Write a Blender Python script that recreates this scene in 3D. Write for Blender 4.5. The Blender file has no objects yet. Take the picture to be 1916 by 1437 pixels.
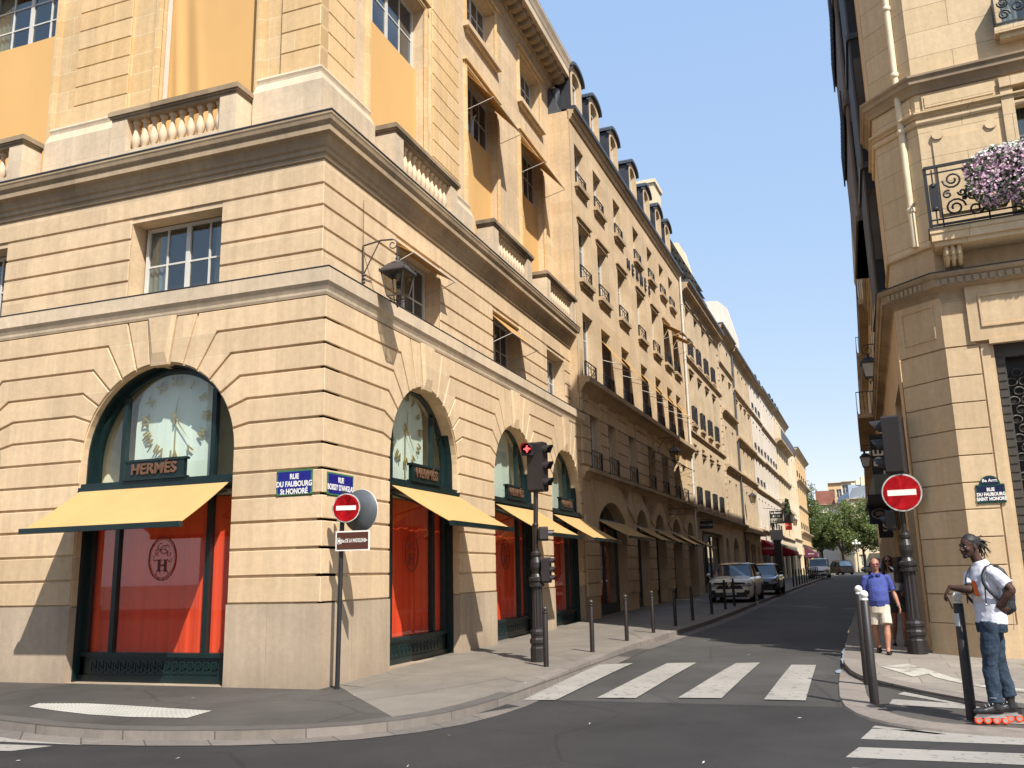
import bpy, math, random
from math import sin, cos, pi, radians, sqrt, atan2
from mathutils import Vector, Matrix
random.seed(7)
SC = bpy.context.scene
COL = SC.collection
# ---------------------------------------------------------------- camera
cam_data = bpy.data.cameras.new("camera")
cam = bpy.data.objects.new("camera", cam_data)
COL.objects.link(cam)
cam_data.sensor_width = 36.0
cam_data.lens = 31.68
cam_data.clip_start = 0.1
cam_data.clip_end = 3000
CAMP = Vector((7.631, -12.218, 1.6))
R3 = Matrix(((0.93798, 0.09291, 0.33400), (0.34604, -0.18779, -0.91924), (-0.02246, 0.97781, -0.20821)))
_x = Vector((R3[0][0], R3[1][0], R3[2][0])).normalized()
_z = Vector((R3[0][2], R3[1][2], R3[2][2]))
_z = (_z - _x * _z.dot(_x)).normalized()
_y = _z.cross(_x)
cam.matrix_world = Matrix(((_x.x, _y.x, _z.x, CAMP.x), (_x.y, _y.y, _z.y, CAMP.y), (_x.z, _y.z, _z.z, CAMP.z), (0, 0, 0, 1)))
SC.camera = cam
# ---------------------------------------------------------------- world and sun
SUN_EL = 50.0
SUN_DIR = Vector((-0.712 * cos(radians(SUN_EL)), 0.702 * cos(radians(SUN_EL)), -sin(radians(SUN_EL))))  # travel
W = bpy.data.worlds.new("World")
SC.world = W
W.use_nodes = True
nt = W.node_tree
nt.nodes.clear()
sky = nt.nodes.new('ShaderNodeTexSky')
sky.sky_type = 'NISHITA'
sky.sun_disc = False
sky.sun_elevation = radians(SUN_EL)
sky.sun_rotation = atan2(0.712, -0.702)      # azimuth of the sun measured from +Y towards +X
sky.altitude = 50
sky.air_density = 1.0
sky.dust_density = 0.6
sky.ozone_density = 4.0
bgn = nt.nodes.new('ShaderNodeBackground')
bgn.inputs['Strength'].default_value = 0.15
won = nt.nodes.new('ShaderNodeOutputWorld')
vm = nt.nodes.new('ShaderNodeVectorMath'); vm.operation = 'MULTIPLY'; vm.inputs[1].default_value = (0.441, 0.265, 0.106)
va = nt.nodes.new('ShaderNodeVectorMath'); va.operation = 'ADD'; va.inputs[1].default_value = (0.715, 1.218, 2.207)
nt.links.new(sky.outputs[0], vm.inputs[0]); nt.links.new(vm.outputs[0], va.inputs[0]); nt.links.new(va.outputs[0], bgn.inputs[0])   # summer haze paling the blue
nt.links.new(bgn.outputs[0], won.inputs[0])
sun_data = bpy.data.lights.new("sun", 'SUN')
sun_data.energy = 3.1
sun_data.angle = radians(0.55)
sun_data.color = (1.0, 0.945, 0.87)
sun = bpy.data.objects.new("sun", sun_data)
sun.rotation_euler = SUN_DIR.to_track_quat('-Z', 'Y').to_euler()
sun.location = (20, -20, 40)
COL.objects.link(sun)
SC.view_settings.view_transform = 'Standard'
SC.view_settings.look = 'None'
SC.view_settings.gamma = 1
SC.view_settings.exposure = 1.28
SC.render.engine = 'CYCLES'
SC.cycles.max_bounces = 6
SC.cycles.transparent_max_bounces = 12

# ---------------------------------------------------------------- materials
def srgb(r, g, b):
    f = lambda c: (c / 255 / 12.92) if c / 255 <= 0.04045 else ((c / 255 + 0.055) / 1.055) ** 2.4
    return (f(r), f(g), f(b))
MATS = {}
class NT:
    def __init__(s, name):
        s.m = bpy.data.materials.new(name); s.m.use_nodes = True
        s.t = s.m.node_tree; s.t.nodes.clear()
        s.out = s.n('ShaderNodeOutputMaterial')
        s.b = s.n('ShaderNodeBsdfPrincipled')
        s.l(s.b.outputs[0], s.out.inputs[0])
    def n(s, ty, **kw):
        nd = s.t.nodes.new(ty)
        for k, v in kw.items(): setattr(nd, k, v)
        return nd
    def l(s, a, b): s.t.links.new(a, b)
    def val(s, nd, i, v): nd.inputs[i].default_value = v; return nd
    def math(s, op, a, b=None):
        nd = s.n('ShaderNodeMath', operation=op)
        for i, v in ((0, a), (1, b)):
            if v is None: continue
            if isinstance(v, (int, float)): nd.inputs[i].default_value = v
            else: s.l(v, nd.inputs[i])
        return nd.outputs[0]
    def mix(s, fac, a, b, mode='MIX'):
        nd = s.n('ShaderNodeMix', data_type='RGBA', blend_type=mode)
        for i, v in ((0, fac), (6, a), (7, b)):
            if isinstance(v, (int, float)): nd.inputs[i].default_value = v
            elif isinstance(v, tuple): nd.inputs[i].default_value = (*v[:3], 1)
            else: s.l(v, nd.inputs[i])
        return nd.outputs[2]
    def ramp(s, fac, pts):
        nd = s.n('ShaderNodeValToRGB')
        while len(nd.color_ramp.elements) < len(pts): nd.color_ramp.elements.new(0.5)
        for e, (p, c) in zip(nd.color_ramp.elements, pts):
            e.position = p; e.color = (*(c if isinstance(c, tuple) else (c, c, c)), 1)
        s.l(fac, nd.inputs[0]); return nd.outputs[0]
    def noise(s, scale, vec=None, detail=4, rough=0.55):
        nd = s.n('ShaderNodeTexNoise'); nd.inputs['Scale'].default_value = scale
        nd.inputs['Detail'].default_value = detail; nd.inputs['Roughness'].default_value = rough
        if vec is not None: s.l(vec, nd.inputs['Vector'])
        return nd.outputs[0]
    def obj(s): return s.n('ShaderNodeTexCoord').outputs['Object']
    def bump(s, h, strength=0.3, dist=0.01):
        nd = s.n('ShaderNodeBump'); nd.inputs['Strength'].default_value = strength; nd.inputs['Distance'].default_value = dist
        s.l(h, nd.inputs['Height']); s.l(nd.outputs[0], s.b.inputs['Normal'])

def pmat(name, col, rough=0.6, var=0.12, scale=3.0, bump=0.0, metal=0.0, spec=0.5, bscale=None, coat=0.0):
    """plain surface with soft tonal variation"""
    if name in MATS: return MATS[name]
    s = NT(name); co = s.obj()
    n = s.noise(scale, co)
    lo = tuple(max(0, c * (1 - var)) for c in col); hi = tuple(min(1, c * (1 + var)) for c in col)
    s.l(s.ramp(n, [(0.3, lo), (0.7, hi)]), s.b.inputs['Base Color'])
    n2 = s.noise(scale * 4, co)
    s.l(s.math('ADD', s.math('MULTIPLY', n2, 0.16), rough - 0.08), s.b.inputs['Roughness'])
    s.b.inputs['Metallic'].default_value = metal
    s.b.inputs['Specular IOR Level'].default_value = spec
    s.b.inputs['Coat Weight'].default_value = coat
    if bump: s.bump(s.noise(bscale or scale * 8, co), bump, 0.01)
    MATS[name] = s.m; return s.m

KS = 0.94
def stone(name, c1, c2, course=0.41, zoff=0.0, bw=1.25, stain=(0.30, 0.24, 0.17), stain_amt=0.25, joint=(0.60, 0.50, 0.38), jsize=0.008, dirt_base=0.0, bump=0.15, flat=False):
    if name in MATS: return MATS[name]
    c1 = (c1[0]*KS, c1[1]*KS*.945, c1[2]*KS*.92); c2 = (c2[0]*KS, c2[1]*KS*.945, c2[2]*KS*.92); joint = tuple(c*KS for c in joint)
    s = NT(name); co = s.obj()
    sp = s.n('ShaderNodeSeparateXYZ'); s.l(co, sp.inputs[0])
    u = s.math('ADD', sp.outputs[0], sp.outputs[1])
    z = s.math('ADD', sp.outputs[2], -zoff)
    cb = s.n('ShaderNodeCombineXYZ'); s.l(sp.outputs[0] if flat else u, cb.inputs[0]); s.l(sp.outputs[1] if flat else z, cb.inputs[1])
    br = s.n('ShaderNodeTexBrick'); s.l(cb.outputs[0], br.inputs['Vector'])
    br.inputs['Scale'].default_value = 1.0
    br.inputs['Brick Width'].default_value = bw; br.inputs['Row Height'].default_value = course
    br.inputs['Mortar Size'].default_value = jsize; br.inputs['Mortar Smooth'].default_value = 0.3
    br.inputs['Bias'].default_value = -0.1
    br.inputs['Color1'].default_value = (*c1, 1); br.inputs['Color2'].default_value = (*c2, 1)
    br.inputs['Mortar'].default_value = (*joint, 1)
    n = s.noise(0.55, co, 6)
    m = s.mix(s.math('MULTIPLY', s.ramp(n, [(0.42, 0.0), (0.72, 1.0)]), stain_amt), br.outputs[0], stain, 'MIX')
    n2 = s.noise(9.0, co, 6, 0.7)
    m = s.mix(1.0, m, s.ramp(n2, [(0.3, 0.88), (0.7, 1.06)]), 'MULTIPLY')
    # rain streaks
    mp = s.n('ShaderNodeMapping'); mp.inputs['Scale'].default_value = (5, 5, 0.35); s.l(co, mp.inputs[0])
    n3 = s.noise(1.0, mp.outputs[0], 5, 0.6)
    m = s.mix(1.0, m, s.ramp(n3, [(0.35, 0.90), (0.62, 1.03)]), 'MULTIPLY')
    if dirt_base:
        n4 = s.noise(1.6, co, 5)
        g = s.math('SUBTRACT', 1.25, s.math('ADD', sp.outputs[2], s.math('MULTIPLY', n4, 1.2)))
        m = s.mix(s.math('MULTIPLY', s.ramp(g, [(0.0, 0.0), (0.9, 1.0)]), dirt_base), m, (0.22, 0.17, 0.13))
    s.l(m, s.b.inputs['Base Color'])
    s.b.inputs['Roughness'].default_value = 0.85
    s.b.inputs['Specular IOR Level'].default_value = 0.25
    s.bump(n2, bump, 0.008)
    MATS[name] = s.m; return s.m

def glass_thin(name, tint=(0.9, 0.95, 0.93), refl=1.0):
    """clear shop glass: transparent with real mirror reflection"""
    if name in MATS: return MATS[name]
    s = NT(name)
    s.t.nodes.remove(s.b)
    tr = s.n('ShaderNodeBsdfTransparent'); tr.inputs[0].default_value = (*tint, 1)
    gl = s.n('ShaderNodeBsdfGlossy'); gl.inputs['Roughness'].default_value = 0.01
    ge = s.n('ShaderNodeNewGeometry'); dp = s.n('ShaderNodeVectorMath', operation='DOT_PRODUCT')
    s.l(ge.outputs['Incoming'], dp.inputs[0]); s.l(ge.outputs['Normal'], dp.inputs[1])
    k = s.math('POWER', s.math('SUBTRACT', 1.0, s.math('ABSOLUTE', dp.outputs['Value'])), 5.0)
    fac = s.math('MINIMUM', s.math('MULTIPLY', s.math('ADD', s.math('MULTIPLY', k, 0.94), 0.06), refl), 1.0)
    mx = s.n('ShaderNodeMixShader')
    s.l(fac, mx.inputs[0]); s.l(tr.outputs[0], mx.inputs[1]); s.l(gl.outputs[0], mx.inputs[2])
    s.l(mx.outputs[0], s.out.inputs[0])
    MATS[name] = s.m; return s.m

def emis(name, col, st=3.0):
    if name in MATS: return MATS[name]
    s = NT(name); s.b.inputs['Base Color'].default_value = (*col, 1)
    s.b.inputs['Emission Color'].default_value = (*col, 1); s.b.inputs['Emission Strength'].default_value = st
    MATS[name] = s.m; return s.m

# ---------------------------------------------------------------- mesh helpers
class MB:
    def __init__(s): s.v = []; s.f = []; s.sm = []
    def add(s, pts, faces, smooth=False):
        o = len(s.v); s.v += [tuple(p) for p in pts]
        for f in faces: s.f.append([i + o for i in f]); s.sm.append(smooth)
    def quad(s, *p): s.add(p, [list(range(len(p)))])
    def box(s, x0, x1, y0, y1, z0, z1):
        s.add([(x0,y0,z0),(x1,y0,z0),(x1,y1,z0),(x0,y1,z0),(x0,y0,z1),(x1,y0,z1),(x1,y1,z1),(x0,y1,z1)],
              [(0,3,2,1),(4,5,6,7),(0,1,5,4),(1,2,6,5),(2,3,7,6),(3,0,4,7)])
    def obox(s, c, hx, hy, hz, M=None):
        """oriented box, M 3x3"""
        M = M or Matrix.Identity(3); c = Vector(c)
        P = [c + M @ Vector((a*hx, b*hy, d*hz)) for a, b, d in ((-1,-1,-1),(1,-1,-1),(1,1,-1),(-1,1,-1),(-1,-1,1),(1,-1,1),(1,1,1),(-1,1,1))]
        s.add(P, [(0,3,2,1),(4,5,6,7),(0,1,5,4),(1,2,6,5),(2,3,7,6),(3,0,4,7)])
    def prism(s, poly, y0, y1, axis='y', side=True):
        """poly in (u,z) extruded along y (or other axis)"""
        n = len(poly)
        if axis == 'y': A = [(u, y0, z) for u, z in poly]; B = [(u, y1, z) for u, z in poly]
        elif axis == 'x': A = [(y0, u, z) for u, z in poly]; B = [(y1, u, z) for u, z in poly]
        else: A = [(u, z, y0) for u, z in poly]; B = [(u, z, y1) for u, z in poly]
        F = [list(range(n)), list(range(2*n-1, n-1, -1))]
        if side: F += [(i, i+n, (i+1) % n + n, (i+1) % n) for i in range(n)]
        s.add(A + B, F)
    def lathe(s, prof, c=(0,0,0), n=14, axis='z', smooth=True, arc=(0, 2*pi)):
        P = []; m = len(prof); full = abs(arc[1]-arc[0]-2*pi) < 1e-6
        k = n if full else n + 1
        for i in range(k):
            a = arc[0] + (arc[1]-arc[0]) * i / n
            for r, h in prof:
                if axis == 'z': P.append((c[0]+r*cos(a), c[1]+r*sin(a), c[2]+h))
                elif axis == 'y': P.append((c[0]+r*cos(a), c[1]+h, c[2]+r*sin(a)))
                else: P.append((c[0]+h, c[1]+r*cos(a), c[2]+r*sin(a)))
        F = []
        for i in range(k if full else k-1):
            j = (i+1) % k
            for q in range(m-1):
                F.append((i*m+q, j*m+q, j*m+q+1, i*m+q+1))
        s.add(P, F, smooth)
        if full:
            for q in (0, m-1):
                if prof[q][0] > 1e-5: s.add([P[i*m+q] for i in range(k)], [list(range(k))])
    def tube(s, pts, r, n=8, smooth=True, caps=True):
        """r float or list"""
        pts = [Vector(p) for p in pts]; m = len(pts)
        rs = r if isinstance(r, (list, tuple)) else [r]*m
        P = []; up = None
        for i, p in enumerate(pts):
            t = (pts[min(i+1, m-1)] - pts[max(i-1, 0)])
            if t.length < 1e-9: t = Vector((0,0,1))
            t.normalize()
            if up is None: up = Vector((0,0,1)) if abs(t.z) < 0.9 else Vector((1,0,0))
            a = t.cross(up)
            if a.length < 1e-6: up = Vector((1,0,0)); a = t.cross(up)
            a.normalize(); b = a.cross(t).normalized(); up = b
            for k in range(n):
                an = 2*pi*k/n
                P.append(p + (a*cos(an) + b*sin(an))*rs[i])
        F = [(i*n+k, i*n+(k+1)%n, (i+1)*n+(k+1)%n, (i+1)*n+k) for i in range(m-1) for k in range(n)]
        s.add(P, F, smooth)
        if caps:
            s.add(P[:n], [list(range(n))]); s.add(P[-n:], [list(range(n-1,-1,-1))])
    def ball(s, c, r, n=12, m=8, sz=1.0):
        prof = [(max(1e-6, r*sin(pi*i/m)), -r*cos(pi*i/m)*sz) for i in range(m+1)]
        s.lathe(prof, c, n)
    def sweep(s, prof, path, closed=False, out=1, caps=True):
        """prof (out,z) swept along a plan polyline with mitred corners; 'out' is to the right of travel when out=1"""
        n = len(path); P = []
        for i, p in enumerate(path):
            p = Vector(p[:2]); 
            a = Vector(path[(i-1) % n][:2]) if (i > 0 or closed) else None
            b = Vector(path[(i+1) % n][:2]) if (i < n-1 or closed) else None
            ds = []
            if a is not None: ds.append((p-a).normalized())
            if b is not None: ds.append((b-p).normalized())
            ns = [Vector((d.y, -d.x))*out for d in ds]
            if len(ns) == 2:
                m = (ns[0]+ns[1]); m = m / max(1e-6, (1+ns[0].dot(ns[1])))
            else: m = ns[0]
            for o, z in prof:
                zz = path[i][2] if len(path[i]) > 2 else 0
                P.append((p.x+m.x*o, p.y+m.y*o, z+zz))
        k = len(prof); F = []
        for i in range(n if closed else n-1):
            j = (i+1) % n
            for q in range(k-1): F.append((i*k+q, i*k+q+1, j*k+q+1, j*k+q))
        s.add(P, F)
        if caps and not closed:
            s.add(P[:k], [list(range(k))]); s.add(P[-k:], [list(range(k))])
    def mesh(s, name, recalc=True, weld=False):
        me = bpy.data.meshes.new(name); me.from_pydata(s.v, [], s.f)
        me.polygons.foreach_set('use_smooth', s.sm)
        if recalc:
            import bmesh
            bm = bmesh.new(); bm.from_mesh(me)
            if weld: bmesh.ops.remove_doubles(bm, verts=bm.verts, dist=1e-5)
            bmesh.ops.recalc_face_normals(bm, faces=bm.faces); bm.to_mesh(me); bm.free()
        me.update(); return me
    def build(s, name, m, parent=None, loc=(0,0,0), rz=0.0, **kw):
        return link(s.mesh(name, **kw), name, m, parent, loc, rz)

def link(me, name, m, parent=None, loc=(0,0,0), rz=0.0):
    o = bpy.data.objects.new(name, me); COL.objects.link(o)
    if m is not None and not me.materials: me.materials.append(m)
    o.location = loc; o.rotation_euler = (0, 0, rz)
    if parent: o.parent = parent
    return o
def thing(name, label, cat, loc=(0,0,0), rz=0.0, group=None):
    o = bpy.data.objects.new(name, None); COL.objects.link(o); o.empty_display_size = 0.3
    o.location = loc; o.rotation_euler = (0, 0, rz); tag(o, label, cat, group); return o
def tag(o, label=None, cat=None, group=None, kind=None):
    if label: o['label'] = label
    if cat: o['category'] = cat
    if group: o['group'] = group
    if kind: o['kind'] = kind
    return o
def dup(o, parent=None, loc=None, rz=None, top=None):
    c = o.copy(); COL.objects.link(c)
    if parent is not None: c.parent = parent
    if loc is not None: c.location = loc
    if rz is not None: c.rotation_euler = (0, 0, rz)
    for ch in CH.get(o.name, []): dup(ch, c)
    return c
CH = {}
def kid(parent, o): CH.setdefault(parent.name, []).append(o); return o
def duptree(o, parent=None, loc=None, rz=None):
    c = o.copy(); COL.objects.link(c)
    if parent is not None: c.parent = parent
    if loc is not None: c.location = loc
    if rz is not None: c.rotation_euler = (0, 0, rz)
    for ch in [x for x in list(COL.objects) if x.parent == o]: duptree(ch, c)
    return c
def struct(o): o['kind'] = 'structure'; return o

_TX = {}
def text_mesh(txt, size, ext=0.004, bold=0.0, spacing=1.0, squeeze=1.0):
    key = (txt, size, ext, bold, spacing, squeeze)
    if key in _TX: return _TX[key]
    cu = bpy.data.curves.new('lettering', 'FONT'); cu.body = txt; cu.size = size; cu.extrude = ext
    cu.align_x = 'CENTER'; cu.align_y = 'CENTER'; cu.offset = bold; cu.space_character = spacing; cu.resolution_u = 3
    ob = bpy.data.objects.new('lettering', cu); COL.objects.link(ob)
    dg = bpy.context.evaluated_depsgraph_get(); dg.update()
    me = bpy.data.meshes.new_from_object(ob.evaluated_get(dg))
    bpy.data.objects.remove(ob); bpy.data.curves.remove(cu)
    me.name = 'lettering'
    # stand upright facing -y
    for v in me.vertices: x, y, z = v.co; v.co = (x*squeeze, -z, y)
    _TX[key] = me; return me
def text(txt, size, m, parent, loc, rz=0.0, ext=0.004, bold=0.0, spacing=1.0, squeeze=1.0, name='lettering'):
    me = text_mesh(txt, size, ext, bold, spacing, squeeze)
    if not me.materials: me.materials.append(m)
    elif me.materials[0] != m: me = me.copy(); me.materials[0] = m
    return link(me, name, m, parent, loc, rz)

# ---------------------------------------------------------------- ground levels
def lerp(xs, ys, x):
    if x <= xs[0]: return ys[0]
    for i in range(len(xs)-1):
        if x <= xs[i+1]: return ys[i] + (ys[i+1]-ys[i])*(x-xs[i])/(xs[i+1]-xs[i])
    return ys[-1]
GY = [-30, 0, 3, 8, 15, 25, 36, 120]; GZ = [0, 0, .06, .12, .22, .35, .45, 1.0]
def gz(y): return lerp(GY, GZ, y)
ROAD = -0.11
# ================================================================ ground, road, pavements
M_asph = None
def asphalt(name, c, var=0.18, patch=0.25):
    s = NT(name); co = s.obj()
    n = s.noise(0.35, co, 5); n2 = s.noise(60, co, 3, 0.7); n3 = s.noise(1.7, co, 6, 0.65)
    m = s.ramp(n, [(0.35, tuple(x*(1-patch) for x in c)), (0.65, tuple(x*(1+patch) for x in c))])
    m = s.mix(1.0, m, s.ramp(n2, [(0.3, 0.78), (0.7, 1.22)]), 'MULTIPLY')
    m = s.mix(1.0, m, s.ramp(n3, [(0.35, 0.9), (0.65, 1.08)]), 'MULTIPLY')
    # cracks and seams
    vo = s.n('ShaderNodeTexVoronoi', feature='DISTANCE_TO_EDGE'); vo.inputs['Scale'].default_value = 0.33
    wr = s.n('ShaderNodeMixRGB'); wr.blend_type = 'ADD'; wr.inputs[0].default_value = 0.5
    nn = s.n('ShaderNodeTexNoise'); nn.inputs['Scale'].default_value = 2.5; nn.inputs['Detail'].default_value = 5
    s.l(co, wr.inputs[1]); s.l(nn.outputs['Color'], wr.inputs[2]); s.l(wr.outputs[0], vo.inputs['Vector'])
    m = s.mix(1.0, m, s.ramp(vo.outputs['Distance'], [(0.0, 0.72), (0.012, 1.0)]), 'MULTIPLY')
    s.l(m, s.b.inputs['Base Color']); s.b.inputs['Roughness'].default_value = 0.78
    s.b.inputs['Specular IOR Level'].default_value = 0.35
    s.bump(n2, 0.5, 0.006)
    MATS[name] = s.m; return s.m
def worn(name, c, under, thr=0.62, scale=6.0):
    """road paint worn through to what is below"""
    s = NT(name); co = s.obj()
    n = s.noise(scale, co, 8, 0.75); n2 = s.noise(1.2, co, 5)
    m = s.mix(s.ramp(n, [(thr-0.04, 0.0), (thr+0.03, 1.0)]), c, under)
    m = s.mix(1.0, m, s.ramp(n2, [(0.3, 0.82), (0.7, 1.05)]), 'MULTIPLY')
    s.l(m, s.b.inputs['Base Color']); s.b.inputs['Roughness'].default_value = 0.7
    s.bump(s.noise(70, co, 2), 0.3, 0.004)
    MATS[name] = s.m; return s.m
M_road = asphalt('road_asphalt', (0.027, 0.026, 0.025))
M_roadold = asphalt('street_asphalt', (0.052, 0.050, 0.046))
M_pavea = asphalt('pavement_asphalt_dark', (0.062, 0.057, 0.050))
M_pave = asphalt('pavement_asphalt', (0.175, 0.157, 0.130), patch=0.14)
M_granite = stone('kerb_granite', (0.20,0.185,0.165), (0.26,0.24,0.215), course=50, bw=1.3, stain_amt=0.45, stain=(0.13,0.12,0.11), joint=(0.10,0.09,0.08), jsize=0.012, bump=0.3)
M_gut = stone('gutter_stone', (0.16,0.15,0.135), (0.20,0.185,0.165), course=50, bw=0.9, stain_amt=0.5, stain=(0.08,0.075,0.07), joint=(0.06,0.055,0.05), jsize=0.012, bump=0.3)
M_paint = worn('road_paint', (0.29,0.275,0.245), (0.09,0.085,0.08), 0.60, 9.0)
M_ground = pmat('ground_mat', (0.12,0.11,0.10), 0.9)

# kerb line of the left pavement (top outer edge) from the photographed edge
KL = [(-60,-2.6),(-14,-2.7),(-8,-2.9),(-4.5,-3.1),(-2.49,-3.36),(-1.4,-3.6),(-.5,-3.67),(.21,-3.58),(1.13,-3.36),(1.75,-3.10),(2.2,-2.78),(2.59,-2.30),(2.84,-1.75),(2.97,-1.1),(3.05,-.3),(3.07,.6),(3.08,2),(3.08,4),(3.10,7),(3.33,10.3),(3.68,15.1),(3.86,20),(4.05,28.4),(4.25,38),(4.48,51.4),(4.85,68),(5.2,85),(5.6,102),(6.0,119)]
# raised right pavement edge
KR = [(11.0,119),(9.6,85),(8.6,50),(8.1,30),(7.6,17.5),(7.47,12),(7.40,8.3),(7.36,5.8),(7.36,4.7),(7.40,4.0),(7.48,3.2),(7.58,2.7),(7.72,2.28),(8.01,1.74),(8.32,1.2),(8.66,.71),(8.95,.3),(9.3,-.1),(9.8,-.5),(10.6,-.85),(12,-1.2),(16,-1.9),(40,-5.4)]
# outer flush granite band on the right corner
KO = [(7.37,4.6),(7.31,3.4),(7.31,2.2),(7.33,1.1),(7.40,.3),(7.53,-.23),(7.68,-.6),(7.86,-.88),(8.1,-1.12),(8.37,-1.27),(8.75,-1.40),(9.12,-1.46),(10.2,-1.62),(12,-1.85),(16,-2.5),(40,-6)]

def densify(path, step=1.2, ymax=None):
    out = []
    for i in range(len(path)-1):
        a = Vector(path[i]); b = Vector(path[i+1]); n = max(1, int((b-a).length/step))
        for k in range(n): out.append(tuple(a.lerp(b, k/n)))
    out.append(path[-1]); return out
def offset(path, d):
    n = len(path); out = []
    for i in range(n):
        p = Vector(path[i]); a = Vector(path[max(0,i-1)]); b = Vector(path[min(n-1,i+1)])
        t = (b-a).normalized(); out.append((p.x+t.y*d, p.y-t.x*d))
    return out
def strip(mb, A, B, za, zb):
    for i in range(len(A)-1):
        mb.quad((A[i][0],A[i][1],za(A[i])),(A[i+1][0],A[i+1][1],za(A[i+1])),(B[i+1][0],B[i+1][1],zb(B[i+1])),(B[i][0],B[i][1],zb(B[i])))
lev = lambda off: (lambda p: gz(p[1])+off)
KLd = densify(KL, 1.5); KRd = densify(KR, 1.5); KOd = densify(KO, 1.0)

# one sheet of ground to the horizon
g = MB(); xs = [-900,-300,-80,-20,0,20,80,300,900]; ys = [-900,-300,-60,-30,-10,0,3,8,15,25,36,60,90,120,300,900]
for i in range(len(xs)-1):
    for j in range(len(ys)-1):
        q = [(xs[i],ys[j]),(xs[i+1],ys[j]),(xs[i+1],ys[j+1]),(xs[i],ys[j+1])]
        g.quad(*[(a,b,gz(b)-0.30) for a,b in q])
struct(g.build('ground', M_ground))
# carriageway
r = MB(); xs = [-60,-20,-5,0,5,8,12,20,60]; ys = [-40,-20,-8,-3,0.35]
for i in range(len(xs)-1):
    for j in range(len(ys)-1):
        q = [(xs[i],ys[j]),(xs[i+1],ys[j]),(xs[i+1],ys[j+1]),(xs[i],ys[j+1])]
        r.quad(*[(a,b,gz(b)+ROAD) for a,b in q])
struct(r.build('cross_road', M_road))
r = MB(); ys = [0.35,1.5,3,5,8,11,15,20,25,30,36,50,70,90,120,135,170]
for j in range(len(ys)-1):
    y0, y1 = ys[j], ys[j+1]
    for x0, x1 in ((0.5,4),(4,8),(8,14)): 
        r.quad((x0,y0,gz(y0)+ROAD),(x1,y0,gz(y0)+ROAD),(x1,y1,gz(y1)+ROAD),(x0,y1,gz(y1)+ROAD))
struct(r.build('side_street_road', M_roadold))
r = MB()
r.quad((-60,119,gz(119)+ROAD+0.004),(80,119,gz(119)+ROAD+0.004),(80,175,gz(120)+ROAD+0.004),(-60,175,gz(120)+ROAD+0.004))
struct(r.build('boulevard_road', M_roadold))
# seam where the two asphalts meet
# left pavement: body, kerb
KLi = offset(KLd, -0.24)
pv = MB()
WL = [(-60,0.5),(-14,.5),(-8,.5),(-3.,.5)]
inner = []
for p in KLi:
    if p[1] < -0.5: inner.append((min(p[0]-0.0, -0.05) if p[0] > 0 else p[0], 0.6))
    else: inner.append((-0.3+ (max(0,p[1]-15))*0.021, p[1] if p[1] > 0.6 else 0.6))
lowp = lambda p: gz(p[1])
def paved(A, B, zf, mb, n=3):
    for k in range(n):
        P = [tuple(Vector(a).lerp(Vector(b), k/n)) for a, b in zip(A, B)]; Q = [tuple(Vector(a).lerp(Vector(b), (k+1)/n)) for a, b in zip(A, B)]
        strip(mb, P, Q, zf, zf)
pa = MB(); pb = MB()
i0 = next(i for i, p in enumerate(KLi) if p[1] > -2.2 and p[0] > 2)
paved(KLi[:i0+1], inner[:i0+1], lowp, pa); paved(KLi[i0:], inner[i0:], lowp, pb)
struct(pa.build('corner_pavement', M_pavea)); struct(pb.build('left_pavement', M_pave))
kb = MB(); strip(kb, KLd, KLi, lev(0.004), lev(0.004)); strip(kb, KLd, offset(KLd, 0.012), lev(0.004), lev(-0.14))
struct(kb.build('left_kerb', M_granite))
gt = MB(); strip(gt, offset(KLd,0.0), offset(KLd,0.34), lev(ROAD+0.004), lev(ROAD+0.006))
struct(gt.build('left_gutter', M_gut))
# right pavement
M_slab = stone('pavement_slabs', (0.25,0.24,0.21), (0.31,0.295,0.255), course=.62, bw=1.05, stain_amt=0.5, stain=(0.16,0.14,0.12), joint=(0.17,0.15,0.13), jsize=0.010, flat=True)
KRi = offset(KRd, -0.28)
pr = MB(); inr = []
for p in KRi:
    if p[1] > 6: inr.append((9.3+max(0,p[1]-20)*0.03, p[1]))
    elif p[1] > 2.3: inr.append((9.6, 6.0))
    else: inr.append((max(9.7,p[0]+0.6), 6.0))
paved(KRi, inr, lowp, pr)
struct(pr.build('right_pavement', M_slab))
kb = MB(); strip(kb, KRd, KRi, lev(0.004), lev(0.004)); strip(kb, KRd, offset(KRd, 0.012), lev(0.004), lev(-0.14))
struct(kb.build('right_kerb', M_granite))
kb = MB(); strip(kb, KOd, offset(KOd, -0.34), lev(ROAD+0.03), lev(ROAD+0.045)); strip(kb, KOd, offset(KOd, 0.03), lev(ROAD+0.03), lev(ROAD-0.02))
struct(kb.build('corner_granite_band', M_granite))
lo = MB(); A = offset(KOd, -0.34)
B = []
for p in A:
    q = min(KRd, key=lambda k: (k[0]-p[0])**2+(k[1]-p[1])**2); B.append((q[0], q[1]))
strip(lo, A, B, lev(ROAD+0.045), lev(ROAD+0.045))
struct(lo.build('corner_apron', M_pavea))
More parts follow.
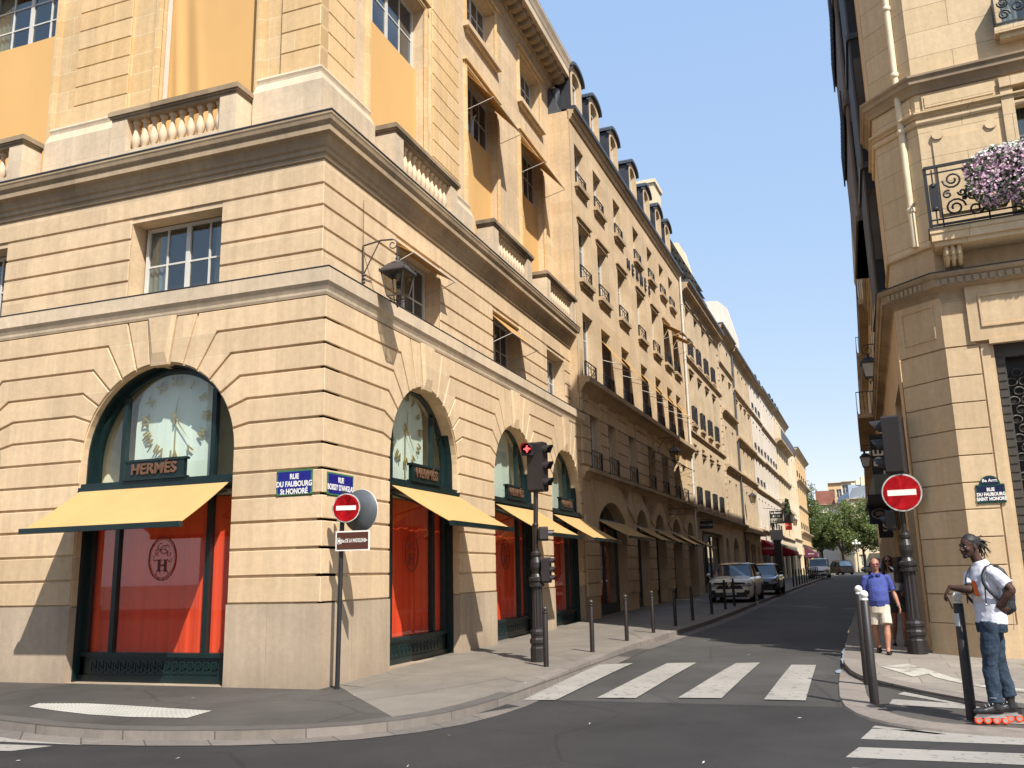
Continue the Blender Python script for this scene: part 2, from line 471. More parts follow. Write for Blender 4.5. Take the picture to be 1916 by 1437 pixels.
# water in the right gutter
M_wet = pmat('wet_gutter', (0.05,0.055,0.06), 0.06, 0.1, 3, spec=1.0)
wt = MB(); src = [p for p in KRd if 3.3 < p[1] < 26]; random.seed(3)
src = densify(src, .18); wid = [max(0, .035+.022*sin(i*.21)+.014*sin(i*.73+1)+.010*sin(i*1.9)) for i in range(len(src))]
for i in range(len(src)-1):
    if min(wid[i], wid[i+1]) > .012: strip(wt, src[i:i+2], [(src[i][0]-wid[i], src[i][1]), (src[i+1][0]-wid[i+1], src[i+1][1])], lev(ROAD+0.010), lev(ROAD+0.010))
wt.quad(*[(x,y,gz(y)+ROAD+0.012) for x,y in ((7.25,3.7),(7.33,3.62),(7.34,4.1),(7.29,4.15),(7.23,3.95))])
wt.quad(*[(x,y,gz(y)+ROAD+0.052) for x,y in ((7.78,1.98),(8.02,1.8),(8.10,1.9),(7.86,2.1))])
struct(wt.build('gutter_water', M_wet))

# zebra crossing over the side street
z = MB(); off = ROAD+0.014
for a in [((3.17,.2),(3.63,.27),(3.71,4.73),(3.15,4.4)), ((4.14,.55),(4.68,.6),(4.84,4.93),(4.33,4.79)), ((5.24,.72),(5.82,.78),(5.95,5.04),(5.54,4.91)), ((6.38,.75),(6.91,.75),(6.91,4.75),(6.50,4.75))]:
    P = []; n = 6
    for k in range(n):
        t0, t1 = k/n, (k+1)/n
        def L(p, q, t): return (p[0]+(q[0]-p[0])*t, p[1]+(q[1]-p[1])*t)
        q = [L(a[0],a[3],t0), L(a[1],a[2],t0), L(a[1],a[2],t1), L(a[0],a[3],t1)]
        z.quad(*[(x,y,gz(y)+off) for x,y in q])
struct(z.build('zebra_crossing_side_street', M_paint))
z = MB()
for x0,x1,y0,y1 in ((7.56,16,-1.86,-1.20),(7.42,16,-2.86,-2.32),(7.36,16,-3.9,-3.32)):
    sk = 0.12
    for k in range(8):
        a, b = x0+(x1-x0)*k/8, x0+(x1-x0)*(k+1)/8
        z.quad((a,y0-(a-x0)*.0,ROAD+.005),(b,y0,ROAD+.005),(b if k==7 else b,y1,ROAD+.005),(a+(sk if k==0 else 0),y1,ROAD+.005))
z.quad((7.72,-.98,ROAD+.005),(8.4,-1.38,ROAD+.005),(8.3,-1.42,ROAD+.005),(7.68,-1.12,ROAD+.005))
for q in (((8.05,1.20),(8.78,.36),(8.80,.44),(8.14,1.42)), ((7.91,.32),(9.42,.0),(9.0,.2),(8.75,.50),(7.97,.77)), ((8.6,-.75),(10.2,-1.1),(9.9,-.95),(8.7,-.55))):
    z.quad(*[(x,y,gz(y)+ROAD+.052) for x,y in q])
struct(z.build('zebra_crossing_corner', M_paint))
z = MB()
for q in (((-6,-4.0),(-2.1,-3.80),(-.15,-3.83),(-.5,-4.03),(-6,-4.3)), ((-6,-4.6),(-.74,-4.15),(-.95,-4.5),(-6,-5.2)), ((-6,-5.5),(-1.6,-4.9),(-2.0,-5.3),(-6,-6.1))):
    z.quad(*[(x,y,ROAD+.005) for x,y in q])
struct(z.build('zebra_crossing_cross_road', M_paint))
# tactile paving at the left kerb
M_tact = worn('tactile_white', (0.36,0.35,0.31), (0.20,0.185,0.165), 0.68, 5.0)

tp = MB()
C0 = [(-3.2,-2.1),(-2.5,-1.95),(-1.8,-2.0),(-1.0,-2.1),(-.18,-2.2)]; C1 = [(-3.05,-2.38),(-2.3,-2.62),(-1.6,-2.80),(-.9,-2.86),(-.09,-2.78)]
for i in range(4):
    tp.quad((*C0[i],.006),(*C0[i+1],.006),(*C1[i+1],.006),(*C1[i],.006))
struct(tp.build('tactile_paving', M_tact))
td = MB()
for i in range(44):
    for j in range(7):
        u = (i+.5)/44*4; k = min(3, int(u)); f = u-k; t = (j+.5)/7
        a = [C0[k][m]+(C0[k+1][m]-C0[k][m])*f for m in (0,1)]; b = [C1[k][m]+(C1[k+1][m]-C1[k][m])*f for m in (0,1)]
        x, y = a[0]+(b[0]-a[0])*t, a[1]+(b[1]-a[1])*t
        td.lathe([(.018,.006),(.012,.012),(1e-5,.012)], (x,y,0), 6)
struct(td.build('tactile_studs', M_tact))
# flaking white paint on the right pavement
M_flake = worn('flaking_white', (0.42,0.40,0.34), (0.2,0.18,0.155), 0.55, 3.2)
fp = MB()
fp.quad(*[(x,y,gz(y)+.007) for x,y in ((7.92,3.66),(8.34,4.13),(8.55,2.81),(8.32,2.45),(8.2,2.85))])
fp.quad(*[(x,y,gz(y)+.007) for x,y in ((8.34,4.10),(8.62,3.2),(8.81,2.5),(8.6,2.45),(8.55,2.82))])
fp.quad(*[(x,y,gz(y)+.007) for x,y in ((8.6,2.45),(8.81,2.5),(9.0,1.95),(9.3,1.65),(9.2,1.35),(8.75,2.1))])
fp.quad(*[(x,y,gz(y)+.007) for x,y in ((9.25,1.6),(9.65,1.4),(10.2,1.2),(10.1,.85),(9.6,1.05),(9.2,1.3))])
struct(fp.build('flaking_pavement_paint', M_flake))

M_lit = pmat('paper_scrap', (.6,.6,.57), .8)
random.seed(9); lt_ = MB()
for (x, y) in [(1.15,-4.4),(2.0,-5.1),(-.4,-4.9),(3.3,-2.6),(4.6,-1.5),(.9,-.5),(1.9,.4),(2.4,-1.3),(5.6,6.5),(6.2,-3.4),(3.6,-4.2),(-1.3,-1.2),(6.9,-.6),(4.3,9.5),(8.0,-.2),(2.9,1.1)]:
    z0 = (0.006 if (x < 3 and y > -3) else ROAD+.006)+gz(y); a = random.random()*3; l = random.uniform(.02,.05)
    lt_.quad((x-l*cos(a),y-l*sin(a),z0),(x+.015,y-.02,z0+.004),(x+l*cos(a),y+l*sin(a),z0+.006),(x-.01,y+.02,z0+.002))
o = lt_.build('paper_scraps', M_lit); o['kind'] = 'stuff'; o['label'] = 'tiny scraps of paper scattered over road and pavement'; o['category'] = 'litter'
mh = MB(); mh.lathe([(1e-4,.004),(.30,.004),(.32,.001),(.36,.001)], (5.4,-6.3,ROAD+.002), 28); struct(mh.build('manhole_cover', pmat('cast_cover', (.045,.042,.04), .6, .3, 20, bump=.5)))
# ================================================================ shared building materials
M_st = stone('limestone_warm', srgb(209,188,154), srgb(227,204,167), course=0.41, zoff=0.03, bw=1.9, joint=srgb(224,204,172), jsize=.005)
M_stplinth = stone('limestone_plinth', srgb(180,166,144), srgb(194,180,158), course=1.26, bw=1.9, stain=(0.25,0.20,0.15), stain_amt=0.55, joint=srgb(160,142,116), jsize=0.006, dirt_base=0.55)
M_pale = stone('limestone_pale', srgb(212,196,168), srgb(220,205,178), course=.9, bw=1.9, stain=(.28,.24,.19), stain_amt=.5, joint=srgb(190,172,144), jsize=.004)
M_stgold = stone('limestone_golden', srgb(218,188,138), srgb(226,200,156), course=0.43, zoff=0.10, bw=1.1, joint=srgb(232,212,170))
M_corn = stone('limestone_cornice', srgb(172,154,126), srgb(186,168,138), course=0.9, bw=1.6, stain=(0.16,0.13,0.10), stain_amt=0.6, joint=srgb(170,152,126))
M_zinc = pmat('zinc', srgb(92,98,104), 0.45, 0.15, 2.0, metal=0.5)
M_slate = pmat('slate_roof', (0.07,0.075,0.085), 0.5, 0.2, 4.0, bump=0.3)
M_lead = pmat('dark_lead_edge', (0.05,0.05,0.055), 0.6)
M_green = pmat('dark_green_paint', (0.006,0.018,0.018), 0.32, 0.2, 3)
M_bronze = pmat('bronze_letters', (0.16,0.085,0.05), 0.5, 0.1, metal=0.3)
M_gold = pmat('gold_numerals', (0.50,0.36,0.12), 0.35, 0.1, metal=0.6)
M_orange = None
def curtain_mat(name, c, folds=9.0, bs=.6):
    s = NT(name); co = s.obj()
    mp = s.n('ShaderNodeMapping'); mp.inputs['Scale'].default_value = (folds, folds, 0.25); s.l(co, mp.inputs[0])
    n = s.noise(1.0, mp.outputs[0], 3, 0.5)
    s.l(s.ramp(n, [(0.25, tuple(x*0.90 for x in c)), (0.75, tuple(min(1,x*1.06) for x in c))]), s.b.inputs['Base Color'])  # light and dark of the folds painted into the cloth colour
    s.b.inputs['Roughness'].default_value = 0.8; s.b.inputs['Specular IOR Level'].default_value = 0.1
    s.bump(n, .6 if folds > 2 else .15, 0.05); MATS[name] = s.m; return s.m
M_orange = curtain_mat('orange_curtain', (0.88,0.085,0.030))
M_blind = curtain_mat('pale_blind', (0.74,0.80,0.70), 3)
M_ycloth = curtain_mat('ochre_cloth', srgb(212,170,112), 0.6)
def canvas(name, c, tl=.3):
    s = NT(name); co = s.obj(); n = s.noise(1.3, co, 4); col = s.ramp(n, [(.3, tuple(x*.94 for x in c)), (.7, tuple(min(1,x*1.05) for x in c))])
    s.l(col, s.b.inputs['Base Color']); s.b.inputs['Roughness'].default_value = .9; s.b.inputs['Specular IOR Level'].default_value = .1
    mp = s.n('ShaderNodeMapping'); mp.inputs['Scale'].default_value = (2.2,.25,.6); s.l(co, mp.inputs[0]); s.bump(s.noise(1.0, mp.outputs[0], 2), .35, .05)
    tr = s.n('ShaderNodeBsdfTranslucent'); s.l(col, tr.inputs[0]); mx = s.n('ShaderNodeMixShader'); mx.inputs[0].default_value = tl
    s.l(s.b.outputs[0], mx.inputs[1]); s.l(tr.outputs[0], mx.inputs[2]); s.l(mx.outputs[0], s.out.inputs[0]); MATS[name] = s.m; return s.m
M_awn = canvas('awning_cloth', srgb(206,172,116), .30)
M_awnd = canvas('window_awning_cloth', srgb(190,150,94), .2)
M_screen = pmat('dark_fly_screen', (0.055,0.030,0.024), 0.7)
M_white = pmat('white_joinery', (0.58,0.56,0.51), 0.45, 0.06)
M_iron = pmat('black_iron', (0.018,0.018,0.020), 0.45, 0.2)
M_gl = glass_thin('shop_glass', refl=1.7)
M_wgl = None
def window_glass(name, base=(0.03,0.035,0.04), rough=0.03):
    s = NT(name); co = s.obj(); n = s.noise(0.9, co, 2)
    s.l(s.ramp(n, [(0.35, tuple(x*0.6 for x in base)), (0.65, tuple(x*1.8 for x in base))]), s.b.inputs['Base Color'])
    s.b.inputs['Roughness'].default_value = rough; s.b.inputs['IOR'].default_value = 1.5; s.b.inputs['Specular IOR Level'].default_value = 0.8
    s.bump(s.noise(1.3, co, 1), 0.04, 0.05)
    MATS[name] = s.m; return s.m
M_wgl = window_glass('window_glass')
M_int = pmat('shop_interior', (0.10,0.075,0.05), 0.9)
M_cream = pmat('cream_interior', (0.78,0.72,0.55), 0.9)

# ---- rusticated arcade
def inset(poly, d):
    n = len(poly)
    A = sum(poly[i][0]*poly[(i+1)%n][1]-poly[(i+1)%n][0]*poly[i][1] for i in range(n))
    sg = 1 if A > 0 else -1; out = []
    for i in range(n):
        p0, p1, p2 = Vector(poly[i-1]), Vector(poly[i]), Vector(poly[(i+1) % n])
        d1 = (p1-p0); d2 = (p2-p1)
        if d1.length < 1e-6 or d2.length < 1e-6: out.append(tuple(p1)); continue
        d1.normalize(); d2.normalize()
        n1 = Vector((-d1.y, d1.x))*sg; n2 = Vector((-d2.y, d2.x))*sg
        m = (n1+n2); k = 1+n1.dot(n2); m = m/max(0.35, k)
        out.append((p1.x+m.x*d, p1.y+m.y*d))
    return out
def clean(poly, e=1e-4):
    out = []
    for p in poly:
        if not out or (abs(p[0]-out[-1][0])+abs(p[1]-out[-1][1])) > e: out.append(p)
    if abs(out[0][0]-out[-1][0])+abs(out[0][1]-out[-1][1]) < e: out.pop()
    return out
def block(mb, poly, yf, yb, g=0.021, ch=0.008):
    poly = clean(poly); a = inset(poly, g); b = inset(poly, g+ch); n = len(poly)
    P = [(u,yf,z) for u,z in b]+[(u,yf+ch,z) for u,z in a]+[(u,yb,z) for u,z in a]
    F = [list(range(n))]
    for k in (0,1):
        for i in range(n): j = (i+1) % n; F.append((k*n+i, k*n+j, (k+1)*n+j, (k+1)*n+i))
    mb.add(P, F)
ZC = [1.26,1.68,2.10,2.53,2.93,3.33,3.74,4.15,4.56,4.96,5.37,5.78,6.18]
KINK = {4.15:1.89, 4.56:1.84, 4.96:1.68, 5.37:1.48, 5.78:1.18, 6.18:0.77}
ENDD = {4.15:1.565, 4.56:1.45, 4.96:1.29, 5.37:1.06, 5.78:0.80, 6.18:0.50}
ZSP = 3.75
def aside(arch, sg, z):
    """boundary line at height z on side sg of an arch: (kink point, end point, end angle)"""
    uc, R = arch; f = R/1.6
    if z <= 3.75: return (uc+sg*(R+0.02), z), (uc+sg*R, z), 0.0
    du = min(ENDD[z]*f, R*0.999); a = math.acos(du/R)
    return (uc+sg*KINK[z]*f, z), (uc+sg*du, ZSP+R*sin(a)), a
def arcpts(arch, sg, a0, a1, n=4):
    uc, R = arch
    return [(uc+sg*R*cos(a0+(a1-a0)*i/n), ZSP+R*sin(a0+(a1-a0)*i/n)) for i in range(n+1)]
def pier_blocks(mb, L, Rr, u0=None, u1=None, y0=0.0, y1=0.04, z0=0):
    for j in range(z0, len(ZC)-1):
        za, zb = ZC[j], ZC[j+1]; pts = []
        tl = 0.021
        if L: K, E, a = aside(L, 1, za); K2, E2, a2 = aside(L, 1, zb); pts += [E, K]
        else: pts += [(u0-tl, za)]
        if Rr: K3, E3, b = aside(Rr, -1, za); K4, E4, b2 = aside(Rr, -1, zb); pts += [K3, E3]; pts += arcpts(Rr, -1, b, b2)[1:] if b2 > 0 else [E4]; pts += [K4]
        else: pts += [(u1+tl, za), (u1+tl, zb)]
        if L: pts += [K2, E2]; pts += arcpts(L, 1, a2, a)[1:] if a2 > 0 else []
        else: pts += [(u0-tl, zb)]
        block(mb, pts, y0, y1)
def crown_blocks(mb, arch):
    uc, R = arch; f = R/1.6
    for sg in (1,-1):
        a = math.acos(ENDD[6.18]*f/R); b = math.acos(0.20/R)
        pts = arcpts(arch, sg, a, b, 3) + [(uc+sg*0.31, 6.18), (uc+sg*0.77*f, 6.18)]
        block(mb, pts, 0.0, 0.04)
    # faceted keystone
    zb = ZSP+sqrt(R*R-0.04)+0.0
    P = [(uc-.19,-.012,zb-.02),(uc+.19,-.012,zb-.02),(uc+.31,-.012,6.18),(uc-.31,-.012,6.18),(uc-.13,-.055,zb+.20),(uc+.13,-.055,zb+.20),(uc+.25,-.055,6.18),(uc-.25,-.055,6.18),
         (uc-.19,.3,zb-.02),(uc+.19,.3,zb-.02),(uc+.31,.3,6.18),(uc-.31,.3,6.18)]
    mb.add(P, [(4,5,6,7),(0,1,5,4),(1,2,6,5),(3,0,4,7),(0,8,9,1),(1,9,10,2),(3,11,8,0),(2,10,11,3)])
def arch_wall(mb, arches, u0, u1, y0, y1, z0=1.24, z1=6.18):
    """smooth backing wall with arched openings and their reveals"""
    cur = u0
    for uc, R in arches:
        mb.box(cur, uc-R, y0, y1, z0, z1); cur = uc+R
        n = 24
        for i in range(n):
            a, b = pi-pi*i/n, pi-pi*(i+1)/n
            ua, za, ub, zb = uc+R*cos(a), ZSP+R*sin(a), uc+R*cos(b), ZSP+R*sin(b)
            mb.quad((ua,y0,za),(ub,y0,zb),(ub,y0,z1),(ua,y0,z1))
            mb.quad((ua,y0,za),(ua,y1,za),(ub,y1,zb),(ub,y0,zb))
    mb.box(cur, u1, y0, y1, z0, z1)

B1 = thing('corner_building', 'cream limestone corner building with arched shop windows, orange curtains and balustrades above a dark cornice', 'building', (0,0,0))
FA = [(-13.6,1.6),(-8.46,1.6),(-3.32,1.6)]           # front arches (u = x)
SA = [(3.80,1.54),(8.97,1.53),(13.32,1.46)]            # side arches (u = y)
ENDY = 15.25
def front(mb, name, m, **k): return mb.build(name, m, B1, **k)
def side(mb, name, m, **k): return mb.build(name, m, B1, rz=pi/2, **k)
# front ground wall
w = MB(); arch_wall(w, FA, -16.5, 0.0-0.035, 0.035, 0.50)
pier_blocks(w, None, FA[0], u0=-16.5); pier_blocks(w, FA[0], FA[1]); pier_blocks(w, FA[1], FA[2]); pier_blocks(w, FA[2], None, u1=0.0)
for a in FA: crown_blocks(w, a)
front(w, 'arcade_wall', M_st)
w = MB(); arch_wall(w, SA, 0.5, ENDY, 0.035, 0.50)
pier_blocks(w, None, SA[0], u0=0.035); pier_blocks(w, SA[0], SA[1]); pier_blocks(w, SA[1], SA[2]); pier_blocks(w, SA[2], None, u1=ENDY)
for a in SA: crown_blocks(w, a)
w.box(0.035,0.5,0.035,0.48,1.24,6.18)
side(w, 'arcade_wall', M_st)
# plinths
def plinth(edges, rz, z0f):
    mb = MB()
    for a, b in edges: mb.box(a, b, -0.004, 0.5, -0.3, 1.255)
    return mb
for e_ in [(-16.5,-15.2),(-12.0,-10.06),(-6.86,-4.92),(-1.72,0.004)]: front(plinth([e_], 0, 0), 'plinth', M_stplinth)
for e_ in [(0.5,2.26),(5.34,7.44),(10.5,11.86),(14.78,ENDY)]: side(plinth([e_], 0, 0), 'plinth', M_stplinth)
# corner recessed joint of the plinth
# string course and main cornice, swept round the corner
path = [(-16.5,0),(0,0),(0,ENDY)]
s_ = MB(); s_.sweep([(-.30,6.18),(0.0,6.18),(.015,6.22),(.02,6.26),(.05,6.33),(.075,6.37),(.085,6.385),(.085,6.62),(.06,6.635),(-.30,6.70)], path)
s_.build('string_course', M_pale, B1)
s_ = MB(); s_.sweep([(-.10,6.675),(.02,6.642),(.095,6.628),(.095,6.640),(.02,6.655),(-.35,6.715)], path)
s_.build('lead_flashing', M_lead, B1)
s_ = MB(); s_.sweep([(-.6,8.74),(-.26,8.74),(-.235,8.76),(-.235,8.83),(-.20,8.85),(-.20,8.92),(-.16,8.96),(-.13,9.04),(-.10,9.10),(-.02,9.13),(-.02,9.24),(.00,9.26),(.03,9.30),(.045,9.36),(.06,9.39),(.06,9.44),(-.6,9.52)], path)
s_.build('main_cornice', M_corn, B1)
s_ = MB(); s_.sweep([(-.1,9.475),(.075,9.445),(.075,9.462),(-.1,9.49)], path)
s_.build('zinc_flashing', M_zinc, B1)

# generic smooth wall with rectangular openings (local facade frame)
def hole_wall(mb, u0, u1, z0, z1, y0, y1, holes, arch=None, back=False):
    us = sorted(set([u0,u1]+[h[0] for h in holes]+[h[1] for h in holes])); zs = sorted(set([z0,z1]+[h[2] for h in holes]+[h[3] for h in holes]))
    us = [u for u in us if u0 <= u <= u1]; zs = [z for z in zs if z0 <= z <= z1]
    for i in range(len(us)-1):
        j = 0
        while j < len(zs)-1:
            uc = (us[i]+us[i+1])/2
            inh = lambda jj: any(h[0] < uc < h[1] and h[2] < (zs[jj]+zs[jj+1])/2 < h[3] for h in holes)
            if inh(j): j += 1; continue
            k = j
            while k+1 < len(zs)-1 and not inh(k+1): k += 1
            mb.quad((us[i],y0,zs[j]),(us[i+1],y0,zs[j]),(us[i+1],y0,zs[k+1]),(us[i],y0,zs[k+1]))
            if back: mb.quad((us[i],y1,zs[j]),(us[i],y1,zs[k+1]),(us[i+1],y1,zs[k+1]),(us[i+1],y1,zs[j]))
            j = k+1
    for h in holes:
        a, b, c, d = h[:4]
        mb.quad((a,y0,c),(a,y1,c),(a,y1,d),(a,y0,d)); mb.quad((b,y0,c),(b,y0,d),(b,y1,d),(b,y1,c))
        mb.quad((a,y0,c),(b,y0,c),(b,y1,c),(a,y1,c))
        sp = h[4] if len(h) > 4 else 0
        if sp:   # arched head rising sp, cut out of the opening's top corners
            n = 12; uc = (a+b)/2; hw = (b-a)/2; R = (hw*hw+sp*sp)/(2*sp); zc = d-R; a0 = math.asin(min(1,hw/R))
            pts = [(uc+R*sin(-a0+2*a0*i/n), zc+R*cos(-a0+2*a0*i/n)) for i in range(n+1)]
            for i in range(n):
                (p,q),(r,t) = pts[i], pts[i+1]
                mb.quad((p,y0,q),(r,y0,t),(r,y0,d),(p,y0,d)); mb.quad((p,y0,q),(p,y1,q),(r,y1,t),(r,y0,t))
        else: mb.quad((a,y0,d),(a,y1,d),(b,y1,d),(b,y0,d))

# casement windows, one builder for the whole street
_WC = {}
def window(parent, loc, rz, w, h, cols=2, rows=3, fm=None, gm=None, curtain=None, fw=0.06, arch=0.0, name='window'):
    key = (w, h, cols, rows, arch, (fm or M_white).name, (gm or M_wgl).name, curtain.name if curtain else '')
    if key not in _WC:
        mb = MB(); hw = w/2
        mb.box(-hw,-hw+fw,0,.07,0,h); mb.box(hw-fw,hw,0,.07,0,h); mb.box(-hw+fw,hw-fw,0,.07,0,fw); mb.box(-hw+fw,hw-fw,0,.07,h-fw,h)
        for i in range(1, cols):
            x = -hw+w*i/cols; t = 0.045 if i*2 == cols else 0.016
            mb.box(x-t,x+t,.01 if t > .02 else .025,.06,fw,h-fw)
        for j in range(1, rows):
            z = h*j/rows; mb.box(-hw+fw,hw-fw,.03,.058,z-.016,z+.016)
        gl = MB(); gl.box(-hw+fw*.5,hw-fw*.5,.045,.055,fw*.5,h-fw*.5)
        cm = None
        if curtain:
            cm = MB(); 
            for sg in (-1,1):
                n = 7; 
                for i in range(n):
                    a, b = sg*(hw-.02-(hw*.42)*i/n), sg*(hw-.02-(hw*.42)*(i+1)/n); ya, yb = .10+.03*(i%2), .10+.03*((i+1)%2)
                    cm.quad((a,ya,.03),(b,yb,.03),(b,yb,h-.05),(a,ya,h-.05))
            cm = cm.mesh('curtain')
        _WC[key] = (mb.mesh('window'), gl.mesh('pane'), cm)
    fme, gme, cme = _WC[key]
    o = link(fme, name, fm or M_white, parent, loc, rz)
    link(gme, 'pane', gm or M_wgl, o)
    if cme: link(cme, 'curtain', curtain, o)
    return o
M_clearwin = glass_thin('upper_window_glass', (0.75,0.8,0.8), 1.8)
M_net = pmat('net_curtain', (0.45,0.44,0.40), 0.9)

# first floor above the string course, set back .27
SB = 0.27
fh = [(-4.42-5.14,-2.37-5.14,6.66,8.22),(-4.42,-2.37,6.66,8.22)]
sh = [(2.97,5.06,6.66,8.22),(8.22,10.28,6.66,8.22),(12.62,14.45,6.66,8.22)]
ZU = [6.62,7.08,7.49,7.90,8.30,8.76]
def course_wall(u0, u1, holes, ext0=0, ext1=0):
    mb = MB(); hole_wall(mb, u0, u1, 6.5, 8.8, SB+.03, SB+.42, holes)
    for j in range(len(ZU)-1):
        za, zb = ZU[j], ZU[j+1]; segs = [(u0,u1)]
        if za < 8.2:
            segs = []; cur = u0
            for h in sorted(holes): segs.append((cur,h[0])); cur = h[1]
            segs.append((cur,u1))
        for a, b in segs:
            block(mb, [(a-.021,za),(b+.021,za),(b+.021,zb),(a-.021,zb)], SB, SB+.035)
    return mb
front(course_wall(-16.5, -SB, fh), 'first_floor_wall', M_st)
side(course_wall(SB+.03, ENDY, sh), 'first_floor_wall', M_st)
for u in (-8.535,-3.395):
    window(B1, (u, SB+.36, 6.70), 0, 1.92, 1.50, 4, 2, curtain=M_net, gm=M_clearwin)
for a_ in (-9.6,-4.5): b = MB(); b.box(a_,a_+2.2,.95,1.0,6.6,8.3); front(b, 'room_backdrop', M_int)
for u, wd in ((4.015,2.0),(9.25,1.98),(13.53,1.75)):
    window(B1, (-(SB+.36), u, 6.70), pi/2, wd, 1.50, 4, 2, curtain=M_net)
# small drop-arm awnings over first floor side windows
def drop_awning(parent, loc, rz, w, out, dz, name='window_awning', screen=0.0, cloth=None):
    mb = MB(); mb.add([(-w/2,.0,0),(w/2,.0,0),(w/2,-out,-dz),(-w/2,-out,-dz),(-w/2,.0,.012),(w/2,.0,.012),(w/2,-out,-dz+.012),(-w/2,-out,-dz+.012)],
           [(0,1,2,3),(4,7,6,5),(0,4,5,1),(1,5,6,2),(2,6,7,3),(3,7,4,0)])
    a = mb.build(name, cloth or M_awnd, parent, loc, rz)
    for sg in (-1,1): r = MB(); r.tube([(sg*w/2,.12,-dz-.25),(sg*w/2,-out,-dz)], .010, 5); r.build('awning_arm', M_white, a)
    r = MB()
    r.tube([(-w/2-.02,-out,-dz+.005),(w/2+.02,-out,-dz+.005)], .013, 5)
    r.build('awning_rod', M_white, a)
    return a
drop_awning(B1, (-SB-.16,4.015,8.20), pi/2, 2.02, .52, .30)
drop_awning(B1, (-SB-.12,9.25,8.16), pi/2, 2.0, .62, .62)
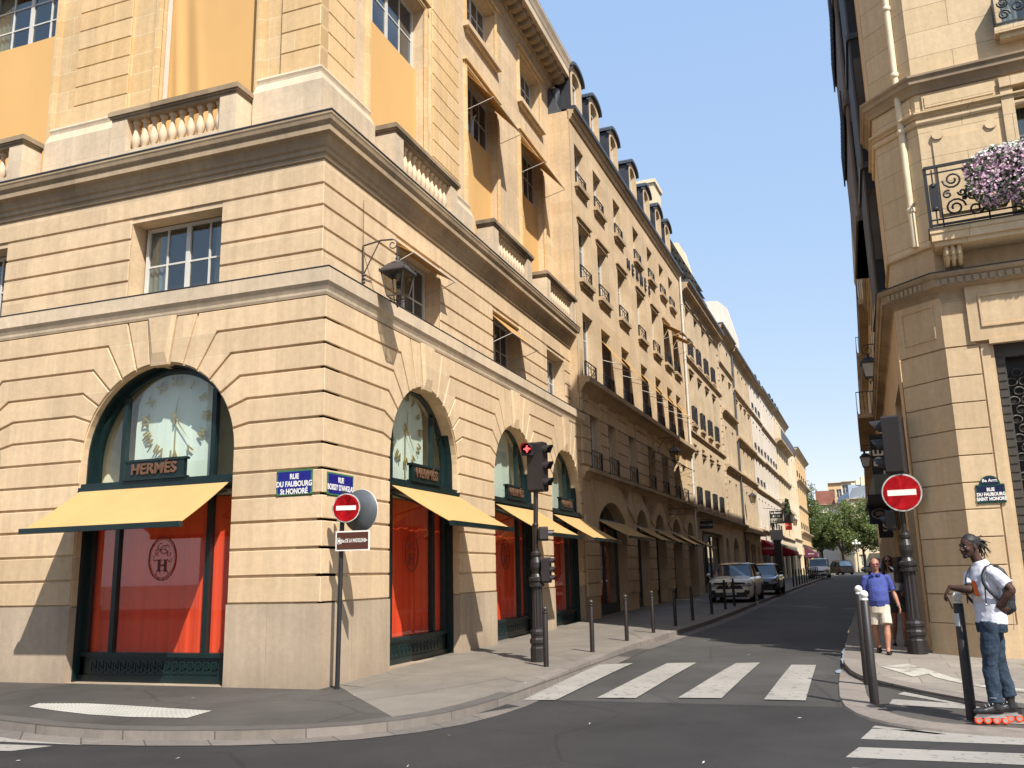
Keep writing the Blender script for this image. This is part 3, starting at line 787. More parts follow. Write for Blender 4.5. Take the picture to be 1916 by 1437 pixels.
# ---- shop windows in the arcade (frame is the part; pane, curtain, nameplate, clock are its pieces)
def shop_window(parent, loc, rz, R, clock=True, emblem=True, name='shop_window', left_panel=.30):
    zt = ZSP; f = MB(); y = .29
    def ring(r0, r1, ya, yb, n=28):
        for i in range(n):
            a, b = pi*i/n, pi*(i+1)/n
            q = [(r*cos(t), zt+r*sin(t)) for r, t in ((r0,a),(r1,a),(r1,b),(r0,b))]
            f.prism(q, ya, yb)
    ring(R-.03, R+.01, .15, y+.10); ring(R-.12, R-.03, y, y+.10)
    for sg in (-1,1):
        a_, b_ = sorted((sg*R, sg*(R-.03))); f.box(a_,b_,.15,y+.10,.02,zt)
        a_, b_ = sorted((sg*(R-.03), sg*(R-.12))); f.box(a_,b_,y,y+.10,.02,zt)
    mx = R*.60
    for sg in (-1,1):
        h = zt+sqrt(max(0,(R-.12)**2-mx*mx))
        f.box(sg*mx-.045,sg*mx+.045,y+.01,y+.12,.45,h)
    # base panel with fretwork and moulded sill
    f.box(-R,R,y-.03,y+.10,0.0,.12); f.box(-R,R,y,y+.09,.12,.42); f.box(-R,R,y-.05,y+.12,.42,.49)
    # transom box
    f.box(-R,R,-.02,y+.10,3.20,3.27); f.box(-R,R,.04,y+.08,3.27,3.34); f.box(-R,R,.10,y+.05,3.12,3.20)
    fr = f.build(name, M_green, parent, loc, rz)
    k = MB(); n = int((2*R-.5)/.155)
    for i in range(n):
        u = -R+.27+i*.155
        for a,b,c,d in ((0,.12,.16,.185),(0,.025,.185,.33),(0,.12,.33,.355),(.095,.12,.23,.33),(.045,.12,.23,.25),(.045,.07,.25,.29)):
            k.box(u+a,u+b,y-.014,y+.001,c,d)
    k.build('fretwork', M_green, fr)
    g = MB(); g.quad((-R+.08,y+.06,.46),(R-.08,y+.06,.46),(R-.08,y+.06,3.2),(-R+.08,y+.06,3.2))
    n = 20; pts = [((R-.10)*cos(pi*i/n), zt+(R-.10)*sin(pi*i/n)) for i in range(n+1)]
    g.add([(u,y+.06,z) for u,z in [(R-.10,3.3)]+pts+[(-R+.10,3.3)]], [list(range(n+3))])
    g.build('pane', M_gl, fr, recalc=False)
    # curtain with folds
    c = MB(); n = 60; W_ = R+.15
    for i in range(n):
        a, b = -W_+2*W_*i/n, -W_+2*W_*(i+1)/n
        fa = .41+.012*sin(a*7.1)+.010*sin(a*23); fb = .41+.012*sin(b*7.1)+.010*sin(b*23)
        c.add([(a,fa,.42),(b,fb,.42),(b,fb,3.02),(a,fa,3.02)], [(0,1,2,3)], True)
    c.build('curtain', M_orange, fr, recalc=False, weld=True)
    b = MB(); b.box(-W_-.1,W_+.1,.60,.65,.0,3.05); b.box(-W_-.1,-W_,.42,.65,.0,3.2); b.box(W_,W_+.1,.42,.65,.0,3.2)
    b.box(-W_-.1,W_+.1,.42,1.2,3.05,3.15); b.box(-W_-.1,W_+.1,1.15,1.2,3.1,5.9); b.box(-W_-.1,-W_-.05,.5,1.2,3.1,5.9); b.box(W_+.05,W_+.1,.5,1.2,3.1,5.9); b.box(-W_,W_,.5,1.2,5.85,5.9)
    b.build('display_box', M_cream if clock else M_blind, fr)
    d = MB(); dw = R*.56; pts = []
    for i in range(13):
        a = pi*i/12; pts.append((dw*cos(a), 4.35+.95*(max(0,sin(a))**.55)))
    d.prism([(dw,3.16)]+pts+[(-dw,3.16)], .52, .54); d.build('backdrop_screen', M_blind, fr)
    # nameplate with bronze letters
    npl = MB(); npl.box(-.62,.62,.02,.10,3.36,3.66); npl.box(-.66,.66,.0,.12,3.65,3.69); npl.box(-.66,.66,.0,.12,3.34,3.375)
    for i in range(9): npl.box(-.60+i*.15-.012,-.60+i*.15+.012,.05,.09,3.27,3.36)
    npl.build('nameplate', M_green, fr)
    text('HERMES', .25, M_bronze, fr, (0,.005,3.515), ext=.012, bold=.008, spacing=1.10)
    ac = MB(); ac.prism([(.23,3.625),(.29,3.66),(.31,3.65),(.25,3.615)], -.01, .01); ac.build('accent', M_bronze, fr)
    if clock:
        for i, nm in enumerate(['XII','I','II','III','IV','V','VI','VII','VIII','IX','X','XI']):
            a = radians(90-30*i); r = .66
            me = text_mesh(nm, .21, .006, .006); 
            if not me.materials: me.materials.append(M_gold)
            o = link(me, 'numeral', None, fr, (r*cos(a)*.98, .47, 4.47+r*sin(a)*.98)); o.rotation_euler = (0, a-pi/2 if False else -(a-pi/2), 0)
        h = MB()
        for an, l in ((radians(-52),.50),(radians(80),.36)):
            dx, dz = cos(an), sin(an); w_ = .016
            h.prism([(-dx*.12-dz*w_,4.47-dz*.12+dx*w_),(dx*l,4.47+dz*l),(-dx*.12+dz*w_,4.47-dz*.12-dx*w_)], .45,.462)
        h.lathe([(.03,0),(.03,.02),(1e-5,.02)], (0,.44,4.47), 12, 'y'); h.box(-.008,.008,.48,.495,3.2,4.47)
        h.build('clock_hands', M_gold, fr)
    if emblem:
        e = MB(); n = 30; c0 = (0.0,2.02)
        for rr, t in ((.36,.008),(.325,.004)):
            e.tube([(c0[0]+rr*.80*cos(2*pi*i/n), y+.050, c0[1]+rr*sin(2*pi*i/n)) for i in range(n+1)], t, 4, caps=False)
        for x0, x1, z0, z1 in ((-.085,-.045,-.20,-.02),(.045,.085,-.20,-.02),(-.05,.05,-.125,-.10),(-.11,-.02,-.205,-.19),(.02,.11,-.205,-.19),(-.11,-.02,-.03,-.015),(.02,.11,-.03,-.015)):
            e.box(x0,x1,y+.046,y+.052,c0[1]+z0,c0[1]+z1)
        random.seed(5)
        def curl(cx, cz, r, a0, a1): e.tube([(cx+r*(1-.03*i)*cos(a0+(a1-a0)*i/10), y+.050, cz+r*(1-.03*i)*sin(a0+(a1-a0)*i/10)) for i in range(11)], .0045, 4, caps=False)
        for cx, cz, r, a0, a1 in ((-.10,2.12,.07,0,5),(.02,2.16,.08,1,5.5),(.13,2.10,.05,2,7),(-.02,2.06,.14,.2,2.9),(-.15,2.02,.05,2,6),(.08,2.2,.05,0,4),(-.06,2.22,.06,1,4),(.16,2.0,.04,3,7),(0,1.74,.09,3.4,6),(-.08,1.77,.05,0,4),(.08,1.77,.05,-1,3)):
            curl(cx, cz, r, a0, a1)
        e.build('window_emblem', pmat('emblem_ink', (0.10,0.03,0.02), 0.6), fr)
    return fr
def shop_awning(parent, loc, rz, w, out=1.12, z0=3.20, z1=2.50, name='awning'):
    hw = w/2; mb = MB(); n = 10
    P = []; sag = .02
    for i in range(n+1):
        t = i/n; P += [(-hw, -.02-(out-.02)*t, z0-(z0-z1)*t-sag*sin(pi*t)), (hw, -.02-(out-.02)*t, z0-(z0-z1)*t-sag*sin(pi*t))]
    m = len(P); P2 = [(x,y_,z-.012) for x,y_,z in P]
    F = [(2*i,2*i+1,2*i+3,2*i+2) for i in range(n)]+[(m+2*i+2,m+2*i+3,m+2*i+1,m+2*i) for i in range(n)]
    F += [(2*i,2*i+2,m+2*i+2,m+2*i) for i in range(n)]+[(2*i+1,m+2*i+1,m+2*i+3,2*i+3) for i in range(n)]
    mb.add(P+P2, F); a = mb.build(name, M_awn, parent, loc, rz)
    b = MB(); b.box(-hw-.03,hw+.03,-out-.05,-out+.03,z1-.065,z1+.02); b.build('front_bar', M_green, a)
    c = MB(); c.tube([(-hw-.05,.06,z0+.0),(hw+.05,.06,z0+.0)], .06, 10); c.build('roller_case', M_green, a)
    for sg in (-1,1):
        d = MB(); d.tube([(sg*hw*.93,.10,z0-.12),(sg*hw*.35,-out*.45,(z0+z1)/2-.10)], .022, 6); d.tube([(sg*hw*.35,-out*.45,(z0+z1)/2-.10),(sg*hw*.90,-out,z1-.03)], .020, 6); d.build('folding_arm', M_green, a)
    return a
for i, (u, R) in enumerate(FA):
    shop_window(B1, (u,0,0), 0, R); shop_awning(B1, (u,0,0), 0, 2*R-.08)
for i, (u, R) in enumerate(SA):
    shop_window(B1, (0,u,.10 if i else .06), pi/2, R, clock=(i == 0), emblem=(i < 2)); shop_awning(B1, (0,u,.05), pi/2, 2*R-.06, out=1.18)
for a in (-5.0,-10.1): th = MB(); th.box(a,a+3.3,.02,.5,-.25,.012); front(th, 'threshold', M_stplinth)
for a, b, z in ((2.27,5.33,.075),(7.45,10.49,.115),(11.87,14.77,.17)): th = MB(); th.box(a,b,.02,.5,-.25,z); side(th, 'threshold', M_stplinth)

# ---- upper storeys
SW, SP = .74, .67      # wall face and pilaster face set-back
ped = [(-.8,9.45),(-.46,9.45),(-.46,10.44),(-.475,10.46),(-.55,10.62),(-.575,10.65),(-.575,10.66),(-.57,10.70),(-.555,10.75),(-.575,10.80),(-.61,10.815),(-.62,10.83),(-.8,10.83)]
M_cope = stone('stained_coping', srgb(150,134,110), srgb(176,160,132), course=.9, bw=1.3, stain=(.05,.045,.04), stain_amt=.8, joint=srgb(120,108,90), jsize=.005)
def pedestal(path, name='pedestal'):
    s_ = MB(); s_.sweep(ped, path); s_.build(name, M_pale, B1)
pedestal([(-1.95,0),(0,0),(0,2.40)]); pedestal([(-7.0,0),(-4.9,0)]); pedestal([(-12.1,0),(-10.0,0)]); pedestal([(0,5.5),(0,7.55)])
pedestal([(0,10.9),(0,11.9)], 'pedestal')
# pilasters: smooth body with raised bands
def pilaster(u0, u1, rz, z0=10.83, z1=15.4, corner=None):
    mb = MB(); mb.box(u0, u1, SP+.03, SW+.2, z0, z1+3.6)
    z = z0+.01; 
    while z < z1:
        a, b = u0, u1
        mb2 = [(a,z),(b,z),(b,z+.43),(a,z+.43)]
        block(mb, [(a-.012,z),(b+.012,z),(b+.012,z+.43),(a-.012,z+.43)], SP, SP+.035, g=.012, ch=.006); z += .43
    return mb
front(pilaster(-6.54,-5.16,0), 'pilaster', M_stgold); front(pilaster(-11.7,-10.3,0), 'pilaster', M_stgold); front(pilaster(-1.52,-SP,0), 'pilaster', M_stgold)
side(pilaster(SP+.03,1.92,0), 'pilaster', M_stgold); side(pilaster(5.58,7.13,0), 'pilaster', M_stgold)
TALL = (9.5,14.9)
fhole = [(-4.42-5.14,-2.12-5.14,9.6,14.9),(-4.42,-2.12,9.6,14.9)]
shole = [(2.62,5.20,9.6,14.9),(7.77,9.98,9.6,14.80),(11.98,14.15,9.6,14.85),(7.80,9.95,16.12,17.78),(12.05,14.1,16.12,17.78)]
mb = MB(); hole_wall(mb, -16.5, -SW, 9.4, 19.0, SW, SW+.40, fhole); front(mb, 'upper_wall', M_stgold)
mb = MB(); hole_wall(mb, SW, ENDY, 9.4, 19.0, SW, SW+.40, shole); mb.quad((ENDY,SW,6),(ENDY,6,6),(ENDY,6,19.05),(ENDY,SW,19.05)); side(mb, 'upper_wall', M_st)
# moulded surrounds
def surround(u0, u1, z0, z1, y, w=.16, fine=.06):
    mb = MB()
    for a, b in ((u0-w,u0),(u1,u1+w)): mb.box(a,b,y-.045,y+.01,z0,z1+w); mb.box(a+.04,b-.04,y-.065,y-.045,z0,z1+w)
    mb.box(u0,u1,y-.045,y+.01,z1,z1+w); mb.box(u0,u1,y-.065,y-.045,z1+.04,z1+w-.04)
    mb.box(u0-w-.05,u1+w+.05,y-.12,y+.01,z1+w,z1+w+.08)
    return mb
for h in fhole: front(surround(h[0],h[1],9.6,h[3],SW), 'window_surround', M_stgold)
for h in shole[:3]: side(surround(h[0],h[1],9.6,h[3],SW), 'window_surround', M_stgold)
for h in shole[3:]: side(surround(h[0],h[1],h[2],h[3],SW,.12), 'window_surround', M_stgold)
for h in shole[3:]:
    s2 = MB(); s2.box(h[0]-.18,h[1]+.18,SW-.16,SW+.02,h[2]-.14,h[2]); s2.box(h[0]-.05,h[1]+.05,SW-.10,SW+.02,h[2]-.22,h[2]-.14); side(s2, 'window_sill', M_st)
# ochre cloth panels filling the tall openings, white joinery above
def panel(h, rz, zt, full=False, fold=False):
    mb = MB(); n = 80; K = 20; w_ = h[1]-h[0]
    def pt(ii, kk):
        u = h[0]+w_*ii/n; t = kk/K; z = 9.5+(zt-9.5)*t; y = SW+.20+.004*sin(ii*.13+2*t)
        if fold:
            s0 = .02+.16*(1-t); y += (1-t)**.7*(-.05*math.exp(-((ii/n-s0)/.045)**2)+.035*math.exp(-((ii/n-s0-.10)/.05)**2)-.035*math.exp(-((ii/n-s0*1.5-.17)/.05)**2))
        return (u,y,z)
    P = [pt(i,k) for i in range(n+1) for k in range(K+1)]
    mb.add(P, [(i*(K+1)+k,(i+1)*(K+1)+k,(i+1)*(K+1)+k+1,i*(K+1)+k+1) for i in range(n) for k in range(K)], True)
    mb.build('cloth_panel', M_ycloth, B1, rz=rz, recalc=False)
panel(fhole[0], 0, 13.30); panel(fhole[1], 0, 14.9, fold=True)
for h in shole[:3]: panel(h, pi/2, 13.32)
e = MB(); e.box(-4.40,-4.36,SW+.10,SW+.18,9.6,14.9); front(e, 'panel_edge', M_white)
window(B1, (-8.41, SW+.30, 13.32), 0, 2.26, 1.56, 4, 3, gm=M_clearwin, curtain=M_net)
for h in shole[:3]: window(B1, (-(SW+.28), (h[0]+h[1])/2, 13.34), pi/2, h[1]-h[0], h[3]-13.34, 4, 2)
for h in shole[3:]: window(B1, (-(SW+.28), (h[0]+h[1])/2, h[2]), pi/2, h[1]-h[0]-.04, h[3]-h[2], 4, 3)
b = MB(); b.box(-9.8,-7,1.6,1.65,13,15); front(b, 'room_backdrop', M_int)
drop_awning(B1, (-SW-.08,8.87,14.75), pi/2, 2.18, .85, .95, screen=1); drop_awning(B1, (-SW-.08,13.06,14.80), pi/2, 2.14, .85, .95)
# balustrades standing forward on the cornice
def baluster_mb(mb, u, y, z0, z1):
    h = z1-z0
    prof = [(.075,0),(.075,.04),(.05,.05),(.045,.07),(.06,.10),(.082,.17),(.088,.22),(.078,.29),(.052,.38),(.038,.46),(.035,.50),(.05,.515),(.05,.53),(.038,.54),(.055,.56),(.075,.575),(.075,.62)]
    mb.lathe([(r,z*h/.62) for r, z in prof], (u,y,z0), 10)
def balustrade(u0, u1, rz, pier=.42):
    """u0..u1 outer ends of the coping"""
    mb = MB(); y0, y1 = .04, .34; yb = .50
    mb.box(u0+.06,u1-.06,y0,y1,9.42,9.60)                        # plinth
    for a, b in ((u0+.06,u0+pier),(u1-pier,u1-.06)): mb.box(a,b,y0,y1,9.60,10.24)
    for a in (u0+.06, u1-.36): mb.box(a,a+.30,y1,yb,9.42,10.24)
    rail = MB()
    for z0, z1, o in ((10.24,10.30,0),(10.30,10.34,.03),(10.34,10.42,.06),(10.42,10.45,.04)):
        rail.box(u0+.06-o,u1-.06+o,y0-o,y1+.02,z0,z1); rail.box(u0+.06-o,u0+.36+o,y1+.02,yb,z0,z1); rail.box(u1-.36-o,u1-.06+o,y1+.02,yb,z0,z1)
    o = mb.build('balustrade', M_pale, B1, rz=rz); rail.build('coping', M_cope, o)
    n = round((u1-u0-2*pier)/.215); me = None
    for i in range(n):
        u = u0+pier+(u1-u0-2*pier)*(i+.5)/n
        if me is None: bm_ = MB(); baluster_mb(bm_, 0, 0, 0, .64); me = bm_.mesh('baluster')
        link(me, 'baluster', M_pale, o, (u,.19,9.60))
balustrade(-4.90,-1.93,0); balustrade(-10.02,-7.03,0); balustrade(2.40,5.58,pi/2); balustrade(7.72,10.82,pi/2); balustrade(12.05,15.2,pi/2)
# crown cornice with modillions
s_ = MB(); s_.sweep([(-.9,18.05),(-SW,18.05),(-SW+.04,18.10),(-SW+.07,18.20),(-SW+.15,18.30),(-SW+.15,18.36),(-SW+.2,18.42),(-SW+.2,18.60),(-.06,18.60),(-.06,18.58),(-.02,18.58),(-.02,18.80),(0.0,18.84),(.03,18.95),(.07,19.05),(.09,19.10),(.09,19.16),(-.9,19.25)], [(-16.5,0),(0,0),(0,ENDY+.35)])
s_.build('crown_cornice', M_pale, B1)
y = 1.0; mo = MB(); mo.box(0,.20,.16,SW-.2,18.44,18.60); mo.prism([(.16,18.44),(.16,18.36),(.40,18.30),(.54,18.36),(.54,18.44)], 0, .2, 'x'); mo = mo.mesh('modillion')
while y < ENDY: link(mo, 'modillion', M_corn, B1, (0,y,0), pi/2); y += .44
rf = MB(); rf.sweep([(.09,19.165),(.09,19.19),(-.6,19.30),(-1.7,22.0),(-6,22.6)], [(-16.5,0),(0,0),(0,ENDY+.3)]); rf.build('roof', M_slate, B1)
bd = MB(); bd.box(-16,-2.2,2.2,ENDY-.1,.2,19.0); bd.build('rear_block', M_int, B1)
# rain pipes at the far end
pp = MB(); pp.tube([(-.55,ENDY-.02,18.2),(-.52,ENDY-.02,14),(-.52,ENDY-.02,9.5)], .065, 10)
for z in (16.2,13.6,11.3): pp.lathe([(.085,-.05),(.085,.05)], (-.53,ENDY-.02,z), 10)
pp.build('rain_pipe', pmat('cream_pipe_paint', srgb(222,204,170), .5), B1)
pp = MB(); pp.lathe([(.08,-.5),(.16,-.2),(.17,0),(.15,.02)], (-.5,ENDY,18.1), 10); pp.tube([(-.5,ENDY,17.7),(-.5,ENDY,17.0)], .07, 8); pp.build('pipe_hopper', M_zinc, B1)
pp = MB(); pp.box(-.05,.08,ENDY-.05,ENDY+.08,6.75,8.75); pp.build('rain_pipe', M_corn, B1)
# ================================================================ left row beyond the corner building
SA_ = radians(1.2); RZL = pi/2 - SA_
def LP(s, out=0.0):
    """world point on the left facade line at distance s from the corner building's end, 'out' metres into the street"""
    return (sin(SA_)*s + cos(SA_)*out, 15 + cos(SA_)*s - sin(SA_)*out)
def rail_mesh(w, h=.5, bars=None, style=0):
    key = ('rail', round(w,2), h, style)
    if key in _WC: return _WC[key]
    mb = MB(); hw = w/2; r = .011
    mb.box(-hw,hw,-.015,.015,h-.02,h+.01); mb.box(-hw,hw,-.012,.012,.04,.06); mb.box(-hw,-hw+.025,-.015,.12,0,h); mb.box(hw-.025,hw,-.015,.12,0,h)
    if style == 0:
        mb.tube([(-hw,0,.05),(hw,0,h)], .008, 4); mb.tube([(-hw,0,h),(hw,0,.05)], .008, 4); mb.box(-hw,hw,-.01,.01,h*.72,h*.72+.015)
        for k in range(1,4): mb.box(-hw+w*k/4-.006,-hw+w*k/4+.006,-.008,.008,.05,h)
    else:
        n = max(5, int(w/.12))
        for k in range(1,n): mb.box(-hw+w*k/n-.008,-hw+w*k/n+.008,-.008,.008,.05,h)
        for cx in (-w*.27, w*.27, 0):
            for rr in (.07,.12): mb.tube([(cx+rr*cos(a*.5), 0, h*.5+rr*1.7*sin(a*.5)) for a in range(13)], .010, 4, caps=False)
    _WC[key] = mb.mesh('railing'); return _WC[key]
M_lead2 = pmat('dormer_lead', (0.05,0.055,0.065), 0.4, 0.2, metal=0.2)
M_stB = stone('limestone_b', srgb(206,184,148), srgb(218,198,164), course=.42, bw=1.5, stain_amt=0.4, joint=srgb(214,196,164), jsize=.005)
M_stC = stone('limestone_c', srgb(208,190,158), srgb(216,200,170), course=.45, bw=1.6, stain_amt=0.45, joint=srgb(200,182,152), jsize=.004)
M_stD = stone('limestone_d', srgb(216,202,172), srgb(224,212,184), course=3, bw=9, stain_amt=0.35, stain=(0.42,0.35,0.26), joint=srgb(206,190,160), jsize=.003)
M_wht = stone('white_render', srgb(226,220,206), srgb(232,227,214), course=3.1, bw=11, stain_amt=0.25, stain=(0.55,0.50,0.42), joint=srgb(210,202,186), jsize=.003, bump=.06)
M_crm = stone('cream_render', srgb(228,214,180), srgb(233,221,190), course=3.1, bw=11, stain_amt=0.25, stain=(0.50,0.42,0.30), joint=srgb(212,198,166), jsize=.003, bump=.06)
M_ochre = stone('ochre_render', srgb(216,186,136), srgb(222,194,148), course=3.1, bw=11, stain_amt=0.3, stain=(0.42,0.32,0.20), joint=srgb(200,172,126), jsize=.003, bump=.06)
M_stringst = stone('string_stone', srgb(190,170,138), srgb(200,182,150), course=2, bw=1.6, stain=(0.18,0.14,0.10), stain_amt=0.6, joint=srgb(168,148,120), jsize=.005)
M_dark = pmat('dark_opening', (0.012,0.012,0.014), 0.35)
M_darkwood = pmat('dark_shopfront', (0.022,0.020,0.019), 0.35, 0.2)

def dormer(parent, loc, rz, w=1.25, h=1.75, arched=True):
    key = ('dormer', w, h, arched)
    if key not in _WC:
        f = MB(); hw = w/2; n = 10; zc = h-hw*.55
        pts = [(hw*cos(pi*i/n), zc+hw*.55*sin(pi*i/n)) for i in range(n+1)] if arched else [(hw,h-.25),(0,h),(-hw,h-.25)]
        ih = hw-.24; ip = [(ih*cos(pi*i/n), zc-.18+ih*.6*sin(pi*i/n)) for i in range(n+1)] if arched else [(ih,h-.42),(0,h-.38),(-ih,h-.42)]
        out = [(hw,0)]+pts+[(-hw,0)]; inn = [(ih,.25)]+ip+[(-ih,.25)]
        m = len(out)
        for i in range(m):
            j = (i+1) % m
            f.quad((out[i][0],0,out[i][1]),(out[j][0],0,out[j][1]),(inn[j][0],0,inn[j][1]),(inn[i][0],0,inn[i][1]))
            f.quad((inn[i][0],0,inn[i][1]),(inn[j][0],0,inn[j][1]),(inn[j][0],.22,inn[j][1]),(inn[i][0],.22,inn[i][1]))
        r = MB(); e = .10; q = [(u*(hw+e)/hw, z+.06) for u, z in pts]; q2 = [(u*(hw+e)/hw, z-.05) for u, z in pts]; k = len(q)
        for i in range(k-1):
            r.quad((q[i][0],-.12,q[i][1]),(q[i+1][0],-.12,q[i+1][1]),(q[i+1][0],1.9,q[i+1][1]),(q[i][0],1.9,q[i][1]))
            r.quad((q2[i][0],-.12,q2[i][1]),(q2[i+1][0],-.12,q2[i+1][1]),(q[i+1][0],-.12,q[i+1][1]),(q[i][0],-.12,q[i][1]))
            r.quad((q2[i][0],-.12,q2[i][1]),(q2[i][0],0.05,q2[i][1]),(q2[i+1][0],0.05,q2[i+1][1]),(q2[i+1][0],-.12,q2[i+1][1]))
        for sg in (-1,1): r.quad((sg*hw,0,0),(sg*hw,1.9,0),(sg*hw,1.9,pts[0][1]+.05),(sg*hw,0,pts[0][1]+.05))
        g = MB(); g.box(-ih-.02,ih+.02,.2,.22,.25,h-.3)
        g2 = MB()
        for u in (-ih,-.02,ih-.06): g2.box(u,u+.05,.15,.2,.25,zc+.05 if u else h-.4)
        g2.box(-ih,ih,.15,.2,.25,.31); g2.box(-ih,ih,.15,.2,zc-.25,zc-.2)
        _WC[key] = (f.mesh('dormer'), r.mesh('dormer_roof', recalc=True), g.mesh('pane'), g2.mesh('frame'))
    a, b, c, d = _WC[key]
    o = link(a, 'dormer', M_stB, parent, loc, rz)
    link(b, 'dormer_roof', M_zinc if not arched else M_lead2, o); link(c, 'pane', M_wgl, o); link(d, 'frame', M_white, o); return o

def simple_shop(root, u0, u1, z0, z1, rise=0.0, y=.30, fm=None, curtain=None, mull=1, name='shop_window', gm=None):
    fm = fm or M_darkwood; mb = MB(); t = .09; zs = z1-rise
    mb.box(u0,u0+t,y,y+.1,z0,zs); mb.box(u1-t,u1,y,y+.1,z0,zs); mb.box(u0+t,u1-t,y,y+.1,z0,z0+.38); mb.box(u0+t,u1-t,y-.03,y+.1,zs-.16,zs)
    for i in range(1,mull+1):
        x = u0+(u1-u0)*i/(mull+1); mb.box(x-.03,x+.03,y,y+.1,z0+.38,z1-.05)
    fr = mb.build(name, fm, root)
    g = MB(); g.quad((u0+t*.5,y+.05,z0+.3),(u1-t*.5,y+.05,z0+.3),(u1-t*.5,y+.05,z1+.05),(u0+t*.5,y+.05,z1+.05)); g.build('pane', gm or M_gl, fr, recalc=False)
    b = MB(); b.box(u0-.1,u1+.1,y+1.2,y+1.25,z0,z1+.2); b.box(u0-.1,u0,y+.1,y+1.2,z0,z1+.2); b.box(u1,u1+.1,y+.1,y+1.2,z0,z1+.2); b.box(u0,u1,y+.1,y+1.2,z1,z1+.1); b.build('display_box', M_int, fr)
    if curtain:
        c = MB(); c.quad((u0,y+.35,z0+.3),(u1,y+.35,z0+.3),(u1,y+.35,zs-.1),(u0,y+.35,zs-.1)); c.build('curtain', curtain, fr, recalc=False)
    return fr

def street_building(name, label, s0, s1, top, base_top, rows, strings, wm, gholes=(), roof='slope', roofm=None, roof_h=2.2, side_top=None, cornice=True, ch=.45, cout=.40, quoins=False, gm=None, depth=.30, group=None, gutm=None):
    x, y = LP(s0); root = thing(name, label, 'building', (x, y, 0), RZL, group); L = s1-s0
    holes = [(u-.5*w, u+.5*w, z0, z1) for z0, z1, us, w, o in rows for u in us]
    mb = MB(); hole_wall(mb, 0, L, base_top, top, 0, depth, holes)
    mb.box(0,L,6,9,0,top); mb.box(0,.01,0.01,6,base_top,top); mb.box(L-.01,L,0.01,6,0,top)
    mb.build('wall', wm, root)
    mb = MB(); hole_wall(mb, 0, L, -.2, base_top, .0, .35, gholes); mb.build('ground_floor_wall', gm or wm, root)
    for z, o, h in strings:
        s_ = MB(); s_.sweep([(-.05,z-h),(.02,z-h),(o*.35,z-h*.7),(o*.6,z-h*.42),(o,z-h*.36),(o,z-.03),(-.05,z+.03)], [(0,0),(L,0)]); s_.build('string_course', M_stringst, root)
    if cornice:
        s_ = MB(); s_.sweep([(-.05,top-ch),(.05,top-ch),(.10,top-ch*.7),(cout*.55,top-ch*.45),(cout*.8,top-ch*.4),(cout*.8,top-ch*.15),(cout,top),(-.05,top+.05)], [(0,0),(L,0)]); s_.build('cornice', M_stringst, root)
        s_ = MB(); s_.sweep([(cout-.06,top+.01),(cout+.05,top+.02),(cout+.06,top+.14),(cout-.08,top+.16),(-.3,top+.10)], [(0,0),(L,0)]); s_.build('gutter', gutm or M_zinc, root)
    rm = roofm or M_slate; rf = MB()
    if roof == 'mansard':
        rf.prism([(.25,top),(.25,top+.1),(-.1 if False else .35,top+.1),(.35+roof_h*.35,top+roof_h),(4.5,top+roof_h+1.4),(9,top+roof_h),(9,top)], 0, L, 'x')
    elif roof == 'slope':
        rf.prism([(.15,top),(3.2,top+roof_h),(7,top+roof_h*1.3),(9,top)], 0, L, 'x')
    else: rf.box(0,L,.2,9,top,top+.2)
    rf.build('roof', rm, root)
    for z0, z1, us, w, o in rows:
        for u in us:
            wo = window(root, (u, depth-.08, z0), 0, w, z1-z0, 2, o.get('r',3), fw=.05)
            if o.get('rail'): link(rail_mesh(w+.06, o['rail'], style=o.get('rs',0)), 'railing', M_iron, wo, (0,-depth+.08-o.get('ro',.05),0))
            if o.get('sill'):
                key = ('sill', w, o['sill'])
                if key not in _WC:
                    m = MB(); m.box(-w/2-.14,w/2+.14,-depth+.08-.16,-depth+.10,-.14,0); m.box(-w/2-.06,w/2+.06,-depth+.08-.09,-depth+.10,-.24,-.14); _WC[key] = m.mesh('window_sill')
                link(_WC[key], 'window_sill', M_stringst, wo)
            if o.get('hood'):
                key = ('hood', w)
                if key not in _WC:
                    m = MB(); h = z1-z0; m.box(-w/2-.2,w/2+.2,-depth-.02,-depth+.10,h+.14,h+.22); m.box(-w/2-.12,w/2+.12,-depth+.05,-depth+.10,h,h+.14); _WC[key] = m.mesh('window_hood')
                link(_WC[key], 'window_hood', M_stringst, wo)
            if o.get('frame'):
                key = ('archi', w, round(z1-z0,2))
                if key not in _WC:
                    m = MB(); h = z1-z0
                    for a, b in ((-w/2-.13,-w/2),(w/2,w/2+.13)): m.box(a,b,-depth+.045,-depth+.09,0,h+.13)
                    m.box(-w/2,w/2,-depth+.045,-depth+.09,h,h+.13); _WC[key] = m.mesh('window_surround')
                link(_WC[key], 'window_surround', wm, wo)
    return root

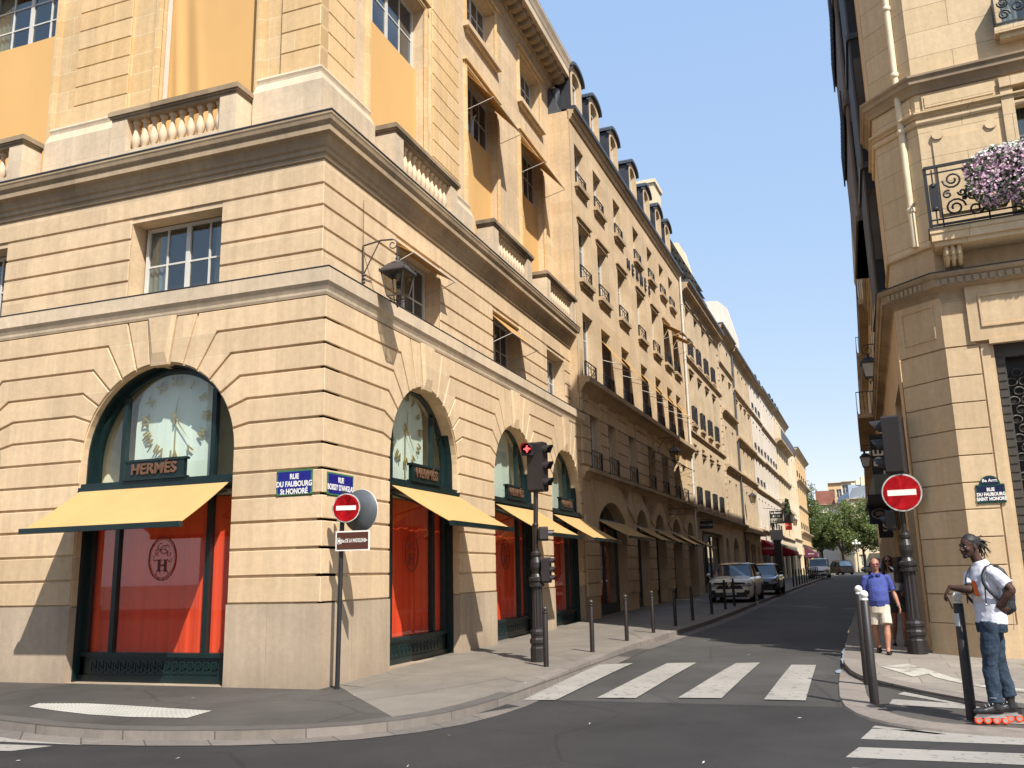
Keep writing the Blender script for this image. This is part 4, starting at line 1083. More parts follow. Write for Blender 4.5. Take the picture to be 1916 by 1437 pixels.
# ---- second building: seven bays, HERMES lettering, arched dormers
u5 = [.48,2.75,5.56,8.75,11.4,13.9,16.1]; u4 = [.56,2.85,5.68,8.81,11.6,14.06,16.27]; u3 = [.68,2.95,5.77,8.95,11.7,14.2,16.3]; u1 = [.95,3.16,6.02,9.23,11.9,14.5,16.6]
G2 = [(1.5,5.0,.1,3.97,.62),(6.64,8.55,.1,3.99,.62),(9.84,11.75,.1,3.97,.62),(13.35,15.25,.1,3.98,.62),(16.9,18.6,.1,3.99,.62)]
B2 = street_building('maison_building', 'tall pale stone facade with arched dormers and the lettering HERMÈS between its upper windows', 0.05, 19.2, 17.15, 4.7,
    [(14.65,16.16,[u+.55 for u in u5],1.08,dict(r=2,sill=1,rail=.45)), (11.28,13.28,[u+.66 for u in u4],1.22,dict(r=3,sill=1,rail=.5,hood=1)),
     (7.92,10.15,[u+.62 for u in u3],1.22,dict(r=3,sill=1,rail=.55)), (4.95,6.75,[u+.62 for u in u1],1.22,dict(r=3,rail=.6))],
    [(7.83,.36,.55),(4.93,.22,.42)], M_stB, G2, roof='mansard', roof_h=2.5, gm=M_stB, cout=.20, ch=.32, gutm=M_lead2)
# channelled piers of the first floor, and the arcade courses
z = 5.0; piers = {}
ed = [0]+sum([[u+.0,u+1.24] for u in u1],[])+[19.15]
while z < 7.25:
    for i in range(0,len(ed),2):
        a, b = ed[i], ed[i+1]
        if b-a > .1: block(piers.setdefault(i, MB()), [(a,z),(b,z),(b,z+.42),(a,z+.42)], -.05, .0, g=.016)
    z += .42
for mb in piers.values(): mb.build('channelled_pier', M_stB, B2)
mb = MB(); z = .9; ed = [0,1.5,5.0,6.64,8.55,9.84,11.75,13.35,15.25,16.9,18.6,19.15]
while z < 3.3:
    for i in range(0,len(ed),2): block(mb, [(ed[i],z),(ed[i+1],z),(ed[i+1],z+.42),(ed[i],z+.42)], -.05, 0, g=.016)
    z += .42
# flared voussoirs over the arches
for a, b in ((1.5,5.0),(6.64,8.55),(9.84,11.75),(13.35,15.25),(16.9,18.6)):
    uc = (a+b)/2; hw = (b-a)/2; sp = .62; R = (hw*hw+sp*sp)/(2*sp); zc = 3.975-R; a0 = math.asin(hw/R); n = max(7, int(hw*5.5))
    for i in range(n):
        t0, t1 = -a0+2*a0*i/n, -a0+2*a0*(i+1)/n; zt = 4.62
        def top(t): 
            k = (zt-zc)/cos(t) if True else 0; return (uc+k*sin(t)*.9, zt)
        q = [(uc+R*sin(t0), zc+R*cos(t0)),(uc+R*sin(t1), zc+R*cos(t1)),top(t1),top(t0)]
        block(mb, q, -.05, 0, g=.012, ch=.005)
mb.build('arcade_courses', M_stB, B2)
for a, b, c, d, r_ in G2:
    simple_shop(B2, a, b, gz(20)-.05, d, r_, curtain=M_orange if a in (1.5,6.64) else None, mull=1 if b-a > 3 else 0, fm=M_green)
    shop_awning(B2, ((a+b)/2, .0, 0), 0, b-a-.05, out=1.05, z0=3.32, z1=2.76)
for i, a in enumerate(u5): dormer(B2, (a+.55, .0, 17.15), 0, 1.35, 2.15)
for i_, c_ in enumerate('HERMÈS'): text(c_, .60, M_iron, B2, (7.55+i_*.76, -.03, 14.0), ext=.03, bold=.01, name='facade_letter')
for i, a in enumerate(u3[1:]):
    if i in (0,1,2,3,4,5): 
        w_ = 1.24; mb = MB()
        mb.add([(-w_/2,.05,9.75),(w_/2,.05,9.75),(w_/2,-.75,8.72),(-w_/2,-.75,8.72)], [(0,1,2,3)]); o = mb.build('window_awning', M_awnd, B2, (a+.62,0,0), recalc=False)
        sc_ = MB(); sc_.box(-w_/2+.02,w_/2-.02,.04,.06,8.0,9.74); sc_.build('fly_screen', M_screen, o)
        rd = MB(); rd.tube([(-w_/2,-.75,8.72),(w_/2,-.75,8.72)], .012, 4); rd.tube([(-w_/2,.05,9.0),(-w_/2,-.75,8.72)], .01, 4); rd.tube([(w_/2,.05,9.0),(w_/2,-.75,8.72)], .01, 4); rd.build('awning_arm', M_white, o)
for a in (14.06,16.27): drop_awning(B2, (a+.66, -.02, 13.2), 0, 1.25, .9, .55)
for a in (9.23,11.9,14.5): drop_awning(B2, (a+.62, -.02, 6.6), 0, 1.25, .75, .35)
pp = MB(); pp.tube([(18.95,-.10,17.0),(18.95,-.10,.4)], .06, 8)
for z in (15.5,12.5,9.5,6): pp.lathe([(.08,-.05),(.08,.05)], (18.95,-.10,z), 8)
pp.build('rain_pipe', M_white, B2)
ch = MB(); ch.box(17.4,19.1,.7,4.5,17,21.9); ch.box(17.3,19.2,.6,4.6,21.9,22.1); ch.build('chimney_stack', M_crm, B2)

# ---- third building: tall French windows with iron balconettes, quoins
us3 = [1.75,4.3,6.85,9.4]
B3 = street_building('quoined_building', 'stone building with tall french windows, black iron balconettes and quoined edges', 19.25, 31.7, 16.75, 4.5,
    [(13.0,15.78,us3,1.0,dict(r=4,rail=.95,rs=1,hood=1,ro=.12,sill=1)), (9.3,12.2,us3,1.0,dict(r=4,rail=.95,rs=1,hood=1,ro=.12,sill=1)), (5.0,8.25,us3,1.0,dict(r=4,rail=.95,rs=1,hood=1,ro=.12,sill=1))],
    [(12.85,.14,.3),(8.85,.14,.3),(4.78,.32,.5)], M_stC, [(1.9,9.4,.2,3.72),(10.4,11.7,.2,3.6,.6)], roof='slope', roofm=M_zinc, roof_h=1.6, cout=.5, ch=.7)
for side_ in (0,1):
    qm = MB(); z = 4.9; k = 0
    while z < 16:
        a, b = ((.0,.62 if k%2 else .45),(11.85 if k%2 else 12.0,12.45))[side_]; block(qm, [(a,z),(b,z),(b,z+.4),(a,z+.4)], -.05, 0, g=.02)
        z += .42; k += 1
    qm.build('quoins', M_stC, B3)
for a, b in ((1.9,4.0),(4.1,6.4),(6.5,9.4)): simple_shop(B3, a, b, .45, 3.7, 0, curtain=None, mull=0)
dd = MB(); dd.box(10.4,11.7,.30,.36,.4,3.6); dd.build('door', M_darkwood, B3)
# timber louvred screens on the roof beside the party wall
for i in range(6):
    sc_ = MB()
    for j in range(6): sc_.obox((0,.0+j*.12,.35+j*.52), .95, .20, .02, Matrix.Rotation(radians(28),3,'X'))
    for sx in (-.93,.93): sc_.obox((sx,.33,1.7), .03, .03, 1.75, Matrix.Rotation(radians(-13),3,'X'))
    sc_.build('roof_louvre', M_iron, B3, (.9+i*1.98, .15, 16.9))
pw = MB(); pw.prism([(.5,16.9),(.6,18.4),(1.6,22.7),(1.9,23.3),(7.5,24.0),(7.5,16.9)], 11.4, 12.4, 'x'); pw.build('party_wall', M_crm, B3)
# ---- fourth and fifth
B4 = street_building('plain_stone_building', 'narrow plain stone building with four string courses', 31.75, 38.0, 17.6, 4.5,
    [(15.35,16.7,[1.6,4.6],.8,dict(r=2)),(12.4,14.3,[1.6,4.6],.8,dict(r=2,hood=1)),(8.8,11.0,[1.6,4.6],.85,dict(r=3)),(5.3,7.4,[1.6,4.6],.85,dict(r=3))],
    [(15.2,.15,.3),(12.0,.3,.4),(8.35,.3,.45),(4.75,.3,.45)], M_stC, [(1.1,3.6,.2,3.7,.7)], roof='slope', roofm=M_zinc, cout=.45)
dd = MB(); dd.box(1.1,3.6,.30,.36,.4,3.7); dd.build('door', pmat('brown_door', (.07,.04,.025), .5), B4)
B5 = street_building('weathered_stone_building', 'weathered stone building with grey rain pipe and zinc dormers', 38.05, 48.4, 17.4, 4.5,
    [(14.7,16.5,[1.5,3.9,6.3,8.7],.9,dict(r=3)),(11.4,13.7,[1.5,3.9,6.3,8.7],.9,dict(r=3,hood=1)),(8.7,10.8,[1.5,3.9,6.3,8.7],.9,dict(r=3)),(5.3,7.3,[1.5,3.9,6.3,8.7],.9,dict(r=3))],
    [(14.5,.2,.4),(11.0,.3,.45),(8.4,.25,.4),(4.75,.3,.45)], M_stC, [(.6,3.2,.2,3.7),(3.9,6.8,.2,3.5),(8.0,9.3,.2,3.4)], roof='slope', roofm=M_zinc, roof_h=1.8, cout=.45)
for u in (2.2,5.0,7.8): dormer(B5, (u,.4,17.5), 0, 1.3, 1.7, False)
for a, b, t in ((.6,3.2,3.7),(3.9,6.8,3.5),(8.0,9.3,3.4)): simple_shop(B5, a, b, .5, t, 0, mull=1)
pp = MB(); pp.tube([(.2,-.10,17.0),(.2,-.10,.5)], .07, 8); pp.build('rain_pipe', M_zinc, B5)
pw = MB(); pw.prism([(.4,17.4),(.5,20.5),(1.2,23.3),(1.9,24.0),(6,24.3),(6,17.4)], 9.6, 10.3, 'x'); pw.build('party_wall', M_wht, B5)
box = MB(); box.box(.1,10.2,-.55,0,4.22,4.5); box.build('shop_fascia', M_stringst, B5)
# ---- white and cream houses
B6 = street_building('white_rendered_building', 'white rendered building with grey shutters above the red chocolate shop awning', 48.45, 56.0, 17.5, 4.3,
    [(14.9,16.8,[1.6,4.0,6.2],.9,dict(r=3,rail=.5)),(11.5,13.8,[1.6,4.0,6.2],.9,dict(r=3,rail=.5)),(8.6,10.8,[1.6,4.0,6.2],.9,dict(r=3,rail=.5)),(5.2,7.4,[1.6,4.0,6.2],.9,dict(r=3))],
    [(14.5,.18,.3),(11.0,.2,.35),(8.2,.2,.35),(4.9,.2,.3)], M_wht, [(.8,6.8,.2,3.4)], roof='mansard', roofm=M_zinc, roof_h=1.7, cout=.4)
simple_shop(B6, .8, 3.7, .6, 3.4, 0, mull=0, fm=pmat('red_shopfront', (.28,.012,.018), .4)); simple_shop(B6, 3.8, 6.8, .6, 3.4, 0, mull=1, fm=M_white)
for u in (2.5,5.2): dormer(B6, (u,.4,17.6), 0, 1.2, 1.5, False)
B7 = street_building('long_white_building', 'long white rendered building with small regular windows', 56.05, 69.0, 17.8, 4.3,
    [(14.9,16.9,[1.5,4.1,6.7,9.3,11.6],.9,dict(r=3)),(11.6,13.8,[1.5,4.1,6.7,9.3,11.6],.9,dict(r=3,rail=.5)),(8.6,10.7,[1.5,4.1,6.7,9.3,11.6],.9,dict(r=3)),(5.4,7.4,[1.5,4.1,6.7,9.3,11.6],.9,dict(r=3,rail=.5))],
    [(14.4,.2,.35),(11.1,.22,.35),(8.2,.2,.3),(5.0,.2,.3)], M_wht, [(1,6,.2,3.4),(7,12,.2,3.4)], roof='mansard', roofm=M_zinc, roof_h=1.8, cout=.4)
for u in (2,5,8,11): dormer(B7, (u,.4,17.9), 0, 1.2, 1.6, False)
simple_shop(B7, 1, 6, .7, 3.4, 0, mull=3, fm=M_white); simple_shop(B7, 7, 12, .7, 3.4, 0, mull=3, fm=M_white)
B8 = street_building('cream_balcony_building', 'cream building with a long black balcony under its zinc roof', 69.05, 84.0, 18.1, 4.3,
    [(15.3,17.2,[1.6,4.4,7.2,10,12.8],1.0,dict(r=3)),(11.8,14.2,[1.6,4.4,7.2,10,12.8],1.0,dict(r=3)),(8.7,10.9,[1.6,4.4,7.2,10,12.8],1.0,dict(r=3)),(5.4,7.6,[1.6,4.4,7.2,10,12.8],1.0,dict(r=3))],
    [(14.9,.7,.5),(11.2,.25,.4),(8.1,.35,.9),(4.9,.2,.3)], M_crm, [(1,6,.2,3.4),(7,14,.2,3.4)], roof='mansard', roofm=M_zinc, roof_h=2.2, cout=.4)
lr = MB(); lr.box(.1,14.8,-.68,-.65,14.95,15.95); lr.build('balcony_railing', M_iron, B8)
for u in (2,5,8,11): dormer(B8, (u,.4,18.2), 0, 1.4, 1.8, False)
simple_shop(B8, 1, 6, .75, 3.4, 0, mull=3); simple_shop(B8, 7, 14, .75, 3.4, 0, mull=3)
B9 = street_building('pale_party_wall_building', 'lower pale building with a stepped roofline and brick chimney', 84.05, 96.0, 16.4, 4.3,
    [(12.8,15.0,[2,6,10],1.2,dict(r=3)),(9.4,11.6,[2,6,10],1.2,dict(r=3)),(6,8.2,[2,6,10],1.2,dict(r=3))], [(5.2,.2,.3)], M_crm, [(1,11,.2,3.4)], roof='slope', roofm=M_zinc, cout=.3)
simple_shop(B9, 1, 11, .8, 3.4, 0, mull=5)
cc = MB(); cc.box(1,2.6,1.0,3,16.5,19.5); cc.build('chimney', pmat('brick_chimney', (.28,.13,.09), .9, .25, 6), B9)
B10 = street_building('ochre_end_building', 'ochre building at the end of the left row with balconies facing the boulevard', 96.05, 117.5, 17.2, 4.3,
    [(13.6,15.9,[2,6,10,14,18],1.2,dict(r=3,rail=.8)),(10.2,12.4,[2,6,10,14,18],1.2,dict(r=3)),(6.8,9,[2,6,10,14,18],1.2,dict(r=3,rail=.8))], [(13.2,.5,.4),(9.8,.2,.3),(6.4,.5,.4),(4.8,.2,.3)], M_ochre, [(1,9,.2,3.4),(11,20,.2,3.4)], roof='mansard', roofm=M_slate, roof_h=2.4, cout=.5)
simple_shop(B10, 1, 9, .85, 3.4, 0, mull=4); simple_shop(B10, 11, 20, .85, 3.4, 0, mull=4)
# end facade of the last building, towards the boulevard
ee = MB(); ee.box(21.35,21.45,.1,8,.8,17.1); ee.build('end_wall', M_ochre, B10)
# ================================================================ right corner building
AX, AY = 8.85, 5.88           # street edge of the chamfer
BX, BY = 9.57, 5.15           # frontage edge of the chamfer
FAng = radians(95.5)          # direction of the frontage from +Y towards +X
fdx, fdy = sin(FAng), cos(FAng)
M_rst = stone('right_limestone', srgb(206,184,148), srgb(216,196,160), course=.465, zoff=.22, bw=1.2, stain_amt=.3, joint=srgb(206,188,154), jsize=.004)
RB = thing('right_corner_building', 'stone corner building with chamfered edge, scrollwork balcony and dark latticed doorway', 'building', (AX, AY, 0))
CX, CY = BX+fdx*6-AX, BY+fdy*6-AY
PA = [(-.0+.25, 16.0), (0,0), (BX-AX, BY-AY), (CX, CY)]     # plan relative to A: street side, chamfer, frontage
PA[0] = (sin(radians(.9))*15, 15)
def rsweep(prof, name, m, path=None, **k): s_ = MB(); s_.sweep(prof, path or PA, out=1); return s_.build(name, m, RB, **k)
LC = sqrt((BX-AX)**2+(BY-AY)**2)
rzF = -(FAng-pi/2); rzC = -pi/4; rzS = -pi/2+radians(-.9)
locF = (BX-AX, BY-AY, 0)
def rface(mb, name, m, f): 
    return mb.build(name, m, RB, locF if f == 'F' else (0,0,0) if f == 'C' else PA[0]+(0,), {'F':rzF,'C':-pi/4,'S':-pi/2-radians(.9)}[f])
ZR = [.62,1.12,1.60,2.07,2.54,3.00,3.47,3.93,4.40,4.87,5.40]
# frontage: doorway from .76 on
mb = MB(); hole_wall(mb, 0, 6, -.1, 6.5, .035, .5, [(.76,3.6,-.1,5.40)])
for j in range(len(ZR)-1): block(mb, [(-.012,ZR[j]),(.54,ZR[j]),(.54,ZR[j+1]),(-.012,ZR[j+1])], 0, .04, g=.010, ch=.006); 
mb.box(0,.56,-.004,.034,-.1,.62); mb.box(.0,.5,0,.034,5.42,6.0)
mb.box(.42,6,-.06,.034,5.46,6.5); 
mb.box(.56,.70,.01,.034,-.1,5.41)
rface(mb, 'frontage_wall', M_rst, 'F')
mb = MB(); 
for a,b,c,d in ((.62,6,5.70,5.735),(.62,6,6.25,6.285),(.62,.655,5.735,6.25)): mb.box(a,b,-.085,-.058,c,d)
mb.box(.70,3.7,-.09,-.03,5.38,5.47); rface(mb, 'frieze_panel', M_rst, 'F')
# chamfer
mb = MB(); mb.box(0,LC,.035,.5,-.1,6.5)
for j in range(len(ZR)-1): block(mb, [(-.0,ZR[j]),(LC+.012,ZR[j]),(LC+.012,ZR[j+1]),(-.0,ZR[j+1])], 0, .04, g=.010, ch=.006)
mb.box(0,LC,-.006,.034,-.1,.62); mb.box(0,LC,0,.034,5.42,6.5)
for a,b,c,d in ((.15,.87,5.62,5.65),(.15,.87,6.22,6.25),(.15,.18,5.65,6.22),(.84,.87,5.65,6.22)): mb.box(a,b,-.02,.0,c,d)
rface(mb, 'chamfer_wall', M_rst, 'C')
# street side
mb = MB(); hole_wall(mb, 0, 14.95, -.1, 6.5, 0, .4, [(2.5,5.5,.2,4.2),(7,10,.2,4.2),(11.2,13.9,.2,5.2)])
rface(mb, 'street_side_wall', M_rst, 'S')
for a, b in ((2.5,5.5),(7,10),(11.2,13.9)):
    g = MB(); g.box(a,b,.25,.3,.2,5.2 if a > 11 else 4.2); rface(g, 'shop_window', M_darkwood, 'S')
# dentilled cornice
rsweep([(-.1,6.0),(.02,6.44),(.05,6.46),(.16,6.50),(.20,6.50),(.20,6.64),(.24,6.66),(.27,6.70),(.27,6.74),(-.1,6.80)], 'dentil_cornice', M_corn)
def dents(L, f, n):
    mb = MB()
    for i in range(n):
        u = .05+(L-.1)*(i+.5)/n; w_ = (L-.1)/n*.32; mb.box(u-w_,u+w_,-.225,-.195,6.52,6.63)
    rface(mb, 'dentils', M_corn, f)
dents(LC-.1,'C',8); dents(6,'F',46)
rsweep([(-.1,6.775),(.29,6.742),(.29,6.755),(-.1,6.81)], 'lead_flashing', M_lead)
# attic band below balcony and upper walls
rsweep([(-.3,6.79),(-.02,6.79),(-.02,7.30),(.03,7.32),(.03,7.36),(-.3,7.38)], 'balcony_base_course', M_rst)
M_rst2 = stone('right_limestone_upper', srgb(214,194,156), srgb(222,203,168), course=.52, zoff=.2, bw=1.5, stain_amt=.25, joint=srgb(150,130,100), jsize=.006)
UH = [(1.62,3.1,7.55,10.1),(1.62,3.1,11.22,13.9)]
mb = MB(); hole_wall(mb, 0, 6, 7.3, 22.3, .0, .4, UH); rface(mb, 'upper_frontage_wall', M_rst2, 'F')
mb = MB(); mb.box(0,LC,0,.4,7.3,22.3); rface(mb, 'upper_chamfer_wall', M_rst2, 'C')
mb = MB(); hole_wall(mb, 0, 14.95, 7.3, 22.3, 0, .4, []); rface(mb, 'upper_street_wall', M_rst2, 'S')
for h in UH: window(RB, (BX-AX+fdx*2.36, BY-AY+fdy*2.36+.26, h[2]), rzF, 1.5, h[3]-h[2], 2, 3, gm=M_clearwin, curtain=M_net)
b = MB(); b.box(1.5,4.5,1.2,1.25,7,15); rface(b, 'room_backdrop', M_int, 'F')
rsweep([(-.1,9.70),(.03,9.72),(.05,9.76),(.05,9.80),(.02,9.82),(-.1,9.84)], 'band_moulding', M_rst2)
rsweep([(-.1,9.86),(.02,9.87),(.03,9.9),(.10,9.93),(.10,9.96),(-.1,9.97)], 'band_moulding', M_rst2)
rsweep([(-.1,10.34),(.04,10.36),(.06,10.42),(.12,10.50),(.16,10.52),(.16,10.60),(.20,10.64),(.20,10.68),(-.1,10.75)], 'upper_string_course', M_corn)
mb = MB(); mb.box(.13,1.36,-.035,.0,10.0,10.30); mb.box(.17,1.32,-.05,-.035,10.04,10.26); rface(mb, 'string_panel', M_rst2, 'F')
mb = MB(); mb.box(.1,LC-.1,-.035,0,10.0,10.30); rface(mb, 'string_panel', M_rst2, 'C')
# raised wall panel with ear ornaments beside the window
mb = MB(); mb.box(.22,1.30,-.03,0,7.9,9.40); mb.box(1.42,1.62,-.06,0,7.5,10.25); mb.box(3.1,3.3,-.06,0,7.5,10.25); mb.box(1.42,3.3,-.10,0,10.1,10.28); rface(mb, 'wall_panel', M_rst2, 'F')
for u in (.32,1.2): mb = MB(); mb.lathe([(.10,-.03),(.10,.02),(.03,.03)], (u,-.03,9.46), 12, 'y'); rface(mb, 'ear_ornament', M_rst2, 'F')
rsweep([(-.5,21.9),(.0,22.0),(.15,22.3),(.15,22.5),(-.5,22.7)], 'eaves_cornice', M_corn)
rf = MB(); rf.sweep([(.12,22.5),(-1.2,23.1),(-3,24.0),(-4,24.1)], PA, out=1); rf.build('roof', M_slate, RB)
# chamfer rain pipe
pp = MB(); cxp, cyp = .46, -.52; pp.tube([(cxp,cyp,21.8),(cxp,cyp,7.42)], .062, 10)
for z in (12.4,9.75,8.15,10.95): pp.lathe([(.062,-.06),(.082,-.04),(.082,.03),(.062,.05)], (cxp,cyp,z), 10)
pp.build('rain_pipe', pmat('pipe_paint', srgb(216,200,168), .5), RB)
# balcony: slab, consoles, wrought iron
bal = MB(); bal.box(-.02,6,-.62,0.0,7.36,7.44); bal.box(.0,6,-.60,0.0,7.22,7.36); bal.box(.03,6,-.55,0,7.14,7.22)
bo = rface(bal, 'balcony', M_rst2, 'F')
le = MB(); le.box(-.04,6,-.64,.0,7.44,7.462); link(le.mesh('balcony_lead'), 'balcony_lead', M_lead, bo)
for u in (.16,):
    cs = MB(); n = 8; pf = []
    cs.prism([(-.02,7.14),(-.42,7.14),(-.46,7.02),(-.40,6.90),(-.28,6.92),(-.20,6.84),(-.12,6.80),(-.02,6.80)], u, u+.30, 'x'); 
    for k in range(3): cs.tube([(u+.05+k*.10,-.44,7.14),(u+.05+k*.10,-.48,7.02),(u+.05+k*.10,-.40,6.88),(u+.05+k*.10,-.2,6.84)], .035, 6)
    link(cs.mesh('console'), 'console', M_rst2, bo)
ir = MB(); z0, z1, yy = 7.50, 8.62, -.56
def scroll(mb, cu, cz, r, a0, turns, y=-.56, t=.019, sg=1, sh=.75):
    n = int(10*turns)+2; mb.tube([(cu+sg*(r*(1-sh*i/n))*cos(a0+2*pi*turns*i/n), y, cz+(r*(1-sh*i/n))*sin(a0+2*pi*turns*i/n)) for i in range(n+1)], t, 5)
for zz, t in ((z1,.024),(z0+.02,.018),(z1-.12,.012),(z0+.12,.012)): ir.box(.0,6,yy-t,yy+t,zz-t,zz+t)
ir.box(.0,.03,yy,0,z1-.02,z1+.015); ir.box(0,.03,yy,0,z0,z0+.03)
for u in (.0,.03,.22,.95,1.7): ir.box(u-.014,u+.014,yy-.012,yy+.012,z0-.04,z1)
for k in range(4): ir.box(-.0,.02,yy+.1+k*.12,yy+.115+k*.12,z0,z1)
ir.box(.05,.20,yy-.025,yy+.0,z0+.28,z1-.34); ir.lathe([(.02,-.02),(.055,0),(.02,.02)], (.125,yy-.02,z1-.36), 8, 'y'); ir.lathe([(.02,-.02),(.055,0),(.02,.02)], (.125,yy-.02,z0+.32), 8, 'y')
ir.tube([(.125,yy,z1-.30),(.125,yy,z1-.05)], .014, 5); ir.tube([(.125,yy,z0+.05),(.125,yy,z0+.3)], .014, 5)
u = .24
while u < 5.6:
    for (cu,cz,r,a,tn,sg) in ((.20,.30,.17,0,1.6,1),(.20,.82,.16,3.1,1.6,1),(.52,.22,.14,1.6,1.5,-1),(.53,.56,.17,4.7,1.6,-1),(.54,.90,.11,0,1.5,1),(.10,.56,.08,1,1.3,1),(.33,.56,.07,3,1.2,1)):
        scroll(ir, u+cu, z0+cz, r, a, tn, sg=sg)
    ir.lathe([(.005,-.01),(.05,0),(.005,.01)], (u+.36,yy,z0+.45), 5, 'y'); u += .74
link(ir.mesh('balcony_railing'), 'balcony_railing', M_iron, bo)
# upper balconette at the frame's corner
b2 = MB(); b2.box(1.46,3.3,-.26,0,11.08,11.20); b2.box(1.54,3.2,-.20,0,10.98,11.08); bo2 = rface(b2, 'window_balcony', M_rst2, 'F')
ir = MB(); 
for zz in (11.26,11.80): ir.box(1.48,3.3,-.26,-.23,zz-.016,zz+.016)
ir.box(1.48,1.505,-.26,0,11.2,11.82)
u = 1.52
while u < 3.1:
    for (cu,cz,r,a,tn,sg) in ((.13,.16,.10,0,1.6,1),(.13,.40,.10,3,1.6,1),(.36,.28,.13,1.6,1.6,-1)): scroll(ir, u+cu, 11.26+cz, r, a, tn, y=-.245, sg=sg)
    u += .52
link(ir.mesh('balcony_railing'), 'balcony_railing', M_iron, bo2)
# dark latticed doorway
dr = MB(); dr.box(.76,.92,.14,.30,-.1,5.40); dr.box(.92,3.6,.14,.30,5.16,5.40)
for k in range(36): dr.box(.775,.905,.125,.14,.1+k*.145,.19+k*.145)
do = rface(dr, 'doorway', pmat('dark_olive_frame', (.055,.048,.038), .5), 'F')
lt = MB(); n = 0
for r_ in range(30):
    zc = .1+r_*.165
    for c_ in range(7):
        uc = .98+c_*.19+(.095 if r_%2 else 0)
        lt.tube([(uc+.085*cos(a*pi/6), .26+.02*sin(a*pi/3), zc+.07*sin(a*pi/6)) for a in range(13)], .017, 4, caps=False)
link(lt.mesh('lattice'), 'lattice', pmat('lattice_metal', (.055,.048,.04), .5, metal=.3), do)
bk = MB(); bk.box(.8,3.6,.36,.4,-.1,5.3); link(bk.mesh('door_leaf'), 'door_leaf', pmat('door_black', (.012,.011,.010), .5), do)
# dark metal bow window over the street
M_bow = pmat('bow_window_metal', (.022,.024,.025), .6, .2, 2, spec=.25)
for nm, ya, yb_, xo, za, zb_, mt in (('bow_window', 1.55, 3.9, -.22, 6.95, 20.0, M_bow), ('stone_bay', 4.3, 9.2, -.30, 9.9, 20.6, pmat('bay_brown', (.085,.066,.052), .7, .2, 3))):
    bw = MB(); bw.prism([(.3,ya),(xo*.85,ya+.04),(xo,ya+.14),(xo,yb_-.14),(xo*.85,yb_-.04),(.3,yb_)], za, zb_, 'z'); bow = bw.build(nm, mt, RB, (.03,0,0))
    z = za
    while z < zb_:
        for q_, h_, o_ in ((0,.14,.05),):
            bb = MB(); bb.prism([(.3,ya-.04),(xo*.85-o_*.6,ya+.0),(xo-o_,ya+.10),(xo-o_,yb_-.10),(xo*.85-o_*.6,yb_),(.3,yb_+.03)], z+q_, z+q_+h_, 'z'); link(bb.mesh('bay_moulding'), 'bay_moulding', mt if nm != 'bow_window' else pmat('bow_moulding_metal', (.030,.028,.026), .45), bow)
        bg = MB(); bg.add([(.12,ya+.018,z+1.0),(xo*.7,ya+.006,z+1.0),(xo*.7,ya+.006,z+2.6),(.12,ya+.018,z+2.6)], [(0,1,2,3)]); link(bg.mesh('pane', recalc=False), 'pane', M_wgl, bow, (-.014,-.014,0))
        z += 3.1
rr_ = MB(); rr_.box(-.34,-.32,4.9,9.0,0,.95); 
for yy_ in range(16): rr_.box(-.36,-.34,4.9+yy_*.27,4.93+yy_*.27,0,.98)
for z in (12.75,15.85): link(rr_.mesh('bay_railing'), 'bay_railing', M_iron, bow, (-.03,0,z))

# further buildings on the right side of the street
def right_building(name, label, y0, y1, x0, top, wm, bays, floors, balc=(), rf='mansard', gh=True):
    L = y1-y0; ang = radians(1.0)
    root = thing(name, label, 'building', (x0+(y1-y0)*math.tan(ang), y1, 0), -pi/2-ang)
    hs = []; step = L/bays
    for z0_, z1_ in floors: hs += [(step*(i+.5)-.55, step*(i+.5)+.55, z0_, z1_) for i in range(bays)]
    mb = MB(); hole_wall(mb, 0, L, 4.4, top, 0, .3, hs); mb.box(0,.01,.01,9,0,top); mb.box(L-.01,L,.01,9,0,top); mb.box(0,L,8.9,9,0,top); mb.build('wall', wm, root)
    mb = MB(); hole_wall(mb, 0, L, -.2, 4.4, 0, .35, [(step*i+.4, step*(i+1)-.4, .3, 3.8) for i in range(bays)]); mb.build('ground_floor_wall', wm, root)
    for i in range(bays): simple_shop(root, step*i+.4, step*(i+1)-.4, .4, 3.8, 0, mull=0)
    for z0_, z1_ in floors:
        for i in range(bays): window(root, (step*(i+.5), .2, z0_), 0, 1.1, z1_-z0_, 2, 3)
    s_ = MB(); s_.sweep([(-.05,top-.5),(.03,top-.5),(.08,top-.2),(.13,top),(-.05,top+.05)], [(0,0),(L,0)]); s_.build('cornice', M_stringst, root)
    r = MB(); r.prism([(.1,top),(1.0,top+3),(4.5,top+4.2),(9,top+3),(9,top)], 0, L, 'x'); r.build('roof', M_slate, root)
    for z, o, a, b in balc:
        m = MB(); m.box(L*a,L*b,-o,0,z-.2,z); bb_ = m.build('balcony', M_stringst, root)
        m = MB(); n = int(L*(b-a)/.14)
        m.box(L*a,L*b,-o,-o+.03,z+.95,z+.99); m.box(L*a,L*b,-o,-o+.03,z+.05,z+.08)
        for i in range(n+1): m.box(L*a+i*.14,L*a+i*.14+.02,-o,-o+.02,z,z+.97)
        m.box(L*b-.03,L*b,-o,0,z+.95,z+.99)
        for i in range(5): m.box(L*b-.02,L*b,-o+i*o/5,-o+i*o/5+.02,z,z+.97)
        m.build('balcony_railing', M_iron, root)
    return root
R2 = right_building('right_stone_building', 'stone building with iron balconies next along the right side of the street', 20.95, 44, 9.12, 18.5, M_rst, 7, [(5.4,7.4),(8.6,10.8),(11.9,14),(15,17)], [(8.3,.75,.05,.60),(11.6,.35,.1,.9)])
R3 = right_building('right_far_building', 'grey stone building with awnings and balconies farther down the right side', 44.05, 92, 9.75, 17.5, M_stC, 13, [(5.4,7.4),(8.6,10.8),(11.9,14),(14.8,16.5)], [(8.3,.8,.03,.97),(14.5,.6,.03,.97)])
